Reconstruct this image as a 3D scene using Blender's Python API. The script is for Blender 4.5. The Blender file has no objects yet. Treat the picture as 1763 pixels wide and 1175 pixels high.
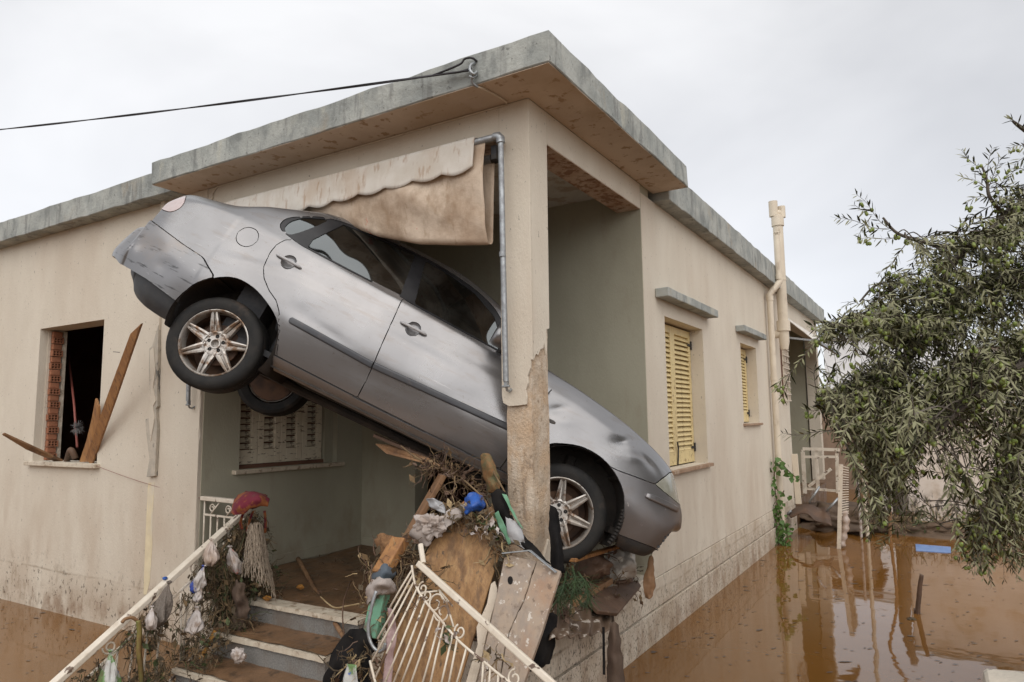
import bpy, bmesh, math, random
import numpy as np
from mathutils import Vector, Matrix, noise

random.seed(7)
rng = np.random.default_rng(7)
scn = bpy.context.scene
COL = scn.collection
PI = math.pi

# ------------------------------------------------------------------ camera
# world axes: x along the front wall (right +), y along the side wall (away +), z up from the water
FPX = 1204.47
CAMP = Vector((2.0833, -3.6810, 1.80))
AX = np.array([[0.8551, -0.0680, -0.5139], [0.5184, 0.0889, 0.8505], [-0.0121, -0.9937, 0.1114]])
_u, _s, _v = np.linalg.svd(AX)
AX = _u @ _v
cam_d = bpy.data.cameras.new('camera')
cam = bpy.data.objects.new('camera', cam_d)
COL.objects.link(cam)
cam.matrix_world = Matrix(((AX[0][0], -AX[0][1], -AX[0][2], CAMP.x), (AX[1][0], -AX[1][1], -AX[1][2], CAMP.y),
                           (AX[2][0], -AX[2][1], -AX[2][2], CAMP.z), (0, 0, 0, 1)))
cam_d.sensor_width = 36.0
cam_d.lens = FPX / 1763 * 36.0
cam_d.clip_end = 2000
cam_d.clip_start = 0.05
scn.camera = cam

# ------------------------------------------------------------------ sky, sun, exposure
SKY_OFF = (12.33, 6.39, 20.7)
SUN_EL, SUN_AZ = math.radians(48), math.radians(146)
world = bpy.data.worlds.new('World')
scn.world = world
world.use_nodes = True
wn, wl = world.node_tree.nodes, world.node_tree.links
wn.clear()
w_out = wn.new('ShaderNodeOutputWorld')
sky = wn.new('ShaderNodeTexSky')
sky.sky_type = 'NISHITA'
sky.sun_disc = False
sky.sun_elevation = SUN_EL
sky.sun_rotation = SUN_AZ
bg1 = wn.new('ShaderNodeBackground')
bg1.inputs['Strength'].default_value = 0.03
sky.air_density = 0.6
sky.dust_density = 2.0
sky.ozone_density = 0.6
wl.new(sky.outputs[0], bg1.inputs['Color'])
tc = wn.new('ShaderNodeTexCoord')
mp = wn.new('ShaderNodeMapping')
mp.inputs['Scale'].default_value = (1.0, 1.0, 2.0)
mp.inputs['Location'].default_value = SKY_OFF
wl.new(tc.outputs['Generated'], mp.inputs['Vector'])
nz = wn.new('ShaderNodeTexNoise')
nz.inputs['Scale'].default_value = 1.25
nz.inputs['Detail'].default_value = 5
nz.inputs['Roughness'].default_value = 0.5
nz.inputs['Distortion'].default_value = 0.5
wl.new(mp.outputs[0], nz.inputs['Vector'])
cr = wn.new('ShaderNodeValToRGB')
cr.color_ramp.elements[0].position = 0.33
cr.color_ramp.elements[0].color = (0.66, 0.655, 0.65, 1)
cr.color_ramp.elements[1].position = 0.66
cr.color_ramp.elements[1].color = (0.99, 0.98, 0.965, 1)
wl.new(nz.outputs[0], cr.inputs['Fac'])
bg2 = wn.new('ShaderNodeBackground')
bg2.inputs['Strength'].default_value = 0.70
wl.new(cr.outputs[0], bg2.inputs['Color'])
w_add = wn.new('ShaderNodeAddShader')
wl.new(bg1.outputs[0], w_add.inputs[0])
wl.new(bg2.outputs[0], w_add.inputs[1])
wl.new(w_add.outputs[0], w_out.inputs['Surface'])

sun_d = bpy.data.lights.new('sun', 'SUN')
sun_d.energy = 1.5
sun_d.angle = math.radians(90)
sun_d.color = (1.0, 0.97, 0.92)
sun = bpy.data.objects.new('sun', sun_d)
COL.objects.link(sun)
# nishita sun_rotation is measured clockwise from +y
_sd = Vector((math.sin(SUN_AZ) * math.cos(SUN_EL), math.cos(SUN_AZ) * math.cos(SUN_EL), math.sin(SUN_EL)))
sun.rotation_euler = _sd.to_track_quat('Z', 'Y').to_euler()
sun.location = _sd * 40
scn.view_settings.view_transform = 'Standard'
scn.view_settings.look = 'None'
scn.view_settings.exposure = 0.42
scn.view_settings.gamma = 1.0
scn.view_settings.use_curve_mapping = False

# ------------------------------------------------------------------ measuring helpers
_C = np.array(CAMP)


def ray(px, py):
    return AX @ np.array([px - 881.5, py - 587.5, FPX])


def on(ax, px, py, v):
    r = ray(px, py)
    return Vector(_C + (v - _C[ax]) / r[ax] * r)


def ox(px, py, v=0.0): return on(0, px, py, v)
def oy(px, py, v=0.0): return on(1, px, py, v)
def oz(px, py, v=0.0): return on(2, px, py, v)
def at(px, py, d): return Vector(_C + ray(px, py) / FPX * d)


class Plane:
    def __init__(self, a, b, c):
        self.o = Vector(a)
        self.n = (Vector(b) - self.o).cross(Vector(c) - self.o).normalized()
        if self.n.dot(CAMP - self.o) < 0: self.n = -self.n

    def __call__(self, px, py, lift=0.0):
        r = Vector(ray(px, py))
        o = self.o + self.n * lift
        return CAMP + r * ((o - CAMP).dot(self.n) / r.dot(self.n))


# ------------------------------------------------------------------ objects
def tag(o, label, cat, group=None, kind=None):
    o['label'] = label
    o['category'] = cat
    if group: o['group'] = group
    if kind: o['kind'] = kind
    return o


def thing(name, label, cat, loc=(0, 0, 0), group=None):
    o = bpy.data.objects.new(name, None)
    o.empty_display_size = 0.1
    COL.objects.link(o)
    o.location = loc
    return tag(o, label, cat, group)


class MB:
    """collects shapes, links them as ONE mesh object"""
    def __init__(self):
        self.v, self.f, self.m = [], [], []
        self.mi = 0

    def add(self, vs, fs):
        b = len(self.v)
        self.v += [tuple(p) for p in vs]
        self.f += [tuple(i + b for i in f) for f in fs]
        self.m += [self.mi] * len(fs)
        return self

    def box(self, a, b):
        x0, y0, z0 = a
        x1, y1, z1 = b
        x0, x1 = min(x0, x1), max(x0, x1)
        y0, y1 = min(y0, y1), max(y0, y1)
        z0, z1 = min(z0, z1), max(z0, z1)
        return self.add([(x0, y0, z0), (x1, y0, z0), (x1, y1, z0), (x0, y1, z0), (x0, y0, z1), (x1, y0, z1), (x1, y1, z1), (x0, y1, z1)],
                        [(0, 3, 2, 1), (4, 5, 6, 7), (0, 1, 5, 4), (1, 2, 6, 5), (2, 3, 7, 6), (3, 0, 4, 7)])

    def obox(self, c, u, v, w):
        """oriented box, half axes u v w"""
        c, u, v, w = map(Vector, (c, u, v, w))
        P = [c + a * u + b * v + d * w for d in (-1, 1) for a, b in ((-1, -1), (1, -1), (1, 1), (-1, 1))]
        f = [(0, 3, 2, 1), (4, 5, 6, 7), (0, 1, 5, 4), (1, 2, 6, 5), (2, 3, 7, 6), (3, 0, 4, 7)]
        if u.cross(v).dot(w) < 0: f = [tuple(reversed(q)) for q in f]
        return self.add(P, f)

    def bar(self, a, b, w, t, up=(0, 0, 1)):
        a, b = Vector(a), Vector(b)
        d = b - a
        s = d.cross(Vector(up))
        if s.length < 1e-5: s = d.cross(Vector((1, 0, 0)))
        s.normalize()
        n = s.cross(d).normalized()
        return self.obox((a + b) / 2, d / 2, s * w / 2, n * t / 2)

    def tube(self, pts, r, n=8, caps=True):
        pts = [Vector(p) for p in pts]
        N = len(pts)
        rs = r if isinstance(r, (list, tuple, np.ndarray)) else [r] * N
        T = []
        for i in range(N):
            t = pts[min(i + 1, N - 1)] - pts[max(i - 1, 0)]
            T.append(t.normalized() if t.length > 1e-9 else Vector((0, 0, 1)))
        nrm = T[0].orthogonal().normalized()
        vs, fs = [], []
        for i in range(N):
            nrm = (nrm - T[i] * nrm.dot(T[i]))
            nrm = nrm.normalized() if nrm.length > 1e-6 else T[i].orthogonal().normalized()
            bi = T[i].cross(nrm)
            for k in range(n):
                a = 2 * PI * k / n
                vs.append(pts[i] + (nrm * math.cos(a) + bi * math.sin(a)) * rs[i])
        for i in range(N - 1):
            for k in range(n):
                k2 = (k + 1) % n
                fs.append((i * n + k, i * n + k2, (i + 1) * n + k2, (i + 1) * n + k))
        if caps:
            fs.append(tuple(range(n - 1, -1, -1)))
            fs.append(tuple((N - 1) * n + k for k in range(n)))
        return self.add(vs, fs)

    def prism(self, poly, d):
        """closed 3-D polygon pushed along vector d"""
        d = Vector(d)
        P = [Vector(p) for p in poly]
        n = len(P)
        nn = Vector((0, 0, 0))
        for i in range(n): nn += P[i].cross(P[(i + 1) % n])
        if nn.dot(d) > 0: P.reverse()
        return self.add(P + [p + d for p in P], [tuple(range(n)), tuple(range(2 * n - 1, n - 1, -1))] +
                        [(i, n + i, n + (i + 1) % n, (i + 1) % n) for i in range(n)])

    def lathe(self, prof, origin, axis, n=32, close=False):
        """prof: list of (radius, along)"""
        o, a = Vector(origin), Vector(axis).normalized()
        u = a.orthogonal().normalized()
        w = a.cross(u)
        vs, fs = [], []
        for r, h in prof:
            for k in range(n):
                t = 2 * PI * k / n
                vs.append(o + a * h + (u * math.cos(t) + w * math.sin(t)) * r)
        m = len(prof)
        for i in range(m if close else m - 1):
            j = (i + 1) % m
            for k in range(n):
                k2 = (k + 1) % n
                fs.append((i * n + k, i * n + k2, j * n + k2, j * n + k))
        return self.add(vs, fs)

    def grid(self, rows):
        nr, nc = len(rows), len(rows[0])
        return self.add([p for r in rows for p in r],
                        [(i * nc + j, i * nc + j + 1, (i + 1) * nc + j + 1, (i + 1) * nc + j) for i in range(nr - 1) for j in range(nc - 1)])

    def build(self, name, mats, parent=None, smooth=False, bevel=0, seg=2, solid=0, sub=0, local=False, origin=None, angle=40):
        if not isinstance(mats, (list, tuple)): mats = [mats]
        off = Vector((0, 0, 0))
        if parent is not None and not local:
            q = parent
            while q is not None:
                off += q.location
                q = q.parent
        loc = Vector((0, 0, 0))
        if origin is not None: loc = Vector(origin) - off
        sh = off + loc
        me = bpy.data.meshes.new(name)
        vv = [(p[0] - sh.x, p[1] - sh.y, p[2] - sh.z) for p in self.v]
        me.from_pydata(vv, [], self.f)
        for m in mats: me.materials.append(m)
        if len(mats) > 1: me.polygons.foreach_set('material_index', self.m)
        me.validate()
        if smooth:
            me.polygons.foreach_set('use_smooth', [True] * len(me.polygons))
            if smooth == 'auto': me.set_sharp_from_angle(angle=math.radians(angle))
        me.update()
        o = bpy.data.objects.new(name, me)
        COL.objects.link(o)
        o.parent = parent
        o.location = loc
        if solid:
            s = o.modifiers.new('solid', 'SOLIDIFY'); s.thickness = solid; s.offset = 0
        if bevel:
            b = o.modifiers.new('bevel', 'BEVEL'); b.width = bevel; b.segments = seg; b.limit_method = 'ANGLE'
            b.angle_limit = math.radians(35)
        if sub:
            s = o.modifiers.new('sub', 'SUBSURF'); s.levels = sub; s.render_levels = sub
        return o


def fbm(p, s=1.0, o=3):
    p = Vector(p) * s
    a, t = 1.0, 0.0
    for _ in range(o):
        t += a * noise.noise(p)
        p = p * 2.03 + Vector((7.1, 3.3, 1.7))
        a *= 0.5
    return t


def curve(pts, n=8):
    """smooth polyline through points"""
    P = [Vector(p) for p in pts]
    out = []
    for i in range(len(P) - 1):
        p0, p1, p2, p3 = P[max(i - 1, 0)], P[i], P[i + 1], P[min(i + 2, len(P) - 1)]
        for k in range(n):
            t = k / n
            out.append(0.5 * ((2 * p1) + (p2 - p0) * t + (2 * p0 - 5 * p1 + 4 * p2 - p3) * t * t + (3 * p1 - p0 - 3 * p2 + p3) * t ** 3))
    out.append(P[-1])
    return out


def copy_thing(root, loc=None, label=None, rot=None):
    c = root.copy(); COL.objects.link(c)
    if loc is not None: c.location = loc
    if rot is not None: c.rotation_euler = rot
    if label: c['label'] = label
    for ch in [q for q in bpy.data.objects if q.parent == root]:
        d = ch.copy(); COL.objects.link(d); d.parent = c
        for g in [q for q in bpy.data.objects if q.parent == ch]:
            e = g.copy(); COL.objects.link(e); e.parent = d
    return c


# ------------------------------------------------------------------ materials
def rgb(c): return (c[0], c[1], c[2], 1)


def material(name, c1, c2=None, scale=4, rough=0.8, rough2=None, metal=0.0, bump=0.0, bscale=60, stretch=(1, 1, 1), bdetail=4,
             layers=(), ior=1.5, coat=0.0, trans=0.0, spec=0.5, band=(0.35, 0.65), bump2=0.0, b2scale=6, emit=None):
    """two-tone noise base plus layers (color, scale, lo, hi, stretch, zrange or None, amount)"""
    m = bpy.data.materials.new(name)
    m.use_nodes = True
    N, L = m.node_tree.nodes, m.node_tree.links
    b = N['Principled BSDF']
    b.inputs['Roughness'].default_value = rough
    b.inputs['Metallic'].default_value = metal
    b.inputs['IOR'].default_value = ior
    b.inputs['Coat Weight'].default_value = coat
    b.inputs['Coat Roughness'].default_value = 0.12
    b.inputs['Transmission Weight'].default_value = trans
    b.inputs['Specular IOR Level'].default_value = spec
    t = N.new('ShaderNodeTexCoord')
    mpn = N.new('ShaderNodeMapping')
    mpn.inputs['Scale'].default_value = stretch
    L.new(t.outputs['Object'], mpn.inputs['Vector'])

    def nse(sc, det=5, vec=None, rg=0.6, dist=0.0):
        n = N.new('ShaderNodeTexNoise')
        n.inputs['Scale'].default_value = sc
        n.inputs['Detail'].default_value = det
        n.inputs['Roughness'].default_value = rg
        n.inputs['Distortion'].default_value = dist
        L.new(vec if vec is not None else mpn.outputs[0], n.inputs['Vector'])
        return n.outputs[0]

    def ramp(val, lo, hi):
        r = N.new('ShaderNodeMapRange')
        r.interpolation_type = 'SMOOTHSTEP'
        r.inputs['From Min'].default_value = lo
        r.inputs['From Max'].default_value = hi
        L.new(val, r.inputs['Value'])
        return r.outputs[0]

    def mixc(fac, a, bcol):
        x = N.new('ShaderNodeMix'); x.data_type = 'RGBA'
        L.new(fac, x.inputs['Factor'])
        if isinstance(a, tuple): x.inputs['A'].default_value = rgb(a)
        else: L.new(a, x.inputs['A'])
        x.inputs['B'].default_value = rgb(bcol)
        return x.outputs['Result']

    def mul(a, bb):
        x = N.new('ShaderNodeMath'); x.operation = 'MULTIPLY'
        L.new(a, x.inputs[0])
        if isinstance(bb, float): x.inputs[1].default_value = bb
        else: L.new(bb, x.inputs[1])
        return x.outputs[0]
    f0 = ramp(nse(scale), *band)
    col = mixc(f0, tuple(c1), c2 if c2 is not None else c1)
    geo = None
    for ly in layers:
        lc, sc, lo, hi, st, zr, amt = ly
        mm = N.new('ShaderNodeMapping')
        mm.inputs['Scale'].default_value = st
        mm.inputs['Location'].default_value = (sc * .37, sc * .11, sc * .23)
        L.new(t.outputs['Object'], mm.inputs['Vector'])
        v = nse(sc, 6, mm.outputs[0], 0.62)
        fac = ramp(v, lo, hi)
        if zr is not None:
            if geo is None:
                geo = N.new('ShaderNodeNewGeometry')
                sx = N.new('ShaderNodeSeparateXYZ')
                L.new(geo.outputs['Position'], sx.inputs[0])
            ad = N.new('ShaderNodeMath'); ad.operation = 'MULTIPLY_ADD'
            big = nse(zr[2] if len(zr) > 2 else 2.5, 4, t.outputs['Object'])
            L.new(big, ad.inputs[0]); ad.inputs[1].default_value = -(zr[3] if len(zr) > 3 else 0.3)
            L.new(sx.outputs['Z'], ad.inputs[2])
            fac = mul(fac, ramp(ad.outputs[0], zr[1], zr[0]))
            if len(zr) > 4: fac = mul(fac, ramp(ad.outputs[0], zr[4], zr[0]))
        fac = mul(fac, float(amt))
        col = mixc(fac, col, lc)
    L.new(col, b.inputs['Base Color'])
    if rough2 is not None:
        rr = N.new('ShaderNodeMapRange')
        rr.inputs['To Min'].default_value = rough; rr.inputs['To Max'].default_value = rough2
        L.new(f0, rr.inputs['Value']); L.new(rr.outputs[0], b.inputs['Roughness'])
    nrm = None
    if bump:
        bp = N.new('ShaderNodeBump')
        bp.inputs['Strength'].default_value = bump
        bp.inputs['Distance'].default_value = 0.01
        L.new(nse(bscale, bdetail, None, 0.65), bp.inputs['Height'])
        nrm = bp.outputs[0]
    if bump2:
        bp = N.new('ShaderNodeBump')
        bp.inputs['Strength'].default_value = bump2
        bp.inputs['Distance'].default_value = 0.03
        L.new(nse(b2scale, 3), bp.inputs['Height'])
        if nrm is not None: L.new(nrm, bp.inputs['Normal'])
        nrm = bp.outputs[0]
    if nrm is not None: L.new(nrm, b.inputs['Normal'])
    m['bsdf'] = b.name
    return m


MUD = (0.20, 0.105, 0.05)
DARK = (0.055, 0.045, 0.035)
CREAM, CREAM2 = (0.66, 0.598, 0.50), (0.615, 0.55, 0.455)
wall_layers = (
    ((0.25, 0.19, 0.13), 5, 0.35, 0.6, (1, 1, 1), (0.335, 0.352, 0.8, .10, 0.318), 0.55),
    ((0.40, 0.32, 0.24), 2, 0.40, 0.65, (1, 1, 1), (0.30, 0.36, 0.8, .10), 0.35),
    ((0.46, 0.39, 0.31), 2.6, 0.58, 0.76, (4, 4, .3), None, 0.12),
    ((0.50, 0.395, 0.30), 1.1, 0.45, 0.75, (1, 1, .35), None, 0.4),
    ((0.46, 0.36, 0.27), 2.2, 0.38, 0.7, (1.2, 1.2, .4), (0.6, 1.35, 2.0, .5), 0.45),
    ((0.33, 0.26, 0.19), 10, 0.52, 0.64, (1, 1, .6), (0.12, 0.5, 3, .45), 0.4),
    ((0.09, 0.075, 0.06), 26, 0.60, 0.64, (1, 1, .8), (0.10, 0.40, 1.3, .35), 0.75),
    ((0.07, 0.055, 0.045), 45, 0.655, 0.69, (1, 1, .6), None, 0.6),
    (MUD, 4, 0.42, 0.62, (1, 1, .5), (-.08, 0.16, 3, .3), 0.6),
)
M = {}
M['wall'] = material('cream_stucco', CREAM, CREAM2, 2.2, 0.92, bump=0.45, bscale=85, stretch=(1, 1, .45), bump2=.25, b2scale=5, layers=wall_layers, spec=.2)
M['plinth'] = material('mud_specked_plinth', CREAM, CREAM2, 2.2, 0.92, bump=0.45, bscale=85, stretch=(1, 1, .45), bump2=.25, b2scale=5, spec=.2, layers=wall_layers + (
    ((0.40, 0.31, 0.22), 2.4, 0.42, 0.66, (1, 1, .8), None, 0.6), ((0.08, 0.065, 0.05), 70, 0.55, 0.62, (1, 1, .6), (0.12, 0.32, 1.1, .3), 0.8), ((0.13, 0.10, 0.075), 16, 0.58, 0.68, (1, 1, .5), None, 0.5)))
M['porch'] = material('green_grey_paint', (0.40, 0.38, 0.295), (0.36, 0.34, 0.26), 2.0, 0.85, bump=0.3, bscale=70, stretch=(1, 1, .4), spec=.25,
                      layers=(((0.30, 0.26, 0.19), 6, 0.54, 0.72, (1, 1, .35), None, .4), ((0.24, 0.19, 0.13), 4, 0.40, 0.7, (1, 1, .7), (0.5, 0.9, 3, .4), .45)))
M['ceiling'] = material('ceiling_paint', (0.62, 0.60, 0.55), (0.52, 0.50, 0.45), 3, 0.9, bump=.2, layers=(((0.30, 0.18, 0.09), 6, 0.50, 0.62, (1, 1, 1), None, .5),))
M['soffit'] = material('soffit_paint', (0.60, 0.50, 0.40), (0.52, 0.42, 0.33), 2.0, 0.9, bump=.25,
                       layers=(((0.29, 0.175, 0.085), 11, 0.56, 0.64, (1, 1, 1), None, .75), ((0.44, 0.33, 0.22), 2.0, 0.5, 0.7, (1, 1, 1), None, .5)))
M['beam_under'] = material('mud_splashed_soffit', (0.58, 0.46, 0.36), (0.45, 0.30, 0.21), 5, 0.9, bump=.3,
                           layers=(((0.22, 0.10, 0.05), 14, 0.46, 0.6, (1, 1, 1), None, .8),))
M['fascia'] = material('grey_concrete', (0.285, 0.30, 0.285), (0.41, 0.42, 0.39), 3.2, 0.9, bump=.5, bscale=45, spec=.2, bump2=.3, b2scale=9,
                       layers=(((0.17, 0.18, 0.175), 7, 0.52, 0.68, (1, 1, .5), None, .6), ((0.46, 0.45, 0.38), 5, 0.58, 0.7, (1, 1, .4), None, .6),
                               ((0.10, 0.10, 0.095), 30, 0.62, 0.68, (1, 1, 1), None, .6), ((0.15, 0.15, 0.145), 5, 0.54, 0.66, (2.2, 2.2, .25), None, .55), ((0.36, 0.27, 0.17), 2.2, 0.6, 0.72, (1, 1, .6), None, .4)))
M['raw'] = material('raw_concrete', (0.52, 0.385, 0.265), (0.47, 0.385, 0.295), 6, 0.95, bump=.9, bscale=60, stretch=(1, 1, .9), spec=.15, bump2=.4, b2scale=14,
                    layers=(((0.60, 0.51, 0.41), 9, 0.46, 0.62, (1, 1, .7), None, .8), ((0.40, 0.25, 0.14), 12, 0.55, 0.68, (1, 1, .4), None, .6), ((0.22, 0.16, 0.11), 34, 0.6, 0.66, (1, 1, .7), None, .6),
                            ((0.30, 0.25, 0.2), 12, 0.60, 0.68, (1, 1, .4), None, .7)))
M['step_grey'] = material('grey_terrazzo', (0.24, 0.232, 0.215), (0.165, 0.16, 0.15), 90, 0.8, bump=.15, bscale=120,
                          layers=(((0.14, 0.10, 0.07), 5, 0.45, 0.65, (1, 1, .5), None, .6),))
M['sill_brown'] = material('muddy_brown_sill', (0.36, 0.24, 0.16), (0.27, 0.165, 0.10), 14, 0.7, layers=(((0.5, 0.42, 0.32), 10, .55, .66, (1, 1, 1), None, .6),))
M['marble'] = material('cream_marble', (0.62, 0.55, 0.44), (0.52, 0.44, 0.34), 12, 0.5, layers=(((0.20, 0.12, 0.06), 16, 0.52, 0.66, (1, 1, 1), None, .75),))
M['mud'] = material('wet_mud', (0.125, 0.07, 0.036), (0.185, 0.105, 0.055), 3.5, 0.28, rough2=.55, bump=.5, bscale=22, bump2=.6, b2scale=5,
                    layers=(((0.05, 0.033, 0.02), 9, 0.52, 0.66, (1, 1, 1), None, .7),))
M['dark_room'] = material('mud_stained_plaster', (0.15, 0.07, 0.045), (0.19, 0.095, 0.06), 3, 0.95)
M['brick'] = material('hollow_clay_brick', (0.36, 0.155, 0.085), (0.29, 0.12, 0.065), 18, 0.95, bump=.4, bscale=60)
M['mortar'] = material('mortar', (0.50, 0.44, 0.36), (0.40, 0.34, 0.27), 20, 0.95, bump=.6, bscale=40)
M['yellow'] = material('yellow_shutter_paint', (0.70, 0.565, 0.29), (0.64, 0.51, 0.26), 5, 0.6, bump=.08, bscale=60,
                       layers=(((0.22, 0.13, 0.06), 22, 0.56, 0.66, (1, 1, 1), (1.7, 2.4, 4, .5), .8), ((0.50, 0.38, 0.2), 4, 0.5, 0.7, (1, 1, 1), None, .5)))
M['old_shutter'] = material('pale_shutter_paint', (0.72, 0.65, 0.51), (0.66, 0.58, 0.45), 6, 0.65, bump=.1,
                            layers=(((0.10, 0.06, 0.035), 26, 0.56, 0.64, (.4, .4, 1.6), None, .85),))
M['black_iron'] = material('black_iron', (0.03, 0.03, 0.033), (0.05, 0.045, 0.04), 20, 0.6, metal=.3)
M['pvc'] = material('cream_pvc', (0.66, 0.58, 0.46), (0.60, 0.52, 0.41), 5, 0.5, layers=(((0.30, 0.22, 0.14), 9, 0.56, 0.7, (1, 1, .4), None, .5),))
M['galv'] = material('galvanised_steel', (0.40, 0.42, 0.43), (0.30, 0.31, 0.32), 30, 0.45, rough2=.6, metal=.8)
M['canvas'] = material('dirty_canvas', (0.64, 0.60, 0.54), (0.58, 0.53, 0.46), 6, 0.9, bump=.25, bscale=160,
                       layers=(((0.46, 0.34, 0.24), 5, 0.48, 0.7, (1, 1, .3), None, .55), ((0.34, 0.20, 0.11), 22, 0.55, 0.66, (1, 1, .25), None, .5)))
M['canvas_brown'] = material('stained_canvas', (0.62, 0.51, 0.40), (0.46, 0.345, 0.25), 2.6, 0.9, bump=.3, bscale=160, bump2=.45, b2scale=7,
                             layers=(((0.24, 0.155, 0.09), 3.5, 0.46, 0.62, (1, 1, .6), None, .5), ((0.30, 0.2, 0.12), 14, 0.54, 0.66, (1, 1, .3), None, .5), ((0.55, 0.08, 0.05), 6, 0.66, 0.69, (1.6, 1.6, .6), None, .8)))
M['rail_paint'] = material('cream_railing_paint', (0.68, 0.61, 0.51), (0.60, 0.53, 0.43), 10, 0.5, bump=.1,
                           layers=(((0.10, 0.055, 0.035), 11, 0.60, 0.635, (1, 1, 1), None, .95), ((0.36, 0.25, 0.16), 6, 0.5, 0.7, (1, 1, 1), None, .5)))
M['cable'] = material('black_cable', (0.02, 0.02, 0.022), (0.03, 0.025, 0.03), 20, 0.6)
# ================================================================== HOUSE
house = thing('house', 'single storey cream stucco house with grey concrete roof edge and corner porch', 'house', (0, 0, 0))


def wall_piece(mb, ax, a0, a1, d0, d1, z0, z1, holes=()):
    """wall running along axis ax between a0 and a1, thickness d0..d1, holes (h0,h1,zb,zt)"""
    def bx(p0, p1, q0, q1):
        if p1 - p0 < 1e-4 or q1 - q0 < 1e-4: return
        if ax == 0: mb.box((p0, d0, q0), (p1, d1, q1))
        else: mb.box((d0, p0, q0), (d1, p1, q1))
    cur = a0
    for h0, h1, zb, zt in sorted(holes):
        bx(cur, h0, z0, z1)
        bx(h0, h1, z0, zb)
        bx(h0, h1, zt, z1)
        cur = h1
    bx(cur, a1, z0, z1)


SOF, RTOP = 3.82, 4.018
FL = 0.50
# left part of the front wall with the broken window
mb = MB()
wall_piece(mb, 0, -9.0, -3.86, 0.012, 0.25, -0.5, SOF, [(-5.963, -4.751, 1.432, 2.81)])
mb.build('wall', M['wall'], house)
mb = MB()
# pilaster strip up to the porch, its corner chipped
zs = np.linspace(-0.5, SOF, 60)
vs, n = [], len(zs)
for i, z in enumerate(zs):
    c = max(0, fbm((3.1, z * 5, 0), 1.0, 4)) * 0.055 if 0.9 < z < 2.9 else max(0, fbm((3.1, z * 3, 0), 1, 3)) * 0.012
    xr = -3.206
    vs += [(-3.86, 0.0, z), (xr - c, 0.0, z), (xr, 0.004 + c, z), (xr, 0.25, z), (-3.86, 0.25, z)]
fs = []
for i in range(n - 1):
    for k in range(5):
        k2 = (k + 1) % 5
        fs.append((i * 5 + k, i * 5 + k2, (i + 1) * 5 + k2, (i + 1) * 5 + k))
mb.add(vs, fs)
mb.build('wall', M['wall'], house)
# porch walls
mb = MB()
mb.box((-3.206, 0.035, FL - .3), (-3.2, 0.25, SOF))
wall_piece(mb, 1, 0.25, 1.943, -3.4, -3.2, FL - .3, SOF, [(0.40, 1.575, 1.39, 2.75)])
mb.build('porch_wall', M['porch'], house)
mb = MB()
wall_piece(mb, 0, -3.4, -0.003, 1.943, 2.15, FL - .3, SOF, [(-2.48, -1.62, FL - .1, 2.62)])
mb.build('porch_wall', M['porch'], house)
for a_, b_ in (((-3.2, 1.931, FL), (-2.49, 1.943, FL + .09)), ((-1.6, 1.931, FL), (-.01, 1.943, FL + .09)), ((-3.2, 0.26, FL), (-3.188, 1.93, FL + .09))):
    mb = MB(); mb.box(a_, b_); mb.build('skirting', M['porch'], house, bevel=.003)
# side wall
L1, L2 = 0.49, 0.245
mb = MB()
W1 = (2.469, 3.679, 1.327, 2.724)
W2 = (5.348, 6.235, 1.716, 2.731)
wall_piece(mb, 1, 1.951, 8.58, -0.22, 0.0, L1, 3.745, [W1, W2])
mb.build('wall', M['wall'], house)
mb = MB()
mb.box((-0.22, 0.0, L2 + .008), (0.004, 8.58, L1 - .008))
mb.box((-0.22, 0.0, -0.5), (0.016, 8.58, L2 - .004))
mb.box((-0.2, 0.02, L2 - .03), (-0.012, 8.56, L1 + .03))
mb.build('plinth', M['plinth'], house, bevel=.004)
# front base of the porch
mb = MB()
mb.box((-3.2, 0.0, -0.5), (-0.222, 0.2, 0.46))
mb.box((-3.19, 0.2, -0.5), (-0.23, 1.94, 0.45))
mb.build('porch_base', M['plinth'], house)
mb = MB()
rows = []
for i in range(26):
    r = []
    for j in range(44):
        x = -3.195 + 3.185 * j / 43
        y = -0.005 + 1.94 * i / 25
        r.append((x, y, 0.488 + 0.022 * max(0, 1 - abs(y - 1.95) / .5) + 0.012 * fbm((x, y, 0), 3.0, 4)))
    rows.append(r)
mb.grid(rows)
o = mb.build('porch_floor', M['mud'], house, smooth=True)
mb = MB(); mb.box((-3.195, 0.0, 0.455), (-0.004, 1.94, 0.472)); mb.build('floor_slab', M['mud'], house)
# dark rooms behind
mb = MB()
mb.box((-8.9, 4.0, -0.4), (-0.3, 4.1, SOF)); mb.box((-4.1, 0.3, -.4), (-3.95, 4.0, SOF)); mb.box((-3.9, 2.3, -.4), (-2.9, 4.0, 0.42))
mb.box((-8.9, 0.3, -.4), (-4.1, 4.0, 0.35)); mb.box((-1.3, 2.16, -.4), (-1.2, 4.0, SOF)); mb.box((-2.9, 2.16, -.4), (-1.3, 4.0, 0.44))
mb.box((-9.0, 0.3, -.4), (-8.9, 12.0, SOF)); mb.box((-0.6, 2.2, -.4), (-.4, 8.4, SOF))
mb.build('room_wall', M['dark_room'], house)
# outer back of the house
mb = MB()
mb.box((-9.0, 12.0, -0.5), (-1.41, 12.25, 3.745)); mb.box((-9.2, 0.012, -0.5), (-9.0, 12.25, 3.745))
mb.box((-1.4, 8.40, -0.5), (-0.22, 8.58, 3.745))
mb.build('wall', M['wall'], house)
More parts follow.
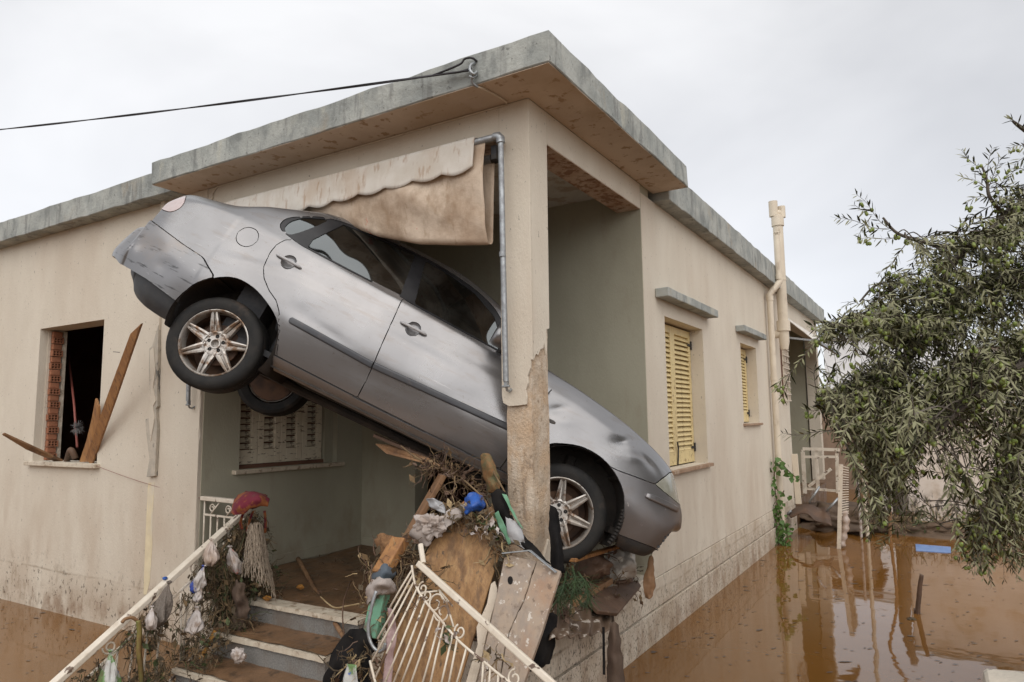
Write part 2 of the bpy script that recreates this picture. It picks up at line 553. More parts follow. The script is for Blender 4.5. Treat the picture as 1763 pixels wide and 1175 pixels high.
# veranda at the far end
mb = MB()
mb.box((-1.41, 8.58, -0.5), (-1.25, 12.25, 3.745)); mb.box((-1.25, 12.05, -.5), (-0.25, 12.25, 3.745))
mb.build('porch_wall', M['porch'], house)
mb = MB()
mb.box((-0.22, 8.582, 3.42), (-0.002, 12.25, 3.745)); mb.box((-0.22, 12.02, 0.5), (-0.004, 12.25, 3.418))
mb.build('beam', M['wall'], house, bevel=.004)
mb = MB(); mb.box((-1.25, 8.585, -.5), (0.0, 12.25, 0.42)); mb.build('veranda_floor', M['mud'], house)

# pillar: bare concrete core with what is left of its plaster
mb = MB()
zz = np.linspace(-0.5, SOF, 70)
vs, fs = [], []
ring = [(-0.205, 0.018), (-0.205, 0.05), (-0.205, 0.228), (-0.11, 0.228), (-0.014, 0.228), (-0.014, 0.12), (-0.014, 0.018), (-0.06, 0.018), (-0.11, 0.018), (-0.16, 0.018)]
for z in zz:
    for k, (x, y) in enumerate(ring):
        q = 0.007 * fbm((x * 9, y * 9, z * 3.2), 1.3, 4) if z < 2.3 else 0
        cx_, cy_ = x + .11, y - .12
        e = 1 + (q - (0.012 if k in (0, 6) and z < 2.2 else 0)) / max(.05, math.hypot(cx_, cy_))
        vs.append((-.11 + cx_ * e, .12 + cy_ * e, z))
n = len(ring)
for i in range(len(zz) - 1):
    for k in range(n):
        k2 = (k + 1) % n
        fs.append((i * n + k, i * n + k2, (i + 1) * n + k2, (i + 1) * n + k))
fs = [tuple(reversed(f)) for f in fs]
mb.add(vs, fs)
pil = mb.build('pillar', M['raw'], house, smooth='auto')


def jag(pts, amp=.006, n=5):
    out = []
    for i in range(len(pts)):
        a, b = Vector(pts[i]), Vector(pts[(i + 1) % len(pts)])
        out.append(a)
        if (b - a).length > .03:
            for k in range(1, n):
                q = a.lerp(b, k / n)
                out.append(q)
    return out


front = [(862, 683), (866, 694), (876, 700), (890, 699), (906, 697), (907, 684), (905, 672), (909, 660), (908, 648), (913, 634), (913.5, 620)]
poly = [oy(*p) for p in front]
poly = [Vector((-0.22, 0, SOF))] + [Vector((max(-.22, p.x), 0, p.z)) for p in poly] + [Vector((0, 0, poly[-1].z)), Vector((0, 0, SOF))]
mb = MB(); mb.prism(poly, (0, 0.0172, 0)); mb.box((-.22, 0.0175, 2.05), (-.2055, .243, SOF))
mb.build('plaster', M['wall'], pil, bevel=.003)
right = [(914.5, 620), (920, 619), (923, 610), (927, 612), (931, 602), (936, 600), (937, 590), (941, 612), (942, 600), (941, 568), (946, 566), (946, 556)]
poly = [ox(*p) for p in right]
poly = [Vector((0, 0.018, SOF))] + [Vector((0, 0.018, poly[0].z))] + [Vector((0, min(.243, max(.018, p.y)), p.z)) for p in poly] + [Vector((0, .243, SOF))]
mb = MB(); mb.prism(poly, (-0.0135, 0, 0)); mb.box((-.2, .2285, 2.4), (-.0140, .243, SOF))
mb.build('plaster', M['wall'], pil, bevel=.003)
poly = [ox(*p) for p in [(945, 928), (951, 934), (949, 950), (959, 966), (961, 992), (946, 985), (936, 965), (940, 948)]]
mb = MB(); mb.prism(poly, (-.03, 0, 0)); mb.build('plaster', M['wall'], pil, bevel=.003)

# beams over the porch openings
BT = 3.594
mb = MB(); mb.box((-3.2, 0.0, BT + .003), (-.2205, .24, SOF)); mb.build('beam', M['wall'], house, bevel=.004)
mb = MB(); mb.box((-.22, .2435, BT + .003), (0.0, 1.9425, SOF)); mb.build('beam', M['wall'], house, bevel=.004)
mb = MB(); mb.box((-3.19, .02, BT), (-.24, .235, BT + .0025)); mb.box((-.215, .26, BT), (-.005, 1.94, BT + .0025)); mb.build('beam_underside', M['beam_under'], house)
mb = MB(); mb.box((-3.2, .245, SOF - .06), (-.222, 1.943, SOF - .002)); mb.build('ceiling', M['ceiling'], house)

# roof: concrete slab, overhanging round the porch


def rough_slab(name, a, b, mat, step=.12, amp=.006, parent=house):
    bm = bmesh.new()
    bmesh.ops.create_cube(bm, size=1)
    a, b = Vector(a), Vector(b)
    for v in bm.verts:
        v.co = Vector([(a[i] + b[i]) / 2 + v.co[i] * (b[i] - a[i]) for i in range(3)])
    d = b - a
    for ax in range(3):
        nn = int(max(d[ax] / step, 1))
        nn = min(nn, 90)
        for k in range(1, nn):
            co = a.copy(); co[ax] = a[ax] + d[ax] * k / nn
            no = Vector((0, 0, 0)); no[ax] = 1
            if ax == 2 or d[(ax + 1) % 3] < 1 or d[(ax + 2) % 3] < 1:
                bmesh.ops.bisect_plane(bm, geom=bm.verts[:] + bm.edges[:] + bm.faces[:], plane_co=co, plane_no=no)
    for v in bm.verts:
        on_e = sum(1 for i in range(3) if min(abs(v.co[i] - a[i]), abs(v.co[i] - b[i])) < 1e-4)
        k = amp * (1.6 if on_e >= 2 else .6)
        v.co += Vector((fbm(v.co, 5.1, 3), fbm(v.co + Vector((9, 2, 4)), 5.1, 3), fbm(v.co + Vector((3, 8, 1)), 4.3, 3))) * k
    me = bpy.data.meshes.new(name); bm.to_mesh(me); bm.free()
    me.materials.append(mat)
    o = bpy.data.objects.new(name, me); COL.objects.link(o); o.parent = parent
    bv = o.modifiers.new('bevel', 'BEVEL'); bv.width = .006; bv.segments = 1; bv.limit_method = 'ANGLE'; bv.angle_limit = math.radians(50)
    return o


rough_slab('roof_edge', (-3.512, -0.326, SOF + .004), (0.326, -0.156, RTOP), M['fascia'])
rough_slab('roof_edge', (0.156, -0.154, SOF + .004), (0.326, 2.273, RTOP), M['fascia'])
mb = MB()
mb.box((-3.505, -0.318, SOF), (0.318, -0.002, SOF + .003)); mb.box((0.002, -0.002, SOF), (0.318, 2.266, SOF + .003))
mb.build('soffit', M['soffit'], house)
rough_slab('roof_edge', (-9.6, -0.152, 3.815), (-3.514, 0.05, 4.035), M['fascia'])
rough_slab('roof_edge', (-0.05, 2.276, 3.747), (0.150, 12.35, 4.042), M['fascia'])
mb = MB(); mb.box((-9.5, -0.14, 3.824), (0.15, 2.27, 4.03)); mb.box((-9.5, 2.28, 3.75), (-.06, 12.4, 4.035)); mb.build('roof_slab', M['fascia'], house)

# window sills, hoods


def sill(a, b, mat=M['marble'], name='window_sill'):
    m_ = MB(); m_.box(a, b); return m_.build(name, mat, house, bevel=.004)


sill((-6.02, -0.045, 1.392), (-4.69, 0.2, 1.43))
sill((-3.4, 0.33, 1.352), (-3.15, 1.64, 1.388))
sill((-0.2, 2.42, 1.292), (0.045, 3.74, 1.325), M['sill_brown'])
sill((-0.2, 5.31, 1.684), (0.04, 6.28, 1.714), M['sill_brown'])
rough_slab('window_hood', (0.001, 2.235, 2.865), (0.125, 3.88, 2.945), M['fascia'], amp=.003)
rough_slab('window_hood', (0.001, 5.13, 2.852), (0.115, 6.42, 2.925), M['fascia'], amp=.003)


# louvred shutters
def shutter(o0, u, nrm, w, h, mat, slats, hinges=(), mid=True, jitter=0.0, missing=(), fill=.60):
    """o0 lower corner, u unit along width, nrm outward; frame is the part, each slat a sub-part"""
    o0, u, nrm = Vector(o0), Vector(u), Vector(nrm)
    z = Vector((0, 0, 1))
    st, tr, br, th = .065, .075, .13, .032
    m_ = MB()

    def bar_(a0, a1, b0, b1, t=th):
        m_.obox(o0 + u * (a0 + a1) / 2 + z * (b0 + b1) / 2 - nrm * th / 2, u * (a1 - a0) / 2, z * (b1 - b0) / 2, nrm * t / 2)
    bar_(0, st, 0, h); bar_(w - st, w, 0, h)
    bar_(st + .0005, w - st - .0005, 0.001, br); bar_(st + .0005, w - st - .0005, h - tr, h - .001)
    f = m_.build('shutter', mat, house, bevel=.003, seg=1)
    sw, pitch = w - 2 * st, (h - tr - br) / slats
    me = None
    for k in range(slats):
        if k in missing: continue
        c = o0 + u * w / 2 + z * (br + pitch * (k + .5)) - nrm * th / 2
        if me is None:
            q = MB()
            d = (z * .72 - nrm * .5).normalized()
            q.obox((0, 0, 0), u * (sw / 2 + .004), d * pitch * fill, d.cross(u).normalized() * .0035)
            s = q.build('slat', mat, f, local=True)
            me = s.data
        else:
            s = bpy.data.objects.new('slat', me); COL.objects.link(s); s.parent = f
        s.location = c + Vector((0, 0, random.uniform(-jitter, jitter)))
        if jitter: s.rotation_euler = tuple(nrm * random.uniform(-jitter, jitter) * 3)
    for (hu, hz, sd) in hinges:
        q = MB()
        c = o0 + u * hu + z * hz + nrm * .006
        q.obox(c, u * .055, z * .014, nrm * .004)
        q.obox(c + u * sd * .045 + nrm * .002, u * .012, z * .045, nrm * .007)
        e = c + u * sd * .085 + nrm * .012
        q.tube([e - z * .05, e + z * .06], .012, 8)
        q.obox(e + u * sd * .02 + nrm * .03, u * .008, z * .02, nrm * .035)
        q.obox(e + u * sd * .02 + nrm * .06, u * .012, z * .04, nrm * .008)
        q.build('hinge', M['black_iron'], f, bevel=.002, seg=1)
    return f


RX = -0.135
hw = (W1[1] - W1[0] - .02) / 2
shutter((RX, W1[0] + .006, W1[2] + .012), (0, 1, 0), (1, 0, 0), hw, W1[3] - W1[2] - .03, M['yellow'], 24, jitter=.0025, hinges=((.05, 1.25, -1), (.05, .13, -1)))
shutter((RX, W1[0] + .012 + hw, W1[2] + .012), (0, 1, 0), (1, 0, 0), hw, W1[3] - W1[2] - .03, M['yellow'], 24, jitter=.0025, hinges=((hw - .05, 1.22, 1), (hw - .05, .15, 1)))
hw = (W2[1] - W2[0] - .02) / 2
shutter((RX, W2[0] + .006, W2[2] + .012), (0, 1, 0), (1, 0, 0), hw, W2[3] - W2[2] - .03, M['yellow'], 19, jitter=.0025)
shutter((RX, W2[0] + .012 + hw, W2[2] + .012), (0, 1, 0), (1, 0, 0), hw, W2[3] - W2[2] - .03, M['yellow'], 19, jitter=.0025, hinges=((hw - .05, .85, 1), (hw - .05, .12, 1)))
for k in range(4):
    shutter((-3.285, .40 + .004 + k * .262, 1.425), (0, 1, 0), (1, 0, 0), .256, 1.30, M['old_shutter'], 19, jitter=.003, fill=.43, missing={0: (9,), 1: (), 2: (7,), 3: ()}[k])
mb = MB()
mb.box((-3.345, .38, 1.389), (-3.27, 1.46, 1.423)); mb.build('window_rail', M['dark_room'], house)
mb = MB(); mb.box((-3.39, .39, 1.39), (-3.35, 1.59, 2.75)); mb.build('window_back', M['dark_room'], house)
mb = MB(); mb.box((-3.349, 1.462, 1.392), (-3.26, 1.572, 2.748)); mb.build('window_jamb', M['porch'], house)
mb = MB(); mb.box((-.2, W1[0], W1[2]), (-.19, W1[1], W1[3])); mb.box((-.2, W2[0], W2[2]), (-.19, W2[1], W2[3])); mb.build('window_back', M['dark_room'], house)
# lifted latch bar on the big shutter
mb = MB(); mb.tube([(-.125, 3.08, 1.34), (-.118, 3.09, 1.50), (-.112, 3.05, 1.56)], .008, 6); mb.build('latch', M['black_iron'], house)

# hollow bricks laid bare in the jamb of the broken window
jx = -5.963
zc = 1.44
k = 0
hollow_me = solid_me = None
while zc < 2.78:
    hb = .068
    hollow = k % 2 == 0
    if hollow and hollow_me is None:
        q = MB()
        # face plate with six holes: bars left round the holes
        W_, H_ = .105, hb - .004
        ys, zs_ = [0, .014, .037, .046, .062, .071, W_], [0, .010, .028, .036, .054, H_]
        ys = [0, .012, .034, .042, .064, .072, .094, W_]; zs_ = [0, .009, .028, .036, .055, H_]
        for a in range(7):
            for b in range(5):
                if a % 2 == 1 and b % 2 == 1: continue
                q.box((0, ys[a], zs_[b]), (.05, ys[a + 1], zs_[b + 1]))
        q.box((-.02, 0, 0), (0, W_, H_))
        hollow_me = q.build('brick', M['brick'], house, local=True)
        o = hollow_me
    elif (not hollow) and solid_me is None:
        q = MB(); q.box((-.02, 0.004, 0), (.042, .100, hb - .006))
        solid_me = q.build('brick', M['brick'], house, local=True, bevel=.006, seg=1)
        o = solid_me
    else:
        src = hollow_me if hollow else solid_me
        o = src.copy(); COL.objects.link(o)
    o.location = (jx + random.uniform(-.006, .004), .118 + random.uniform(-.006, .006), zc)
    o.rotation_euler = (random.uniform(-.03, .03), 0, random.uniform(-.05, .05))
    zc += hb
    k += 1
mb = MB(); mb.box((jx - .03, .012 + .08, 1.432), (jx + .006, .117, 2.81)); mb.build('plaster', M['wall'], house)
mb = MB()
rows = []
for i in range(40):
    z = 1.44 + 1.36 * i / 39
    rows.append([(jx + .03 + .01 * fbm((z * 8, 2, 1)), .228 + .01 * fbm((z * 9, 0, 0)), z), (jx + .034, .262, z), (jx - .03, .262, z)])
mb.grid(rows); mb.build('mortar', M['mortar'], house, solid=.004)

M['casing'] = material('broken_casing', (0.40, 0.36, 0.30), (0.50, 0.44, 0.36), 9, .9, bump=.5, bscale=50, layers=(((0.10, 0.10, 0.10), 12, .56, .62, (1, 1, .4), None, .85),))
# broken casing and paint scar beside the left window
mb = MB()
mb.box((-3.862, -.022, 2.62), (-3.80, -.0005, SOF)); mb.build('casing', M['wall'], house, bevel=.003)
mb = MB()
poly = [oy(*p, -.03) for p in [(257, 600), (262, 596), (272, 560), (272, 600), (271, 640), (270, 660), (271, 700), (268, 704), (270, 740), (266, 820), (252, 822), (257, 790), (251, 740), (250, 722), (258, 720), (259, 690), (256, 640)]]
mb.prism(poly, (0, .029, 0)); mb.build('casing', M['casing'], house, bevel=.003)
mb = MB()
poly = [oy(*p, -.036) for p in [(258, 604), (264, 598), (267, 640), (263, 668), (268, 690), (263, 700), (266, 720), (259, 760), (256, 724), (259, 690)]]
mb.prism(poly, (0, .006, 0)); mb.build('casing', M['wall'], house)
M['paint_scar'] = material('pale_yellow_paint', (0.72, 0.62, 0.42), (0.64, 0.54, 0.36), 8, .8, layers=((CREAM2, 7, .5, .66, (1, 1, .4), None, .8),))
mb = MB()
poly = [oy(*p, -.002) for p in [(255, 832), (266, 830), (263, 880), (262, 940), (258, 1000), (252, 1024), (247, 1024), (249, 960), (252, 890)]]
mb.prism(poly, (0, .0015, 0)); mb.build('paint_strip', M['paint_scar'], house)

# steps up to the porch
for i, (z, yf, x0, x1) in enumerate([(FL, -.135, -2.44, -1.27), (.335, -.40, -2.44, -1.30), (.165, -.67, -2.44, -1.30), (0.0, -.94, -2.44, -1.30)]):
    yb = 0.0 if i == 0 else [0, -.135, -.40, -.67][i] + .03
    q = MB()
    q.box((x0 + .01, yf + .022, z - .18), (x1 - .015, yb - .0005 if i == 0 else yb + .0, z - .034))
    stp = q.build('step', M['step_grey'], house, bevel=.004)
    q = MB()
    rows = []
    n = 40
    for a in range(n + 1):
        x = x0 + (x1 - x0) * a / n
        j = .006 * fbm((x * 14, i, 0), 1, 4) + max(0, fbm((x * 6, i + 5, 0), 1, 3) - .3) * .03
        rows.append([(x, yf + j, z - .033), (x, yf + j, z - .002), (x, yb if i else -.003, z - .002)])
    q.grid(rows)
    q.box((x0 + .001, yf + .02, z - .033), (x1 - .001, yb if i else -.003, z - .004))
    q.build('tread', M['marble'], stp)
    q = MB()
    rows = []
    for a in range(41):
        y = None
        r = []
        for b in range(14):
            x = x0 + .005 + (x1 - x0 - .01) * a / 40
            y = yf + .022 + .02 * max(0, fbm((x * 5, i, 1), 1, 3)) + (yb - .002 - yf - .022) * b / 13
            r.append((x, y, z + .001 + min(b, 3) * .003 + .007 * (1 + fbm((x, y, i), 5, 3))))
        rows.append(r)
    if i: q.grid(rows); q.build('mud_layer', M['mud'], stp, smooth=True)
CAR_R = Matrix(((0.76618, -0.55734, 0.31912), (0.4611, 0.82347, 0.33086), (-0.4475, -0.1067, 0.88788)))
CAR_T = Vector((-2.4984, -0.2402, 1.9676))
# ================================================================== CAR
# car axes: x forward from the rear axle, y to its left, z up
def kn(x,pts):
    xs,ys=zip(*pts); xs=np.array(xs,float);ys=np.array(ys,float)
    # monotone cubic (pchip) interpolation
    h=np.diff(xs);d=np.diff(ys)/h
    m=np.zeros(len(xs));m[0]=d[0];m[-1]=d[-1]
    for i in range(1,len(xs)-1):
        if d[i-1]*d[i]>0:
            w1=2*h[i]+h[i-1];w2=h[i]+2*h[i-1];m[i]=(w1+w2)/(w1/d[i-1]+w2/d[i])
    x=np.clip(np.asarray(x,float),xs[0],xs[-1])
    i=np.clip(np.searchsorted(xs,x,side='right')-1,0,len(xs)-2)
    t=(x-xs[i])/h[i]
    return (2*t**3-3*t**2+1)*ys[i]+(t**3-2*t**2+t)*h[i]*m[i]+(-2*t**3+3*t**2)*ys[i+1]+(t**3-t**2)*h[i]*m[i+1]
X0,X1=-1.095,3.375
HW=[(-1.095,.02),(-1.09,.34),(-1.075,.48),(-1.04,.565),(-.98,.635),(-.88,.70),(-.6,.79),(-.2,.852),(.4,.872),(2.0,.872),(2.6,.866),(2.9,.842),(3.1,.792),(3.2,.735),(3.28,.65),(3.33,.54),(3.362,.36),(3.375,.02)]
def halfw(x): return kn(x,HW)
ZB=[(-1.095,.545),(-1.05,.50),(-.9,.44),(-.83,.39),(-.7,.345),(-.39,.305),(.4,.325),(2.2,.33),(2.7,.31),(3.0,.28),(3.14,.30),(3.20,.35),(3.235,.44),(3.27,.525),(3.33,.555),(3.375,.565)]
ZR=[(-1.095,.60),(-1.07,.69),(-1.03,.765),(-.96,.845),(-.895,.868),(-.88,.93),(-.86,1.12),(-.82,1.185),(-.6,1.22),(-.45,1.245),(-.21,1.37),(0,1.46),(.16,1.515),(.37,1.543),(.7,1.553),(1.1,1.543),(1.53,1.452),(1.8,1.30),(2.03,1.155),(2.3,1.115),(2.6,1.062),(2.84,1.005),(3.05,.938),(3.15,.885),(3.22,.81),(3.29,.72),(3.34,.65),(3.375,.585)]
ZS=[(-1.095,.59),(-1.0,.75),(-.96,.80),(-.895,.825),(-.88,.88),(-.86,1.05),(-.7,1.13),(-.4,1.16),(.13,1.165),(.54,1.148),(1.0,1.135),(1.57,1.105),(1.75,1.09),(2.07,1.035),(2.4,1.0),(2.84,.915),(3.05,.845),(3.2,.755),(3.3,.66),(3.375,.58)]
YR=[(-1.03,.62),(-.8,.66),(-.45,.66),(-.1,.60),(.3,.575),(1.2,.575),(1.5,.59),(1.9,.64),(2.1,.69),(2.6,.70),(3.05,.66),(3.37,.6)]
def controls(x):
    k=halfw(x)/.872; zb=kn(x,ZB);zr=kn(x,ZR);zs=kn(x,ZS);yr=kn(x,YR)*k
    lo=zb+.16*(zs-zb)
    z=[zb,zb+.10*(zs-zb),zb+.40*(zs-zb),zb+.66*(zs-zb),zs-.05*np.clip((zs-zb)/.7,0,1),zs, zr-.035*np.clip((zr-zs)/.3,0.1,1), zr, zr+.035*np.minimum(1,k), zr+.05*np.minimum(1,k)]
    y=[.735*k,.806*k,.872*k,.860*k,.820*k,.792*k,yr+.02*k,yr-.05*k,yr*.55,yr*0]
    return np.array(y),np.array(z)
NR=[5,9,11,10,4,14,4,6,6]
def section(x):
    """returns y(s),z(s) arrays shape (rows,len(x)); y positive half width"""
    y,z=controls(np.atleast_1d(x)); n=len(y); Y=[];Z=[]
    for i in range(n-1):
        p=[max(i-1,0),i,i+1,min(i+2,n-1)]
        for t in np.arange(NR[i])/NR[i]:
            # catmull rom, tension .5, damped at crease i==5 (belt)
            a=.5
            m1=a*(np.array([y[i+1]-y[p[0]],z[i+1]-z[p[0]]]));m2=a*(np.array([y[p[3]]-y[i],z[p[3]]-z[i]]))
            L=np.hypot(y[i+1]-y[i],z[i+1]-z[i])+1e-6
            for m in (m1,m2):
                q=np.hypot(m[0],m[1])+1e-9; s=np.minimum(1,1.0*L/q); m*=s
            h=(2*t**3-3*t**2+1,t**3-2*t**2+t,-2*t**3+3*t**2,t**3-t**2)
            Y.append(h[0]*y[i]+h[1]*m1[0]+h[2]*y[i+1]+h[3]*m2[0]);Z.append(h[0]*z[i]+h[1]*m1[1]+h[2]*z[i+1]+h[3]*m2[1])
    Y.append(y[-1]);Z.append(z[-1])
    return np.array(Y),np.array(Z)
def side_y(x,z):
    Y,Z=section(np.array([x])); Y=Y[:,0];Z=np.maximum.accumulate(Z[:,0]+np.arange(len(Z))*1e-7)
    return float(np.interp(z,Z,Y))
M['paint'] = material('silver_car_paint', (0.262, 0.259, 0.263), (0.234, 0.231, 0.235), 1.6, 0.24, rough2=.34, metal=0.74, coat=.35, bump2=.02, b2scale=3,
                      layers=(((0.18, 0.165, 0.15), 2.2, 0.45, 0.75, (1, 1, 1), None, .12), ((0.12, 0.09, 0.07), 42, 0.64, 0.70, (1, 1, 1), None, .4), ((0.17, 0.13, 0.10), 7, 0.54, 0.66, (.5, 1, 2.5), None, .22), ((0.40, 0.39, 0.38), 14, 0.66, 0.69, (.3, 1, 5), None, .35),
                              ((0.17, 0.155, 0.14), 9, 0.56, 0.7, (.35, 1, 2.2), None, .2)))
M['paint_scuffed'] = material('scuffed_silver_paint', (0.262, 0.259, 0.263), (0.234, 0.231, 0.235), 1.6, 0.30, metal=0.68, coat=.2,
                              layers=(((0.06, 0.06, 0.06), 12, 0.555, 0.66, (.35, 1, 2.6), None, .85), ((0.55, 0.55, 0.55), 20, 0.66, 0.69, (.4, 1, 2.4), None, .5),
                                      ((0.30, 0.25, 0.21), 2.5, 0.5, 0.7, (1, 1, 1), None, .5)))
M['paint_scratched'] = material('scratched_silver_paint', (0.245, 0.238, 0.242), (0.22, 0.213, 0.217), 1.6, 0.32, metal=0.65, coat=.2,
                               layers=(((0.62, 0.6, 0.58), 10, 0.66, 0.68, (2.4, 1, .8), None, .8), ((0.20, 0.165, 0.14), 2.5, 0.5, 0.7, (1, 1, 1), None, .5)))
M['handle'] = material('handle_paint', (0.40, 0.395, 0.40), (0.34, 0.335, 0.34), 9, 0.4, metal=.0, coat=.3)
M['plastic'] = material('black_car_plastic', (0.028, 0.029, 0.032), (0.045, 0.044, 0.043), 8, 0.5, rough2=.65, bump=.1, bscale=120,
                        layers=(((0.11, 0.085, 0.065), 7, 0.5, 0.7, (1, 1, 1), None, .5),))
M['trim'] = material('dark_grey_trim', (0.045, 0.048, 0.056), (0.06, 0.062, 0.068), 5, 0.42, layers=(((0.13, 0.11, 0.1), 14, 0.55, 0.7, (1, 1, 1), None, .3),))
M['gloss_black'] = material('window_surround', (0.014, 0.014, 0.016), (0.024, 0.024, 0.026), 9, 0.35, spec=.35)
M['rubber'] = material('muddy_tyre_rubber', (0.012, 0.012, 0.012), (0.022, 0.02, 0.018), 10, 0.7, spec=.3, bump=.15, bscale=90,
                       layers=(((0.10, 0.07, 0.05), 6, 0.55, 0.75, (1, 1, 1), None, .5),))
M['rim'] = material('muddy_alloy', (0.48, 0.455, 0.425), (0.38, 0.34, 0.295), 7, 0.38, rough2=.6, metal=.6,
                    layers=(((0.17, 0.085, 0.035), 11, 0.48, 0.62, (1, 1, 1), None, .85), ((0.09, 0.05, 0.03), 26, 0.58, 0.66, (1, 1, 1), None, .7)))
M['rim_dark'] = material('rusty_wheel_well', (0.13, 0.07, 0.04), (0.06, 0.035, 0.024), 9, 0.7, metal=.3)
M['under'] = material('grimy_underbody', (0.028, 0.025, 0.023), (0.05, 0.04, 0.032), 6, 0.85, bump=.4, bscale=40)
M['lamp_clear'] = material('milky_headlamp', (0.26, 0.265, 0.215), (0.36, 0.36, 0.31), 6, 0.10, coat=1.0, layers=(((0.2, 0.18, 0.14), 6, .5, .7, (1, 1, 1), None, .4),))
M['lamp_pink'] = material('pale_tail_lamp', (0.46, 0.36, 0.35), (0.52, 0.45, 0.44), 6, 0.2, coat=.6, layers=(((0.45, 0.14, 0.13), 5, .58, .75, (1, 1, 1), None, .5),))
M['seat'] = material('dark_seat_cloth', (0.035, 0.036, 0.04), (0.05, 0.05, 0.052), 20, .95)


def glass_mat(name, tint, refl=(1, 1, 1), ior=1.55):
    m = bpy.data.materials.new(name); m.use_nodes = True
    N, L = m.node_tree.nodes, m.node_tree.links
    N.clear()
    o = N.new('ShaderNodeOutputMaterial'); t = N.new('ShaderNodeBsdfTransparent'); g = N.new('ShaderNodeBsdfGlossy')
    d = N.new('ShaderNodeBsdfDiffuse'); d.inputs['Color'].default_value = (0.16, 0.15, 0.13, 1)
    t.inputs['Color'].default_value = rgb(tint); g.inputs['Roughness'].default_value = .03; g.inputs['Color'].default_value = rgb(refl)
    fr = N.new('ShaderNodeFresnel'); fr.inputs['IOR'].default_value = ior
    ns = N.new('ShaderNodeTexNoise'); ns.inputs['Scale'].default_value = 4; ns.inputs['Detail'].default_value = 6
    tcn = N.new('ShaderNodeTexCoord'); L.new(tcn.outputs['Object'], ns.inputs['Vector'])
    r = N.new('ShaderNodeMapRange'); r.inputs['From Min'].default_value = .45; r.inputs['From Max'].default_value = .8; r.inputs['To Max'].default_value = .22
    r.inputs['To Min'].default_value = .03
    L.new(ns.outputs[0], r.inputs['Value'])
    a = N.new('ShaderNodeMixShader'); b = N.new('ShaderNodeMixShader')
    L.new(r.outputs[0], a.inputs[0]); L.new(t.outputs[0], a.inputs[1]); L.new(d.outputs[0], a.inputs[2])
    L.new(fr.outputs[0], b.inputs[0]); L.new(a.outputs[0], b.inputs[1]); L.new(g.outputs[0], b.inputs[2])
    L.new(b.outputs[0], o.inputs['Surface'])
    return m


M['glass'] = glass_mat('tinted_glass', (0.05, 0.065, 0.07), refl=(.9, .97, 1), ior=2.0)

car = thing('car', 'dented silver saloon car flung nose down through the porch, wedged behind the pillar', 'car')
car.matrix_world = Matrix.Translation(CAR_T) @ CAR_R.to_4x4()

xs = np.concatenate([np.linspace(X0, X0 + .26, 52), np.arange(X0 + .272, X1 - .25, .0145), np.linspace(X1 - .245, X1 - .0005, 46)])
GY, GZ = section(xs)
NROW, NX = GY.shape
GX = np.tile(xs, (NROW, 1))


def dents(x, z):
    g = lambda cx, cz, sx, sz, a, rot=0.0: a * np.exp(-(((x - cx) * np.cos(rot) + (z - cz) * np.sin(rot)) / sx) ** 2 - ((-(x - cx) * np.sin(rot) + (z - cz) * np.cos(rot)) / sz) ** 2)
    def k(cx, cz, sx, sz, a, rot=0.0):
        u = ((x - cx) * np.cos(rot) + (z - cz) * np.sin(rot)) / sx; v = (-(x - cx) * np.sin(rot) + (z - cz) * np.cos(rot)) / sz
        return a * np.exp(-1.6 * (np.sqrt(u * u + v * v + .02) - .14))
    d = k(2.92, .86, .16, .05, .030, -.35) + k(2.70, .905, .10, .045, .022, .5) + k(2.80, .83, .10, .02, -.010, .25)
    d += k(2.22, .90, .12, .035, .020, .6) + k(2.31, .85, .07, .02, -.010, .35) + k(2.17, .80, .05, .05, .014)
    d += g(.02, .90, .22, .028, .010, .22) + g(.05, .955, .2, .022, -.005, .2) + g(.45, .74, .10, .07, .012) + g(.62, .70, .2, .03, .006, -.1)
    d += g(1.25, .86, .28, .03, .006, -.06) + g(1.7, .70, .15, .08, .010) + g(1.1, .55, .3, .05, .006, .05)
    d += g(-.75, .70, .15, .06, .012, .2) + g(-.55, .62, .08, .05, .012) + g(-.85, .62, .05, .05, -.012)
    # pressed creases of the doors
    d += .004 * np.tanh((z - .93) / .012) * (x > -.3) * (x < 2.1) * 1.0
    d += .0010 * np.sin(x * 9 + 3 * z) * np.cos(z * 13 + x * 2.2) + .0005 * np.sin(x * 23 + z * 17)
    return d


Yd = GY.copy()
side_rows = 58
w_ = np.clip((side_rows - np.arange(NROW)) / 16.0, 0, 1)[:, None]
Yd -= dents(GX, GZ) * w_


def side_at(x, z, Yarr):
    f = np.interp(x, xs, np.arange(NX)); i = min(int(f), NX - 2); t = f - i
    zc_ = (GZ[:60, i] * (1 - t) + GZ[:60, i + 1] * t); yc_ = (Yarr[:60, i] * (1 - t) + Yarr[:60, i + 1] * t)
    return float(np.interp(z, np.maximum.accumulate(zc_), yc_))


def inpoly(x, z, P):
    c = np.zeros(x.shape, bool)
    n_ = len(P)
    for i in range(n_):
        x1, z1 = P[i]; x2, z2 = P[(i + 1) % n_]
        if z1 == z2: continue
        k_ = ((z1 > z) != (z2 > z)) & (x < (x2 - x1) * (z - z1) / (z2 - z1) + x1)
        c ^= k_
    return c


def densify(P, closed=True):
    return [Vector((p[0], p[1])) for p in curve([(a, b, 0) for a, b in (list(P) + ([P[0]] if closed else []))], 4)]


def circ(cx_, cz_, r_): return [(cx_ + r_ * math.cos(a), cz_ + r_ * math.sin(a)) for a in np.linspace(0, 2 * PI, 28, endpoint=False)]


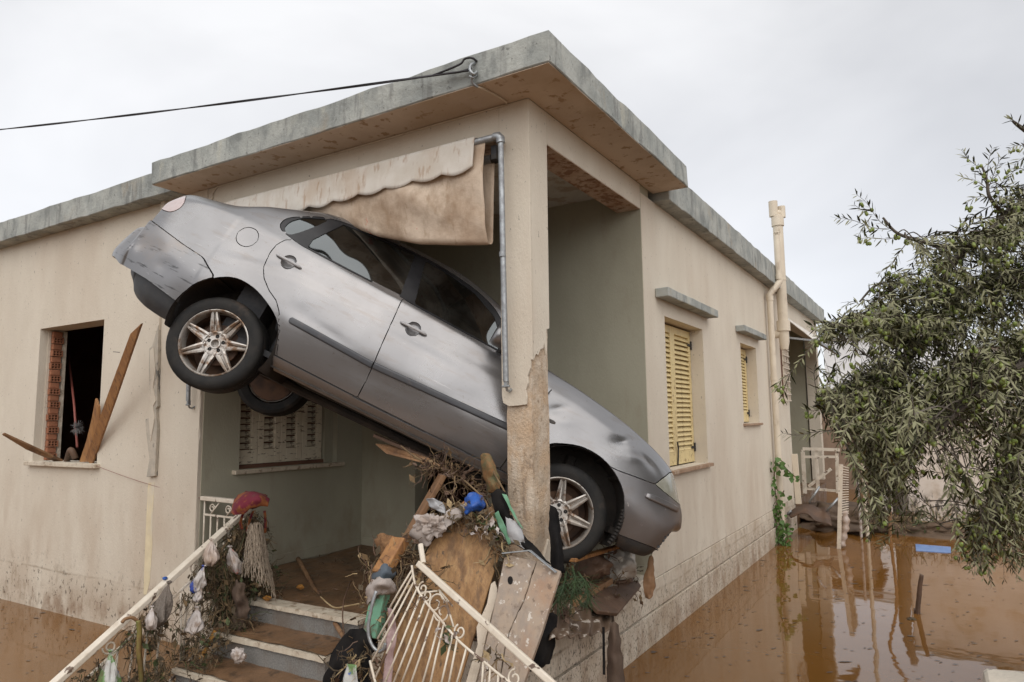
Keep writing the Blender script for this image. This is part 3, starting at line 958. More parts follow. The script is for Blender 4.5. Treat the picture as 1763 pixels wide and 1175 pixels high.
rear_arch = [(-.346, .2), (-.342, .441), (-.332, .5), (-.281, .596), (-.181, .69), (-.06, .746), (.083, .738), (.223, .682), (.324, .613), (.378, .523), (.394, .417), (.388, .2)]
front_arch = [(2.165, .2), (2.166, .42), (2.20, .56), (2.268, .665), (2.346, .711), (2.471, .748), (2.6, .742), (2.708, .701), (2.806, .626), (2.863, .533), (2.892, .41), (2.886, .2)]
qglass = [(-.01, 1.234), (.066, 1.203), (.183, 1.43), (.10, 1.405), (.032, 1.366), (-.012, 1.30)]
rglass = [(.225, 1.167), (.209, 1.239), (.30, 1.461), (.50, 1.476), (.70, 1.487), (.856, 1.488), (.938, 1.146), (.6, 1.154)]
fglass = [(.945, 1.486), (1.057, 1.136), (1.572, 1.108), (1.73, 1.103), (1.66, 1.215), (1.56, 1.325), (1.37, 1.42), (1.129, 1.468)]
dlo = [(-.053, 1.24), (-.01, 1.199), (.09, 1.172), (.142, 1.160), (.243, 1.150), (.547, 1.140), (.939, 1.132), (1.055, 1.120), (1.572, 1.094), (1.706, 1.086), (1.85, 1.083), (1.72, 1.225), (1.57, 1.363), (1.37, 1.447), (1.104, 1.492), (.893, 1.507), (.7, 1.508), (.479, 1.496), (.284, 1.48), (.121, 1.437), (-.014, 1.352), (-.057, 1.297)]
rdoor = [(.142, 1.19), (.069, 1.14), (.040, 1.08), (.034, 1.015), (.055, .896), (.105, .827), (.18, .768), (.256, .729), (.313, .669), (.378, .554), (.421, .411), (1.02, .401), (1.026, .52), (1.024, .64), (1.010, .78), (.992, .94), (.966, 1.16)]
fdoor = [(.966, 1.16), (.992, .94), (1.010, .78), (1.024, .64), (1.026, .52), (1.02, .401), (2.053, .394), (2.082, .55), (2.085, .9), (2.03, 1.05), (1.95, 1.12)]
rbump = [(-1.2, .91), (-.888, .91), (-.876, .872), (-.528, .805), (-.335, .778), (-.187, .692), (-.187, .43), (-.337, .441), (-.634, .491), (-.903, .513), (-.988, .543), (-1.2, .55)]
rskirt = [(-1.2, .55), (-.988, .543), (-.903, .513), (-.634, .491), (-.337, .441), (-.2, .4), (-.2, .1), (-1.2, .1)]
fbump = [(2.69, .714), (2.74, .714), (3.002, .746), (3.10, .727), (3.225, .712), (3.45, .72), (3.45, .36), (3.235, .388), (2.9, .353), (2.8, .33)]
fskirt = [(3.45, .36), (3.235, .388), (2.9, .353), (2.8, .33), (2.8, .1), (3.45, .1)]
hlamp = [(3.002, .746), (3.035, .80), (3.085, .872), (3.135, .905), (3.20, .87), (3.30, .755), (3.225, .712), (3.10, .727)]
tlamp = [(-.94, .985), (-.94, 1.16), (-.83, 1.16), (-.765, 1.13), (-.725, 1.08), (-.73, 1.02), (-.79, .975)]
sillp = [(.36, .413), (1.02, .398), (2.053, .391), (2.3, .392), (2.3, .1), (.36, .1)]
cups = [(.18, 1.004), (1.139, .962)]
regions = [('hole', rear_arch), ('hole', front_arch), ('hole', circ(*cups[0], .050)), ('hole', circ(*cups[1], .050)),
           ('window', qglass), ('window2', rglass), ('window3', fglass), ('window_frame', dlo), ('door', rdoor), ('door2', fdoor),
           ('headlight', hlamp), ('tail_light', tlamp), ('rear_skirt', rskirt), ('front_skirt', fskirt), ('bumper', rbump), ('bumper2', fbump), ('fuel_flap', circ(-.164, 1.04, .074)), ('sill', sillp)]
names = [r_[0] for r_ in regions] + ['body', 'fender', 'hood', 'windscreen', 'rear_window', 'boot_lid', 'roof']
XC = (GX[:-1, :-1] + GX[1:, 1:]) / 2
ZC = (GZ[:-1, :-1] + GZ[1:, 1:] + GZ[:-1, 1:] + GZ[1:, :-1]) / 4
RI = np.arange(NROW - 1)[:, None] + 0 * XC
lab = np.full(XC.shape, -1)
SMOOTH = {0, 1, 4, 7, 11}
dens = [densify(P) if (i in SMOOTH) else ([Vector((P[k][0] + (P[(k + 1) % len(P)][0] - P[k][0]) * t / 4, P[k][1] + (P[(k + 1) % len(P)][1] - P[k][1]) * t / 4)) for k in range(len(P)) for t in range(4)]) for i, (_, P) in enumerate(regions)]
for li, (nm, P) in enumerate(regions):
    rmax = 58 if nm in ('bumper', 'bumper2', 'headlight', 'rear_skirt', 'front_skirt', 'tail_light') else 57
    k_ = inpoly(XC, ZC, [(p[0], p[1]) for p in dens[li]]) & (lab < 0) & ((RI < rmax) | (nm in ('bumper', 'bumper2', 'rear_skirt', 'front_skirt')))
    if nm == 'window_frame': k_ &= (RI < 54)
    lab[k_] = li
nb = len(regions)
free = lab < 0
top = RI >= 53
lab[free & top & (XC > 2.04)] = names.index('hood')
lab[free & (lab < 0) & (RI >= 57) & (XC > 1.40) & (XC <= 2.04)] = names.index('windscreen')
lab[(lab < 0) & (RI >= 58) & (XC > -.43) & (XC < .03)] = names.index('rear_window')
lab[(lab < 0) & (RI >= 56) & (XC < -.45)] = names.index('boot_lid')
lab[(lab < 0) & (RI >= 55) & (XC >= .03) & (XC <= 1.40)] = names.index('roof')
lab[(lab < 0) & (XC > 2.06)] = names.index('fender')
lab[lab < 0] = names.index('body')
# rows inside the arches are open to below; boundary points slide onto the drawn outlines
segs = []
for d_ in dens:
    a = np.array([[p[0], p[1]] for p in d_]); b = np.roll(a, -1, axis=0)
    segs.append((a, b - a))


def nearest(li, x, z):
    a, d_ = segs[li]
    t = np.clip(((x - a[:, 0]) * d_[:, 0] + (z - a[:, 1]) * d_[:, 1]) / (np.sum(d_ * d_, 1) + 1e-12), 0, 1)
    q = a + d_ * t[:, None]
    r_ = np.hypot(q[:, 0] - x, q[:, 1] - z); i = int(np.argmin(r_))
    return q[i], r_[i]


SX, SZ = GX.copy(), GZ.copy()
snapped = np.zeros(GX.shape, bool)
for r_ in range(0, 56):
    for i in range(NX):
        ls = {lab[a, b] for a in (r_ - 1, r_) for b in (i - 1, i) if 0 <= a < NROW - 1 and 0 <= b < NX - 1}
        if len(ls) < 2: continue
        li = min(ls)
        if li >= nb: continue
        q, dd = nearest(li, GX[r_, i], GZ[r_, i])
        if dd < .022:
            SX[r_, i], SZ[r_, i] = q; snapped[r_, i] = True


def shell_points(Yarr, sgn):
    P = np.stack([SX, -sgn * Yarr, SZ], -1)
    for r_, i in zip(*np.nonzero(snapped)):
        P[r_, i, 1] = -sgn * side_at(SX[r_, i], SZ[r_, i], Yarr)
    du = np.gradient(P, axis=1); dv = np.gradient(P, axis=0)
    Nn = np.cross(du, dv) * sgn
    Nn /= np.linalg.norm(Nn, axis=-1, keepdims=True) + 1e-9
    return P, Nn


shells = [shell_points(Yd, 1), shell_points(GY, -1)]


def panel(li, side, gap=.0034, flange=.016, sink=0.0):
    P, Nn = shells[side]
    V, Fc, idx = [], [], {}
    faces = np.argwhere(lab == li)
    cen = {}
    ec = {}
    for r_, i in faces:
        q = [(r_, i), (r_, i + 1), (r_ + 1, i + 1), (r_ + 1, i)]
        if side: q.reverse()
        c = sum(P[a] for a in q) / 4
        for a in q:
            if a not in idx:
                idx[a] = len(V); V.append(P[a] - Nn[a] * sink); cen[a] = []
            cen[a].append(c)
        Fc.append([idx[a] for a in q])
        for k_ in range(4):
            e = (q[k_], q[(k_ + 1) % 4])
            ec[e] = ec.get(e, 0) + 1
    bnd = [e for e in ec if (e[1], e[0]) not in ec and not (e[0][0] == NROW - 1 and e[1][0] == NROW - 1)]
    bv = {a for e in bnd for a in e}
    for a in bv:
        d_ = sum(cen[a]) / len(cen[a]) - P[a]
        l_ = np.linalg.norm(d_)
        if l_ > 1e-6: V[idx[a]] = V[idx[a]] + d_ / l_ * min(gap, l_ * .8)
    inner = {}
    for a in bv:
        V.append(V[idx[a]]); V.append(V[idx[a]] - Nn[a] * flange)
        inner[a] = (len(V) - 2, len(V) - 1)
    for a, b in bnd:
        Fc.append([inner[b][0], inner[a][0], inner[a][1], inner[b][1]])
    return V, Fc


def panels(name, lis, mat, sides=(0, 1), merge=False, **kw):
    out = []
    groups = [sides] if merge else [(s_,) for s_ in sides]
    for g in groups:
        mb = MB()
        for li in lis:
            for s_ in g:
                v, f_ = panel(li, s_, **kw)
                mb.add(v, f_)
        if mb.f: out.append(mb.build(name, mat, car, smooth='auto', local=True, angle=50))
    return out


ix = names.index
panels('body', [ix('body'), ix('roof')], M['paint'], merge=True)
panels('sill', [ix('sill')], M['paint'], sink=-.009)
doors = panels('door', [ix('door')], M['paint']) + panels('door', [ix('door2')], M['paint'])
panels('fender', [ix('fender')], M['paint'])
panels('hood', [ix('hood')], M['paint'], merge=True)
panels('boot_lid', [ix('boot_lid')], M['paint'], merge=True)
bump_r = panels('bumper', [ix('bumper')], M['paint_scuffed'], merge=True, sink=-.008)[0]
bump_f = panels('bumper', [ix('bumper2')], M['paint_scratched'], merge=True)[0]
sk_ = panels('bumper_skirt', [ix('rear_skirt')], M['plastic'], merge=True)[0]
for v in sk_.data.vertices:
    if v.co.x < -.6: v.co.x = -.6 + (v.co.x + .6) * .69
    v.co.y *= .97
panels('bumper_skirt', [ix('front_skirt')], M['plastic'], sides=(0,), sink=.004); panels('bumper_skirt', [ix('front_skirt')], M['plastic'], sides=(1,), sink=.004)
panels('headlight', [ix('headlight')], M['lamp_clear'], sink=.002, gap=.005)
panels('tail_light', [ix('tail_light')], M['lamp_pink'], sink=-.002)
panels('fuel_flap', [ix('fuel_flap')], M['paint'], gap=.0028)
panels('window_frame', [ix('window_frame')], M['gloss_black'], sink=.002)
for nm in ('window', 'window2', 'window3'): panels('window', [ix(nm)], M['glass'], sink=.007, gap=-.006)
panels('windscreen', [ix('windscreen')], M['glass'], merge=True, sink=.004)
panels('rear_window', [ix('rear_window')], M['glass'], merge=True, sink=.004)
# drop the rear bumper a little, torn off its clips
bump_r.location = (-.004, 0, .0)


def spt(x, z, off=0.0):
    y = side_at(x, z, Yd)
    y2 = side_at(x, z + .01, Yd)
    n_ = Vector((0, -1, (y - y2) / .01 * -1)).normalized()
    n_ = Vector((0, -1, -(y2 - y) / .01)).normalized()
    n_ = Vector((0, -1, 0)) if abs(n_.z) > .8 else n_
    return Vector((x, -y, z)) + n_ * off


def strip(x0, x1, zf, w, t, par, name='rubbing_strip', mat=None, rounded=(True, True)):
    mb = MB()
    rows = []
    nseg = max(6, int((x1 - x0) / .03))
    ts = [0, .004, .01, .02] + list(np.linspace(.03, .97, nseg)) + [.98, .99, .996, 1]
    for t_ in ts:
        x = x0 + (x1 - x0) * t_
        d0, d1 = (x - x0) / (w * .5), (x1 - x) / (w * .5)
        k_ = 1.0
        if rounded[0] and d0 < 1: k_ = math.sqrt(max(0.001, 1 - (1 - d0) ** 2))
        if rounded[1] and d1 < 1: k_ = min(k_, math.sqrt(max(0.001, 1 - (1 - d1) ** 2)))
        r = []
        for a in np.linspace(0, PI, 9):
            zz_ = zf(x) + math.cos(a) * w / 2 * k_
            r.append(spt(x, zz_, -.003 + (t + .003) * min(1, math.sin(a) * 1.7) * k_))
        rows.append(r)
    mb.grid(rows)
    o = mb.build(name, mat or M['trim'], par, smooth='auto', local=True, angle=60)
    return o


# par is a child of the car at its origin, so local coordinates hold
strip(.392, 1.019, lambda x: .656 - .03 * (x - .39) / .63, .046, .016, doors[0], rounded=(True, False))
strip(1.029, 2.06, lambda x: .628 + .024 * (x - 1.03) / 1.0, .046, .016, doors[2], rounded=(False, True))
strip(2.965, 3.235, lambda x: .652 + .018 * (x - 2.96) / .27, .042, .020, bump_f, mat=M['paint_scratched'])
strip(-.968, -.482, lambda x: .70 + .10 * (-.49 - x) / .47 - .02, .070, .003, bump_r, mat=M['plastic'])
strip(-.96, -.49, lambda x: .70 + .10 * (-.49 - x) / .47 - .02, .058, .007, bump_r, mat=M['paint_scuffed'])
strip(2.165, 2.252, lambda x: .81, .026, .004, car, name='side_marker', mat=M['plastic'])
for k_, (hx, hz) in enumerate(cups):
    d_ = doors[0] if k_ == 0 else doors[2]
    c = spt(hx, hz, 0); n_ = (spt(hx, hz, .01) - c).normalized()
    mb = MB()
    mb.lathe([(.0505, -.001), (.0475, -.004), (.042, -.010), (.03, -.014), (.001, -.016)], c, n_, 28)
    mb.build('handle_cup', M['paint'], d_, smooth=True, local=True)
    mb = MB()
    L_ = .098
    pts = []
    for t_ in np.linspace(-1, 1, 15):
        x = hx + L_ * t_
        pts.append(spt(x, hz + (.002 - .006 * t_ if k_ == 0 else .002 - .002 * t_), .003 + .013 * (1 - t_ ** 8)))
    mb.tube(pts, [.0055 + .005 * (1 - t_ ** 8) for t_ in np.linspace(-1, 1, 15)], 10)
    mb.build('door_handle', M['handle'], d_, smooth=True, local=True)

# wing mirror
mb = MB()
mb.lathe([(.001, -.075), (.05, -.06), (.075, -.02), (.078, .03), (.07, .06), (.001, .062)], (1.70, -.93, 1.155), (-.9, -.15, .05), 20)
mb.tube([(1.72, -.80, 1.10), (1.71, -.88, 1.13)], .025, 8)
mb.build('wing_mirror', M['paint'], car, smooth=True, local=True)

# wheels


def wheel(c, sgn, detail=True):
    c = Vector(c)
    ax = Vector((0, -sgn, 0))
    mb = MB()
    R_, w2 = .318, .10
    prof = [(.222, w2 - .012), (.232, w2 + .001), (.255, w2 + .006), (.278, w2 + .005), (.296, w2 - .002), (.309, w2 - .012), (.315, w2 - .026)]
    for h in (.062, .025, -.012, -.05):
        prof += [(R_ - .002, h + .006), (R_ - .002, h - .012), (R_ - .010, h - .013), (R_ - .010, h - .019), (R_ - .002, h - .020)]
    prof += [(.315, -w2 + .02), (.305, -w2 + .006), (.28, -w2 - .004), (.222, -w2 + .012)]
    mb.lathe(prof, c, ax, 56)
    tread = MB()
    w = mb.build('wheel', M['rubber'], car, smooth='auto', local=True, angle=30)
    q = MB()
    q.lathe([(.226, .090), (.2275, .098), (.2215, .101), (.2165, .096), (.212, .082), (.208, .060), (.205, .03), (.200, -.08), (.210, -.09)], c, ax, 56)
    rim = q.build('rim', M['rim'], w, smooth='auto', local=True)
    q = MB()
    q.lathe([(.204, .028), (.199, .0), (.197, -.085), (.001, -.085)], c, ax, 40)
    q.lathe([(.14, .012), (.14, -.004), (.001, -.004)], c, ax, 40)
    q.lathe([(.001, .016), (.138, .016), (.14, .012)], c, ax, 40)
    q.build('brake_disc', M['rim_dark'], w, smooth='auto', local=True)
    q = MB()
    for k in range(7):
        a = 2 * PI * k / 7 + (.30 if c.x < 1 else .05)
        rd = Vector((math.cos(a), 0, math.sin(a))); tg = Vector((-math.sin(a), 0, math.cos(a)))
        for s in (-1, 1):
            def P_(r, t, h): return c + rd * r + tg * t * s + ax * h
            # one blade of the double spoke, its groove side lower
            st = [(.060, .005, .037, .064, .030), (.10, .005, .034, .077, .045), (.15, .005, .028, .086, .055), (.185, .0045, .0235, .089, .058), (.2125, .004, .020, .087, .060)]
            rows = []
            for r, t0, t1, h, hb in st:
                rows.append([P_(r, t0, h - .022), P_(r, t0 + .001, h - .008), P_(r, (t0 + t1) / 2, h), P_(r, t1 - .002, h - .003), P_(r, t1, h - .010), P_(r, t1 * .9, h - .045), P_(r, t0, h - .045), P_(r, t0, h - .022)])
            if s * sgn > 0: rows = [list(reversed(r)) for r in rows]
            q.grid(rows)
        q.obox(c + rd * .14 + ax * .052, rd * .073, tg * .006, ax * .006)
    q.build('spokes', M['rim'], w, smooth='auto', local=True, angle=30)
    q = MB()
    q.lathe([(.090, .02), (.092, .054), (.088, .066), (.076, .069), (.070, .057), (.036, .056), (.034, .068), (.027, .068), (.0255, .03), (.001, .03)], c, ax, 40)
    q.build('hub', M['rim'], w, smooth='auto', local=True)
    q = MB()
    for k in range(5):
        a = 2 * PI * k / 5 + .6
        p = c + Vector((math.cos(a), 0, math.sin(a))) * .050 + ax * .0565
        q.lathe([(.0125, .0), (.0125, .003), (.010, .0035), (.008, .0005), (.001, .0005)], p, ax, 12)
    q.build('wheel_bolts', M['rubber'], w, local=True)
    return w


wheel((0, -.69, .31), 1)
wheel((0, .69, .31), -1)
wheel((2.513, -.69, .31), 1)
wheel((2.513, .69, .31), -1)

# arch liners, floor, axle
for cx_, cz_ in ((.026, .40), (2.53, .39)):
    for s_ in (-1, 1):
        mb = MB()
        rows = []
        for y in (.848, .80, .70, .60, .46):
            rr = .368 if y > .84 else (.385 if y > .75 else .392)
            rows.append([(cx_ + rr * math.cos(a), s_ * y, cz_ + rr * math.sin(a) * .965) for a in np.linspace(-.35, PI + .35, 30)])
        mb.grid(rows)
        n_ = 30
        mb.add([(cx_, s_ * .46, cz_)] + [tuple(p) for p in rows[-1]], [(0, k + 1, k + 2) for k in range(n_ - 1)])
        for a in (.9, 1.3, 1.75, 2.2):  # pressed ribs of the liner
            p = Vector((cx_ + .38 * math.cos(a), s_ * .65, cz_ + .368 * math.sin(a)))
            mb.obox(p, (0, .17, 0), (.012 * math.sin(a), 0, -.012 * math.cos(a)), (.006 * math.cos(a), 0, .006 * math.sin(a)))
        if cx_ > 2 and s_ < 0:
            for k in range(11):  # torn wheel liner behind the bumper
                a = -.30 + k * .062
                p = Vector((cx_ + .366 * math.cos(a), -.80, cz_ + .36 * math.sin(a)))
                mb.obox(p, (.012 * math.cos(a), 0, .012 * math.sin(a)), (0, .028, 0), (-.006 * math.sin(a), 0, .006 * math.cos(a)))
        mb.build('arch_liner', M['under'], car, smooth='auto', local=True)
mb = MB()
mb.box((.40, -.775, .335), (2.15, .775, .375)); mb.box((-.36, -.46, .37), (.42, .46, .42)); mb.box((2.12, -.46, .335), (2.92, .46, .375)); mb.box((-.72, -.58, .41), (-.34, .58, .46))
mb.box((2.88, -.62, .345), (3.2, .62, .39))
mb.tube([(-.05, -.62, .31), (-.05, .62, .31)], .04, 10)
mb.tube([(.25, -.45, .33), (.0, -.58, .31)], .03, 8); mb.tube([(.25, .45, .33), (.0, .58, .31)], .03, 8)
mb.tube([(2.2, -.2, .30), (1.2, -.22, .30), (.5, -.25, .29), (.1, -.30, .31)], .032, 8)
mb.box((.0, -.40, .27), (.38, -.1, .37))
mb.tube([(.05, -.52, .40), (.03, -.54, .66)], .035, 8); mb.tube([(2.5, -.52, .40), (2.47, -.50, .70)], .035, 8)
mb.build('underbody', M['under'], car, local=True)
mb = MB()
mb.box((.1, -.72, .38), (2.0, .72, .42)); mb.box((1.75, -.72, .6), (2.1, .72, 1.03)); mb.box((-.45, -.66, .9), (.12, .66, 1.10)); mb.box((-.05, -.7, .4), (.15, .7, .95))
mb.build('cabin', M['seat'], car, local=True)
for sx, sy in ((1.12, -.37), (1.12, .37), (.28, -.37), (.28, .37)):
    mb = MB()
    mb.box((sx, sy - .25, .42), (sx + .50, sy + .25, .62))
    b0 = Vector((sx - .06, sy, .88))
    mb.obox(b0, (.06, 0, .015), (0, .24, 0), (-.08, 0, .30))
    mb.obox(b0 + Vector((-.11, 0, .38)), (.045, 0, .01), (0, .12, 0), (-.02, 0, .075))
    mb.build('seat', M['seat'], car, local=True, bevel=.03, seg=3)
# broken lower grille: stumps of fins at the nose, torn rear bumper clips
mb = MB()
for k in range(6):
    z = .40 + k * .024
    mb.obox((3.190 + .006 * k + .006 * math.sin(k * 2.1), -.665 + .012 * math.sin(k * 1.7), z), (.014 + .006 * math.sin(k * 4.0), -.004, .004), (-.004, .03, 0), (0, 0, .008))
mb.build('grille', M['plastic'], car, local=True)
mb = MB(); mb.tube([(2.135, -.84, 1.0), (2.115, -.876, .93), (2.118, -.872, .88), (2.09, -.87, .83)], .004, 6); mb.build('loose_wire', M['cable'], car, local=True)
# ================================================================== THINGS FIXED TO THE HOUSE
aw = thing('awning', 'drop arm awning of dirty cream canvas with scalloped valance, slack over the car roof', 'awning', (-1.7, -.08, 3.56))
mb = MB()
mb.tube([(-3.30, -.085, 3.578), (-.20, -.085, 3.578)], .021, 12)
mb.build('front_bar', M['galv'], aw, smooth=True)
for sx, zb_ in ((-.157, 2.03), (-3.285, 1.985)):
    mb = MB()
    s_ = 1 if sx > -1 else -1
    mb.tube([(sx - s_ * .045, -.085, 3.578), (sx - s_ * .012, -.085, 3.576), (sx, -.085, 3.562), (sx + .002, -.084, 3.53)], .028, 12)
    mb.tube([(sx + .002, -.084, 3.535), (sx + .004, -.075, 2.8), (sx + .006, -.06, zb_)], .0185, 12)
    mb.tube([(sx + .003, -.08, 2.83), (sx + .004, -.08, 2.80)], .0215, 12)
    arm = mb.build('drop_arm', M['galv'], aw, smooth='auto')
    mb = MB()
    mb.obox((sx + .006, -.055, zb_ - .012), (.012, 0, 0), (0, .012, 0), (0, 0, .02))
    mb.tube([(sx + .006, -.06, zb_ - .03), (sx + .007, -.045, zb_ - .055), (sx + .006, -.02, zb_ - .06), (sx + .006, .004, zb_ - .045)], .008, 8)
    mb.tube([(sx - .02, -.06, zb_ - .03), (sx + .03, -.06, zb_ - .03)], .007, 8)
    mb.build('hinge_eye', M['galv'], arm, smooth='auto')
# roller bracket behind the arm
mb = MB(); mb.obox((-.235, -.02, 3.50), (.02, 0, 0), (0, .025, 0), (0, 0, .045)); mb.tube([(-.29, .03, 3.49), (-.215, .03, 3.49)], .035, 14)
mb.build('roller_bracket', M['black_iron'], aw, smooth='auto')
mb = MB(); mb.tube([(-3.18, .03, 3.49), (-.29, .03, 3.49)], .032, 12); mb.build('roller', M['galv'], aw, smooth='auto')
# valance
rows_t = np.linspace(-3.26, -.335, 150)
rows = []
for t_ in np.linspace(0, 1, 10):
    r = []
    for x in rows_t:
        sc = abs(math.sin((x + .335) * PI / .245))
        hgt = .205 + .028 * sc ** .9 + .02 * max(0, (-1 - x)) * .3
        z = 3.602 - t_ * hgt
        r.append((x, -.112 - .012 * math.sin(t_ * 2) + t_ * .014 * fbm((x * 3.2, 0, t_), 1.0, 2) - t_ * .012, z + .01 * t_ * fbm((x, 4, 0), 2)))
    rows.append(r)
mb = MB(); mb.grid(rows)
# hem of the valance rolled round the bar
mb.grid([[(x, -.085 + .026 * math.cos(a) * -1, 3.580 + .026 * math.sin(a)) for x in rows_t] for a in np.linspace(.2, PI, 7)][::-1])
mb.build('valance', M['canvas'], aw, smooth=True, solid=.003)
# slack canvas: comes off the bar, sags and runs back up to the roller
rows = []
xs_ = np.linspace(-3.1, -.272, 110)
for t_ in np.linspace(0, 1, 40):
    r = []
    for x in xs_:
        zb_ = float(np.interp(x, [-3.1, -2.2, -1.9, -1.55, -1.2, -.84, -.5, -.30, -.25], [3.42, 3.40, 3.35, 3.235, 3.09, 2.985, 2.93, 2.905, 2.905]))
        zt = 3.565
        hh = zt - zb_
        wdt = .075
        if t_ < .46:
            q = t_ / .46; y = -.088 + .012 * q - .03 * math.sin(q * PI) * min(1, hh * 2); z = zt - (hh - wdt / 2) * q
        elif t_ < .60:
            a = (t_ - .46) / .14 * PI; y = -.04 - .036 * math.cos(a); z = zb_ + wdt / 2 - wdt / 2 * math.sin(a)
        else:
            q = (t_ - .60) / .40; y = -.004 + .03 * q; z = zb_ + wdt / 2 + (hh - wdt / 2 - .06) * q
        fold = .014 * fbm((x * 2.2 + z * 2.5, z * 1.2, 3), 1.5, 3) + .020 * (abs(noise.noise(Vector((x * 2.6 + z * 3.4, z * 1.1 - x * .5, 1.7)))) - .2) * min(1, hh * 2) + .010 * math.sin((x * 1.0 + z * 1.9) * 9) * min(1, hh * 1.6) * math.sin(min(t_, .5) / .5 * PI)
        r.append((x, y + (fold if t_ < .5 else fold * .3), z))
    rows.append(r)
mb = MB(); mb.grid(rows)
mb.build('canvas', M['canvas_brown'], aw, smooth=True, solid=.003)

# overhead cable with its iron anchor on the roof edge
W0 = oy(806, 122, -.365)
W1_ = at(-420, 257, 8.5)
ow = thing('overhead_cable', 'black overhead power cable running from the roof corner to the left', 'cable', W0)


def wire(a, b, sag, n=40):
    a, b = Vector(a), Vector(b)
    return [a.lerp(b, t) - Vector((0, 0, 4 * sag * t * (1 - t))) for t in np.linspace(0, 1, n)]


mb = MB()
cl = wire(W0, W1_, .07)
for k in range(2):
    mb.tube([p + Vector((0, .004 * math.cos(i * .7 + k * PI), .004 * math.sin(i * .7 + k * PI))) for i, p in enumerate(cl)], .0048, 6)
mb.build('cable', M['cable'], ow, smooth=True)
mb = MB()
mb.tube(curve([cl[1], oy(790, 112, -.37), oy(800, 102, -.37), oy(812, 100, -.36), oy(821, 106, -.33)], 6), .007, 6)
mb.tube(curve([cl[2], oy(770, 127, -.37), oy(792, 124, -.36), oy(812, 118, -.35)], 6), .007, 6)
mb.build('cable_tail', M['cable'], ow, smooth=True)
mb = MB()
mb.tube(curve([oy(818, 109, -.326), oy(811, 112, -.37), oy(809, 120, -.38), oy(815, 128, -.37), oy(821, 124, -.335)], 5), .009, 8)
mb.tube(curve([oy(821, 130, -.33), oy(814, 134, -.36), oy(808, 131, -.37)], 5), .007, 6)
mb.tube(curve([oy(814, 128, -.36), oy(812, 138, -.35), oy(816, 146, -.33), oz(823, 150, 3.812)], 5), .008, 6)
mb.build('anchor_hook', M['galv'], ow, smooth=True)
sc = MB()
pts = [oz(*p, 3.811) for p in [(823, 150), (832, 153), (846, 160), (860, 168), (872, 176)]]
pts += [Vector((oz(px, py, 3.811).x, -.008, 3.812)) for px, py in [(868, 179), (800, 196), (740, 212), (640, 240), (540, 270), (440, 300), (372, 322)]]
pts += [Vector((pts[-1].x - .05, -.008, 3.76)), Vector((pts[-1].x - .07, -.008, 3.62))]
sc.tube(pts, .006, 6)
tag(sc.build('soffit_cable', M['pvc'], None, smooth=True), 'thin cream cable clipped along the soffit under the roof overhang', 'cable')

# thin clothes line from the window sill to the porch rail
mb = MB(); mb.tube(wire(oy(165, 802, -.03), Vector((-3.17, .02, 1.185)), .02, 20), .0025, 5)
M['red_line'] = material('faded_red_cord', (0.30, 0.16, 0.14), None, 4, .9)
tag(mb.build('clothes_line', M['red_line'], None, smooth=True), 'thin red cord stretched from the left window sill to the porch', 'cord')

# pipes on the side wall
fl = thing('flue_pipe', 'thick cream flue pipe with tee cap rising above the roof edge', 'pipe', (.14, 7.6, 1.9))
fy = 7.55
fx = .235
def pz(px, py, y=fy): return oy(px, py, y)
b0, t0 = pz(1346, 600), pz(1343, 372)
fx = (b0.x + t0.x) / 2
mb = MB()
mb.tube(curve([(fx - .22, fy, b0.z + .22), (fx - .1, fy, b0.z + .22), (fx - .03, fy, b0.z + .245), (fx, fy, b0.z + .34), (fx, fy, b0.z + .5)], 5), .062, 14)
mb.tube([(fx, fy, b0.z - .02), (fx, fy, b0.z + .10), (fx, fy, t0.z + .02)], [.055, .075, .075], 18)
mb.tube([(fx, fy, b0.z + .26), (fx, fy, b0.z + .42)], .098, 18)
mb.tube([(fx, fy, t0.z - .16), (fx, fy, t0.z - .02)], .092, 18)
mb.tube([(fx, fy, t0.z - 1.02), (fx, fy, t0.z - .99)], .081, 18)
mb.build('pipe', M['pvc'], fl, smooth='auto')
mb = MB()
mb.tube([(fx - .05, fy - .01, t0.z + .0), (fx - .05, fy - .02, t0.z + .24)], .068, 16)
mb.tube([(fx + .06, fy + .05, t0.z - .02), (fx + .06, fy + .05, t0.z + .16)], .055, 16)
mb.tube([(fx - .05, fy, t0.z + .06), (fx + .06, fy + .05, t0.z + .06)], .05, 12)
mb.build('tee_cap', M['pvc'], fl, smooth='auto')
dp = thing('drain_pipe', 'thin cream drainpipe down the side wall beside the flue', 'pipe', (.06, 7.0, 0))
dy = 7.0
d0, d1, d2, d3 = oy(1331, 940, dy), oy(1322, 512, dy), oy(1339, 478, dy), oy(1341, 402, dy)
ax_ = .075
mb = MB()
mb.tube([(ax_, dy, -.2), (ax_, dy, d1.z)], .045, 14)
mb.tube(curve([(ax_, dy, d1.z - .02), (ax_, dy, d1.z + .04), (d2.x, dy + .1, d2.z - .05), (d2.x, dy + .1, d2.z + .04)], 5), .047, 14)
mb.tube([(d2.x, dy + .1, d2.z), (d2.x, dy + .1, d3.z)], .043, 14)
for z in (d1.z - .02, d2.z + .02, 2.35, 1.15): mb.tube([(ax_ if z < d1.z + .01 else d2.x, dy if z < d1.z + .01 else dy + .1, z - .035), (ax_ if z < d1.z + .01 else d2.x, dy if z < d1.z + .01 else dy + .1, z + .035)], .052, 14)
mb.build('pipe', M['pvc'], dp, smooth='auto')
mb = MB()
for k in range(8):
    a = k * PI / 4
    mb.obox((d2.x + .04 * math.cos(a), dy + .1 + .04 * math.sin(a), d3.z + .02), (.006, 0, 0), (0, .006, 0), (0, 0, .022))
mb.tube([(d2.x, dy + .1, d3.z + .035), (d2.x, dy + .1, d3.z + .05)], .046, 14)
mb.build('vent_cap', M['pvc'], dp, smooth='auto')
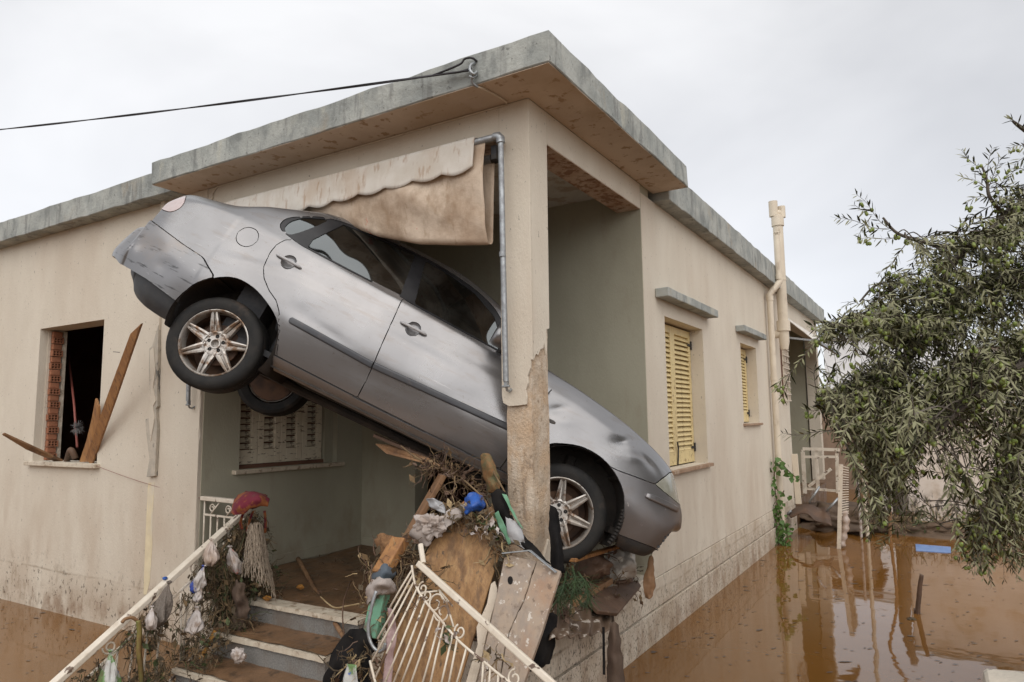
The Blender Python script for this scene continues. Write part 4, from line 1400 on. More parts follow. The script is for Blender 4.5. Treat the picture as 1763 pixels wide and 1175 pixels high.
# window grille on the far wall
gr = thing('window_grille', 'cream iron lattice grille over the small opening behind the flue', 'grille', (.03, 8.2, 2.2))
za, zb_ = ox(1352, 690, .03).z, ox(1352, 592, .03).z
mb = MB()
for k in range(7): mb.bar((.035, 7.98 + k * .085, za), (.035, 7.98 + k * .085, zb_), .012, .012, (1, 0, 0))
mb.build('upright', M['rail_paint'], gr)
mb = MB()
for k in range(10): mb.bar((.047, 7.97, za + (zb_ - za) * k / 9), (.047, 8.5, za + (zb_ - za) * k / 9), .012, .01, (1, 0, 0))
mb.build('crossbar', M['rail_paint'], gr)
for ch in [o for o in bpy.data.objects if o.parent == gr]: ch['kind'] = 'stuff'
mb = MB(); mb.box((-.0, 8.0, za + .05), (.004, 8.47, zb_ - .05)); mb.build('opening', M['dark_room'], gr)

# far veranda: tilted sheet awning
M['white_sheet'] = material('weathered_white_sheet', (0.66, 0.63, 0.58), (0.56, 0.52, 0.47), 8, .6, layers=(((0.25, 0.18, 0.12), 9, .5, .66, (1, 1, .3), None, .5),))
va = thing('sheet_awning', 'small white sheet awning tilted over the far veranda opening', 'awning', (.2, 9.5, 3.2))
mb = MB()
rows = []
for a in range(25):
    y = 8.62 + 3.3 * a / 24
    rows.append([(.02 + .42 * t_, y, 3.43 - .40 * t_ + (.012 if a % 2 else -.012)) for t_ in np.linspace(0, 1, 6)])
mb.grid(rows); mb.build('sheet', M['white_sheet'], va, solid=.01)
mb = MB(); mb.bar((.44, 8.6, 3.03), (.44, 11.95, 3.03), .05, .05); mb.bar((.02, 8.62, 3.1), (.44, 8.62, 3.02), .03, .03); mb.build('frame', M['galv'], va)
# ================================================================== RAILINGS
def bar_obj(a, b, w, t, name, mat, par, **kw):
    q = MB(); q.bar(a, b, w, t); return q.build(name, mat, par, bevel=.006, **kw)


def spiral(c, u, v, r, turns=1.35, start=0.0, n=26):
    c, u, v = Vector(c), Vector(u), Vector(v)
    out = []
    for k in range(n):
        t = k / (n - 1)
        a = start + turns * 2 * PI * t
        rr = r * (1 - .72 * t)
        out.append(c + u * rr * math.cos(a) + v * rr * math.sin(a))
    return out


XR = -2.52
Z3 = Vector((0, 0, 1)); Y3 = Vector((0, 1, 0)); X3 = Vector((1, 0, 0))
ra, rb = ox(436, 868, XR), ox(95, 1176, XR)
rd_ = (rb - ra)
rb2 = ra + rd_ * 1.12
sr = thing('stair_railing', 'cream iron stair railing on the left, choked with flood rubbish', 'railing', (XR, -.7, 0))
bar_obj(ra, rb2, .062, .036, 'handrail', M['rail_paint'], sr)
mb = MB(); mb.bar(ra + Vector((0, 0, -.15)) + rd_ * .05, rb2 + Vector((0, 0, -.15)), .014, .014)
mb.build('ornament_rail', M['rail_paint'], sr)
mb = MB(); mb.bar(ra + Vector((0, 0, -.70)) + rd_ * .05, rb2 + Vector((0, 0, -.70)), .016, .016)
mb.build('bottom_rail', M['rail_paint'], sr)
nbal = 15
for k in range(nbal):
    p = ra.lerp(rb2, .06 + .92 * k / (nbal - 1))
    mb = MB(); lean = random.uniform(-.05, .03)
    mb.tube([p + Vector((random.uniform(-.01, .02), 0, -.15)), p + Vector((random.uniform(-.03, .03), lean, -.42)), p + Vector((0, lean * 1.3, -.70))], .0075, 6)
    mb.build('baluster', M['rail_paint'], sr, smooth=True)
for k in range(5):
    p = ra.lerp(rb2, .12 + .19 * k) + Vector((0, 0, -.085))
    mb = MB(); mb.tube(spiral(p, Y3, Z3, .045, start=k), .006, 6); mb.build('scroll', M['rail_paint'], sr, smooth=True)
for t_ in (0.03, .97):
    p = ra.lerp(rb2, t_); mb = MB(); mb.bar(p + Vector((0, 0, -.02)), Vector((p.x, p.y, FL if t_ < .5 else -.3)), .03, .03, (0, 1, 0)); mb.build('post', M['rail_paint'], sr)

pr = thing('porch_railing', 'short cream iron railing piece at the left edge of the porch floor', 'railing', (-2.85, .03, FL))
pa, pb = Vector((-3.17, .03, 1.185)), Vector((-2.50, .03, 1.175))
bar_obj(pa, pb, .05, .034, 'handrail', M['rail_paint'], pr)
for dz in (-.13, -.62):
    mb = MB(); mb.bar(pa + Vector((.03, 0, dz)), pb + Vector((0, 0, dz)), .014, .014); mb.build('rail', M['rail_paint'], pr)
for k in range(8):
    p = pa.lerp(pb, .05 + .9 * k / 7); mb = MB(); mb.tube([p + Vector((0, 0, -.13 if k else -.01)), p + Vector((0, 0, -.62))], .0075, 6); mb.build('baluster', M['rail_paint'], pr, smooth=True)
for k in range(3):
    p = pa.lerp(pb, .2 + .3 * k) + Vector((0, 0, -.075)); mb = MB(); mb.tube(spiral(p, X3, Z3, .038), .006, 6)
    mb.bar(p + Vector((-.02, 0, -.05)), p + Vector((.09, 0, .05)), .01, .01); mb.build('scroll', M['rail_paint'], pr, smooth=True)

RP = Plane(at(725, 975, 3.55), at(940, 1170, 2.95), at(640, 1150, 3.42))
rr = thing('torn_railing', 'bent cream iron railing with scrolls torn loose over the brown plywood sheet', 'railing', RP(720, 1180))
h0, h1 = RP(722, 971), RP(962, 1186)
rn, ru = RP.n, (h1 - h0).normalized()
rv = rn.cross(ru)
mb = MB(); mb.obox((h0 + h1) / 2 + rn * .01, (h1 - h0) / 2, rv * .0155, rn * .014); mb.build('handrail', M['rail_paint'], rr, bevel=.006)
mb = MB(); mb.tube([RP(724, 938, .0), RP(729, 970, .005)], .014, 8); mb.build('post', M['rail_paint'], rr, smooth='auto')
cpx = [(709, 974), (711, 988), (714, 1003), (721, 1019), (731, 1034), (742, 1048), (756, 1064), (769, 1080), (787, 1101), (808, 1120), (830, 1137), (850, 1154), (869, 1169), (900, 1192)]
mb = MB(); mb.tube(curve([RP(*p) for p in cpx], 4), .0062, 8); mb.build('curved_rail', M['rail_paint'], rr, smooth=True)
for a, b in [((709, 982), (671, 1047)), ((711, 990), (650, 1100)), ((712, 1003), (640, 1140)), ((718, 1014), (645, 1170)), ((724, 1025), (657, 1190)), ((732, 1035), (672, 1190)), ((740, 1047), (690, 1180)), ((748, 1056), (703, 1190)), ((758, 1066), (725, 1185)), ((764, 1076), (738, 1190)),
             ((779, 1093), (757, 1190)), ((787, 1102), (770, 1190)), ((803, 1116), (782, 1190)), ((832, 1140), (828, 1190)), ((844, 1150), (840, 1190)), ((858, 1162), (855, 1200))]:
    mb = MB(); mb.tube([RP(*a), RP((a[0] + b[0]) / 2 + random.uniform(-1, 1), (a[1] + b[1]) / 2, .004), RP(*b)], .0050, 7); mb.build('baluster', M['rail_paint'], rr, smooth=True)
mb = MB(); mb.tube([RP(637, 1138), RP(641, 1155), RP(650, 1190)], .0065, 7); mb.build('bottom_rail', M['rail_paint'], rr, smooth=True)
for (sx_, sy_, r_, st, tn) in [(728, 1014, .034, 2.2, 1.3), (750, 1040, .052, .6, 1.25), (762, 1054, .050, 3.6, 1.2), (792, 1088, .036, 2.6, 1.25), (886, 1168, .036, 2.2, 1.2), (735, 1026, .028, 5, 1.1)]:
    mb = MB(); mb.tube(spiral(RP(sx_, sy_), ru, rv, r_, tn, st), .0046, 7); mb.build('scroll', M['rail_paint'], rr, smooth=True)
for a, b in [((724, 1021), (753, 1018)), ((756, 1016), (779, 1044)), ((768, 1034), (781, 1080)), ((757, 1019), (762, 1032))]:
    mb = MB(); mb.tube([RP(*a), RP(*b)], .0045, 7); mb.build('tie_bar', M['rail_paint'], rr, smooth=True)

# ================================================================== WRECKAGE
M['ply'] = material('brown_plywood', (0.36, 0.20, 0.078), (0.22, 0.115, 0.042), 6, 0.55, rough2=.7, bump=.35, bscale=40, stretch=(3.6, 3.6, .4), band=(.3, .7),
                    layers=(((0.11, 0.058, 0.027), 7, 0.50, 0.66, (2.6, 2.6, .35), None, .75), ((0.20, 0.10, 0.04), 30, 0.45, 0.62, (3, 3, .15), None, .6), ((0.045, 0.03, 0.02), 12, 0.60, 0.67, (1.6, 1.6, .6), None, .8), ((0.46, 0.29, 0.13), 5, .5, .7, (3, 3, .35), None, .5)))
M['old_door'] = material('weathered_grey_brown_door', (0.33, 0.255, 0.19), (0.265, 0.215, 0.175), 8, 0.75, bump=.3, bscale=40, stretch=(2, 2, .5),
                         layers=(((0.30, 0.165, 0.09), 3, 0.5, 0.72, (1.2, 1.2, .6), None, .6), ((0.58, 0.53, 0.47), 30, 0.60, 0.64, (1, 1, .7), None, .75), ((0.18, 0.13, 0.095), 26, .52, .66, (1, 1, .25), None, .5), ((0.10, 0.065, 0.045), 16, 0.60, 0.68, (1, 1, .7), None, .7)))
M['ply_edge'] = material('ply_edge', (0.46, 0.25, 0.10), (0.22, 0.11, 0.05), 60, .8, stretch=(1, 1, 1))
M['timber'] = material('wet_timber', (0.28, 0.155, 0.075), (0.20, 0.105, 0.05), 4, 0.7, bump=.3, bscale=40, stretch=(2, 2, .4), layers=(((0.08, 0.045, 0.028), 9, .52, .66, (1, 1, .4), None, .7),))
M['plank'] = material('orange_brown_plank', (0.36, 0.175, 0.06), (0.26, 0.12, 0.045), 5, 0.6, bump=.3, bscale=50, stretch=(4, 4, .5), layers=(((0.12, 0.06, 0.03), 14, .52, .64, (3, 3, .3), None, .7),))
M['dark_wood'] = material('dark_wet_wood', (0.085, 0.05, 0.032), (0.125, 0.07, 0.042), 6, 0.65, bump=.4, bscale=40, layers=(((0.22, 0.15, 0.1), 12, .6, .68, (1, 1, .5), None, .6),))
M['green_wood'] = material('peeling_green_paint', (0.13, 0.29, 0.19), (0.10, 0.23, 0.15), 6, .7, bump=.3, layers=(((0.13, 0.085, 0.055), 9, .48, .58, (1, 1, 1), None, .9), ((0.5, 0.55, 0.45), 14, .62, .68, (1, 1, 1), None, .6)))
M['bag_white'] = material('muddy_white_plastic', (0.50, 0.46, 0.44), (0.38, 0.32, 0.28), 8, 0.45, layers=(((0.20, 0.13, 0.085), 14, .48, .64, (1, 1, 1), None, .75),))
M['bag_tan'] = material('sediment_filled_plastic', (0.40, 0.30, 0.23), (0.48, 0.41, 0.37), 6, 0.4, layers=(((0.32, 0.22, 0.15), 9, .5, .66, (1, 1, 1), None, .6),))
M['bag_print'] = material('white_plastic_with_red_smear', (0.48, 0.44, 0.42), (0.38, 0.33, 0.30), 8, 0.45, layers=(((0.55, 0.12, 0.07), 16, .60, .64, (1, 1, 1), None, .8), ((0.30, 0.20, 0.13), 10, .54, .68, (1, 1, 1), None, .6)))
M['bag_blue'] = material('blue_white_plastic', (0.50, 0.47, 0.45), (0.40, 0.36, 0.33), 8, 0.45, layers=(((0.02, 0.06, 0.34), 6, .50, .54, (1, 1, 1), None, .95), ((0.20, 0.13, 0.085), 16, .52, .66, (1, 1, 1), None, .6)))
M['blue'] = material('bright_blue_plastic', (0.012, 0.06, 0.26), (0.02, 0.10, 0.40), 9, 0.45, bump=.6, bscale=30, layers=(((0.12, 0.08, 0.05), 10, .54, .68, (1, 1, 1), None, .7),))
M['bag_green'] = material('green_printed_plastic', (0.44, 0.44, 0.42), (0.36, 0.35, 0.32), 8, 0.45, layers=(((0.09, 0.20, 0.04), 9, .46, .52, (1, 1, .8), None, .9), ((0.2, 0.13, 0.08), 8, .5, .66, (1, 1, 1), None, .7), ((0.04, 0.09, 0.30), 9, .58, .62, (1, 1, 1), None, .9)))
M['net'] = material('grey_net_sack', (0.19, 0.16, 0.135), (0.13, 0.105, 0.085), 70, 0.8, bump=.7, bscale=110)
M['towel'] = material('grimy_grey_towel', (0.46, 0.41, 0.38), (0.34, 0.29, 0.26), 6, 0.95, bump=.3, bscale=150, layers=(((0.25, 0.17, 0.12), 6, .52, .7, (1, 1, 1), None, .6),))
M['brown_rag'] = material('brown_wet_cloth', (0.095, 0.062, 0.042), (0.07, 0.044, 0.03), 6, 0.85, bump=.3, bscale=100)
M['black_cloth'] = material('black_wet_cloth', (0.008, 0.0075, 0.008), (0.016, 0.014, 0.013), 8, 0.85, spec=.12)
M['slate_cloth'] = material('slate_blue_cloth', (0.10, 0.125, 0.15), (0.075, 0.09, 0.11), 8, 0.85)
M['red_cloth'] = material('crimson_orange_scarf', (0.32, 0.105, 0.03), (0.25, 0.08, 0.025), 5, 0.95, bump=.3, bscale=150, layers=(((0.14, 0.012, 0.03), 9, .45, .52, (1, 1, 1), None, .95), ((0.10, 0.05, 0.04), 14, .58, .68, (1, 1, 1), None, .6)))
M['foil'] = material('foil_faced_foam', (0.50, 0.47, 0.42), (0.40, 0.36, 0.31), 8, .45, metal=.25, bump=.5, bscale=25, layers=(((0.20, 0.14, 0.1), 9, .52, .64, (1, 1, 1), None, .8),))
M['umbrella_green'] = material('green_umbrella_cloth', (0.11, 0.27, 0.16), (0.16, 0.31, 0.20), 8, .7, layers=(((0.25, 0.2, 0.15), 9, .56, .7, (1, 1, 1), None, .6),))
M['grey_sheet'] = material('grey_plastic_sheet', (0.30, 0.30, 0.31), (0.42, 0.42, 0.42), 5, .35, layers=(((0.12, 0.1, 0.09), 14, .56, .66, (1, 1, 1), None, .7),))
M['root'] = material('dry_roots', (0.13, 0.085, 0.045), (0.20, 0.135, 0.07), 12, .95)
M['weed'] = material('muddy_weed', (0.058, 0.042, 0.024), (0.095, 0.068, 0.038), 12, .9)
M['weed_green'] = material('green_weed', (0.045, 0.065, 0.02), (0.07, 0.09, 0.03), 12, .7)
M['straw'] = material('straw', (0.36, 0.27, 0.15), (0.26, 0.18, 0.09), 12, .9)
M['leek'] = material('green_yellow_leaf', (0.075, 0.13, 0.03), (0.26, 0.20, 0.06), 4, .6, layers=(((0.16, 0.08, 0.03), 6, .5, .62, (1, 1, .4), None, .8),))
M['rusty_orange'] = material('orange_bark', (0.42, 0.20, 0.035), (0.30, 0.13, 0.03), 24, .85, bump=.5, bscale=50)
M['rust_sheet'] = material('rusty_corrugated_sheet', (0.105, 0.068, 0.045), (0.15, 0.10, 0.065), 7, .6, metal=.2, bump=.3, bscale=40, layers=(((0.55, 0.49, 0.42), 12, .57, .62, (1, 1, 1), None, .85),))


def slab(pts, t, name, mat, par=None, bevel=.003, **kw):
    """flat board: outline pts (front face), thickness pushed away from the camera"""
    P = [Vector(p) for p in pts]
    n_ = (P[1] - P[0]).cross(P[2] - P[0]).normalized()
    if n_.dot(CAMP - P[0]) > 0: n_ = -n_
    q = MB(); q.prism(P, n_ * t)
    return q.build(name, mat, par, bevel=bevel, seg=1, **kw)


PW = Plane(at(735, 945, 3.98), at(850, 880, 4.05), at(790, 1175, 3.60))
ply = thing('plywood_sheet', 'large brown plywood sheet leaning against the pillar behind the torn railing', 'board', PW(720, 1200))
outl = [(735, 948), (742, 935), (763, 912), (800, 893), (838, 876), (852, 870), (855, 885), (858, 910), (862, 947), (846, 1000), (818, 1090), (795, 1165), (775, 1240), (740, 1330), (600, 1330), (636, 1190), (680, 1075), (715, 1000)]
slab([PW(*p) for p in outl], .017, 'sheet', M['ply'], ply)
q = MB(); q.prism([PW(*p, -.0175) for p in outl], -PW.n * .006); q.build('ply_layer', M['ply_edge'], ply)
DP = Plane(at(868, 955, 3.84), at(965, 985, 3.70), at(850, 1175, 3.36))
dr = thing('broken_door', 'split weathered door panel with a black painted knob hole and white flakes, left of the pillar foot', 'door', DP(860, 1250))


def wig(pts, amp=1.2, n=5):
    out = []
    for a, b in zip(pts[:-1], pts[1:]):
        for k in range(n): out.append((a[0] + (b[0] - a[0]) * k / n + (random.uniform(-amp, amp) if k else 0), a[1] + (b[1] - a[1]) * k / n + (random.uniform(-amp, amp) if k else 0)))
    return out + [pts[-1]]


crack = [(923, 966), (912, 1000), (903, 1030), (888, 1062), (876, 1088), (868, 1120), (860, 1175), (850, 1260)]
left = [(868, 960), (880, 957), (923, 966)] + wig(crack, .9)[1:] + [(790, 1260), (808, 1225), (822, 1175), (833, 1120), (845, 1070), (856, 1020)]
rt = [(925, 966), (945, 975), (966, 984), (960, 1002), (948, 1040), (934, 1085), (918, 1130), (904, 1170), (885, 1230), (872, 1270)] + [(852, 1260)] + [(p[0] + 1.5, p[1]) for p in wig(crack, .9)[::-1][1:]]
# knob hole: black disc on the panel face, painted as its inner shade
hc = (878.5, 999.5)
hole = [(hc[0] + 4.6 * math.cos(a), hc[1] + 7.2 * math.sin(a)) for a in np.linspace(PI, -PI, 17)]
lp = slab([DP(*p) for p in left], .03, 'door_panel', M['old_door'], dr)
q = MB(); q.prism([DP(*p, .0015) for p in hole[:-1]], -DP.n * .004); q.build('knob_hole_shade', M['black_cloth'], lp)
slab([DP(*p, .004) for p in rt], .03, 'door_panel', M['old_door'], dr)
slab([DP(*p, -.035) for p in [(872, 966), (880, 965), (872, 1010), (855, 1020), (858, 1000)]], .02, 'door_stile', M['dark_wood'], dr)
q = MB(); q.prism([DP(*p, -.07) for p in [(852, 1000), (858, 1020), (846, 1060), (836, 1100), (826, 1150), (812, 1200), (795, 1200), (806, 1160), (822, 1110), (820, 1080), (838, 1040), (845, 1005)]], -DP.n * .02)
tag(q.build('plaster_slab', M['wall'], None, bevel=.003), 'broken pale plaster slab stuck between plywood sheet and door panel', 'plaster')


def cloth(name, rows, mat, amp=.012, up=5, fs=9.0, par=None, solid=.003, seed=0.0):
    R = [curve([at(*p) if len(p) == 3 and p[0] > 5 else Vector(p) for p in r], up) for r in rows]
    G = list(zip(*[curve(list(c), up) for c in zip(*R)]))
    out = []
    for i, r in enumerate(G):
        o_ = []
        for j, p in enumerate(r):
            d_ = (CAMP - p).normalized()
            e = 1.0; ed = 1.0 if min(i, len(G) - 1 - i, j, len(r) - 1 - j) == 0 else .3
            o_.append(p + d_ * amp * e * fbm(p + Vector((seed, seed, 0)), fs, 3) + Vector((noise.noise(p * 25), noise.noise(p * 25 + Vector((5, 5, 5))), noise.noise(p * 27))) * amp * .45 * ed)
        out.append(o_)
    q = MB(); q.grid(out)
    return q.build(name, mat, par, smooth=True, solid=solid)


def lump(name, c, r, mat, amp=.35, fs=1.6, sub=4, par=None, fold=0.0, rot=None, seed=0.0):
    """crumpled heap: noisy ellipsoid with folds"""
    bm = bmesh.new()
    bmesh.ops.create_icosphere(bm, subdivisions=sub, radius=1)
    c, r = Vector(c), Vector(r)
    for v in bm.verts:
        n_ = v.co.copy()
        k = 1 + amp * fbm(n_ + Vector((seed, seed * 2, 0)), fs, 3)
        if fold: k += fold * (abs(noise.noise(Vector((n_.x * 3 + seed, n_.y * 3, n_.z * .8)))) - .25)
        p = Vector((n_.x * r.x, n_.y * r.y, n_.z * r.z)) * k
        if rot: p = rot @ p
        v.co = p
    me = bpy.data.meshes.new(name); bm.to_mesh(me); bm.free()
    me.materials.append(mat)
    me.polygons.foreach_set('use_smooth', [True] * len(me.polygons))
    o = bpy.data.objects.new(name, me); COL.objects.link(o); o.location = c; o.parent = par
    return o


def bag(name, top, w, h, mat, seed=0.0, par=None, flat=.6, sway=(0, 0)):
    """tied plastic bag hanging from point top"""
    top = Vector(top)
    prof = [(.10, .05), (.16, .02), (.05, -.03), (.10, -.10), (.24, -.25), (.38, -.45), (.48, -.65), (.50, -.80), (.40, -.93), (.18, -1.0), (.01, -1.01)]
    pr_ = curve([(a, b, 0) for a, b in prof], 3)
    rows = []
    R0 = random.Random(int(seed * 10)); tilt = Vector((R0.uniform(-.25, .25), R0.uniform(-.25, .25), 0))
    for p in pr_:
        r_ = []
        for k in range(37):
            a = 2 * PI * k / 36
            q_ = Vector((math.cos(a), math.sin(a), p.y))
            rr_ = max(.004, p.x * w * (1 + .62 * fbm(q_ + Vector((seed, seed, 0)), 2.0, 4) - .30 * abs(noise.noise(q_ * 3.1 + Vector((0, seed, 0)))) + .10 * math.sin(a * 9 + seed * 3 + p.y * 2) * (1 - min(1, -p.y * .8 if p.y < 0 else 0))))
            t_ = -p.y
            r_.append(top + Vector((math.cos(a) * rr_ + sway[0] * t_ * t_, math.sin(a) * rr_ * flat + sway[1] * t_ * t_, p.y * h + .10 * h * fbm(q_ + Vector((3, seed, 1)), 1.7, 3) * min(1, t_ * 2))) + tilt * h * t_)
        rows.append(r_)
    q = MB(); q.grid(rows[::-1])
    return q.build(name, mat, par, smooth=True)


XB = XR + .05
def rpt(px, py, dx=.13): return ox(px, py, XR + dx)


G_BAGS = 'plastic bags caught on the stair railing'
tag(bag('plastic_bag', rpt(364, 930), .125, .17, M['bag_tan'], 1.0), 'tied clear bag full of tan sediment hanging from the handrail', 'plastic bag', G_BAGS)
tag(bag('plastic_bag', rpt(396, 942), .13, .19, M['bag_print'], 2.3), 'white plastic bag with a red smear hanging beside the sediment bag', 'plastic bag', G_BAGS)
tag(bag('plastic_bag', rpt(351, 975), .115, .17, M['bag_blue'], 3.1), 'white plastic bag with blue top below the sediment bag', 'plastic bag', G_BAGS)
tag(bag('plastic_bag', rpt(424, 938), .075, .14, M['bag_white'], 4.4), 'small narrow white plastic bag highest on the railing', 'plastic bag', G_BAGS)
tag(bag('plastic_bag', rpt(339, 1046), .13, .15, M['bag_white'], 5.2, sway=(.02, -.03)), 'crumpled plain white plastic bag low on the railing above the orange stick', 'plastic bag', G_BAGS)
tag(bag('plastic_bag', rpt(346, 1004), .07, .12, M['bag_white'], 8.2, sway=(.02, -.03)), 'shred of white plastic right under the blue topped bag', 'plastic bag', G_BAGS)
tag(bag('plastic_bag', rpt(262, 1045), .09, .13, M['bag_white'], 6.2), 'muddy white plastic bag left of the net sack', 'plastic bag', G_BAGS)
tag(bag('plastic_bag', rpt(190, 1122), .16, .28, M['bag_green'], 7.7), 'green and white printed plastic bag at the foot of the railing', 'plastic bag', G_BAGS)
tag(bag('net_sack', rpt(291, 1004), .16, .27, M['net'], 9.1, flat=.5), 'grey brown net sack hanging from the handrail', 'sack')
tag(lump('bottle_cap', rpt(284, 996, .0) + Vector((0, 0, .0)), (.017, .017, .012), M['blue'], amp=.05, sub=2), 'small blue bottle cap perched on the handrail above the net sack', 'cap')
q = MB()
R_ = random.Random(77)
M['tan_net'] = material('tan_netting', (0.33, 0.27, 0.205), (0.24, 0.19, 0.14), 30, .85)
nt = []
for k in range(70):
    u = k / 69
    t0, t1 = at(428 + 24 * u + R_.uniform(-2, 2), 903 + R_.uniform(-4, 6), 5.05 - .08 * math.sin(u * PI)), at(418 + 58 * u + R_.uniform(-3, 3), 985 + 45 * u ** 2 + R_.uniform(-14, 14), 5.0 - .12 * math.sin(u * PI))
    P = [t0.lerp(t1, t) + Vector((R_.gauss(0, .004), R_.gauss(0, .004), 0)) for t in np.linspace(0, 1, 12)]
    nt.append(P); q.tube(P, .0022, 3, caps=False)
for j in range(1, 12):
    q.tube([P[j] + Vector((0, 0, R_.gauss(0, .006))) for P in nt[::3]], .0018, 3, caps=False)
tag(q.build('fishing_net', M['tan_net'], None), 'length of tan netting hanging off the top railing post', 'net')
tag(cloth('hanging_rag', [[(404, 1000, 5.0), (412, 998, 4.95), (420, 1004, 4.95)], [(399, 1022, 4.97), (409, 1028, 4.88), (425, 1030, 4.94)], [(406, 1046, 4.95), (413, 1054, 4.9), (430, 1056, 4.92)], [(399, 1068, 4.95), (408, 1088, 4.9), (419, 1074, 4.92)]], M['brown_rag'], .05, fs=17), 'brown wet rag hanging beside the top step', 'rag')
sc_ = thing('scarf', 'crimson and orange scarf bundled over the top end of the stair handrail', 'scarf', rpt(428, 866))
lump('bundle', rpt(430, 864, -.02), (.115, .09, .055), M['red_cloth'], .12, .9, 5, sc_, fold=.12, seed=3.3).location -= sc_.location
cloth('drape', [[(398, 880, 5.2), (404, 860, 5.15), (420, 848, 5.15), (440, 847, 5.15), (458, 852, 5.2)], [(397, 884, 5.05), (406, 866, 5.0), (424, 852, 5.0), (444, 850, 5.0), (462, 858, 5.05)], [(399, 884, 4.98), (411, 874, 4.92), (430, 864, 4.92), (449, 862, 4.93), (462, 866, 4.98)], [(405, 888, 4.95), (418, 884, 4.93), (434, 876, 4.93), (450, 873, 4.94), (459, 874, 4.97)]], M['red_cloth'], .035, fs=11, par=sc_)
for k, (a, b, c_) in enumerate([((436, 880), (430, 895), (425, 915)), ((455, 880), (457, 900), (456, 918)), ((418, 885), (414, 900), (417, 912))]):
    q = MB()
    P = curve([rpt(*a), rpt(*b), rpt(*c_)], 5)
    q.grid([[p + Vector((0, -.010, 0)), p + Vector((.004, .010, .002))] for p in P]); q.build('ribbon', M['red_cloth'], sc_, solid=.003)
q = MB(); P = curve([rpt(236, 1068), rpt(238, 1090), rpt(237, 1120), rpt(240, 1150), rpt(242, 1195)], 5)
q.grid([[p + Vector((.012, -.016, 0)), p + Vector((.022, 0, 0)), p + Vector((.012, .016, 0))] for p in P])
P2 = curve([rpt(210, 1072), rpt(216, 1066), rpt(228, 1064), rpt(237, 1070)], 4); q.mi = 1; q.tube(P2, .007, 6); q.mi = 0
tag(q.build('strap_leaf', [M['leek'], M['timber']], None, smooth=True, solid=.008), 'long green and yellow strap leaf hanging below the left handrail', 'leaf')
q = MB(); P = curve([rpt(370, 1086), rpt(362, 1104), rpt(350, 1128), rpt(340, 1150)], 5); q.tube(P, [.012 + .006 * (i / len(P)) + .003 * random.random() for i in range(len(P))], 9)
tag(q.build('orange_stick', M['rusty_orange'], None, smooth=True), 'short rough orange stick leaning on the second step', 'stick')


def strands(name, spots, n, mats, length, seg=7, r=.004, droop=1.0, spread=.5, kind='stuff', seed=1, leafy=0.0):
    """tangle of thin stems and fibres; spots: (point, radius, weight)"""
    R_ = random.Random(seed)
    q = MB()
    tot = [s[2] for s in spots]
    for _ in range(n):
        p0, rad, _w = R_.choices(spots, tot)[0]
        p = Vector(p0) + Vector((R_.gauss(0, 1), R_.gauss(0, 1), R_.gauss(0, 1))) * rad * .55
        d_ = Vector((R_.gauss(0, spread), R_.gauss(0, spread), R_.gauss(0, spread) - droop * .6)).normalized()
        L_ = length * R_.uniform(.35, 1.3) / seg
        pts = [p]
        for _k in range(seg):
            d_ = (d_ + Vector((R_.gauss(0, .35), R_.gauss(0, .35), R_.gauss(0, .35) - droop * .12))).normalized()
            p = p + d_ * L_; pts.append(p)
        q.mi = R_.randrange(len(mats))
        rr_ = r * R_.uniform(.4, 1.5)
        q.tube(pts, [rr_ * (1 - .6 * i / seg) for i in range(seg + 1)], 3, caps=False)
        if R_.random() < leafy:
            c = pts[R_.randrange(1, seg)]
            a = Vector((R_.gauss(0, 1), R_.gauss(0, 1), R_.gauss(0, 1))).normalized() * R_.uniform(.012, .035)
            b = a.orthogonal().normalized() * a.length * .5
            q.add([c - a, c - b, c + a, c + b], [(0, 1, 2, 3)])
    q.mi = 0
    o = q.build(name, mats, None)
    return o


sp = []
for t_ in np.linspace(.02, .98, 26):
    base = ra.lerp(rb2, t_)
    wgt = 3.2 if t_ < .22 else 1.0
    for dz, rad in ((-.12, .05), (-.24, .06), (-.40, .07), (-.55, .06)):
        if random.random() < .50 and t_ > .24: continue
        sp.append((base + Vector((.03, random.uniform(-.04, .04), dz)), rad, wgt * (1.2 if dz > -.3 else .8) * random.uniform(.3, 1.8)))
sp += [(rpt(px, py, .08), .06, 2.6) for px, py in ((432, 895), (420, 915), (438, 925), (412, 940), (428, 955), (440, 985), (416, 975), (432, 1005), (400, 960), (392, 985))]
o = strands('flood_wrack', sp, 4300, [M['weed']] * 5 + [M['root']] * 3 + [M['weed_green']], .17, r=.0026, droop=1.5, spread=.45, leafy=.4, seed=11)
tag(o, 'mat of muddy weed, roots and grass caught in the stair railing', 'flood debris', kind='stuff')
sp = [(Vector((-2.42 + random.uniform(-.08, .2), y, z + .02)), .10, 1.0) for y, z in ((-.05, .55), (-.2, .48), (-.3, .36), (-.5, .30), (-.62, .20), (-.8, .14), (-.95, .06), (.15, .55))]
o = strands('flood_wrack', sp, 600, [M['weed']] * 5 + [M['root']] * 2 + [M['weed_green']], .15, r=.003, droop=.25, spread=.8, leafy=.6, seed=12)
tag(o, 'muddy weed and roots matted along the left ends of the steps', 'flood debris', kind='stuff')

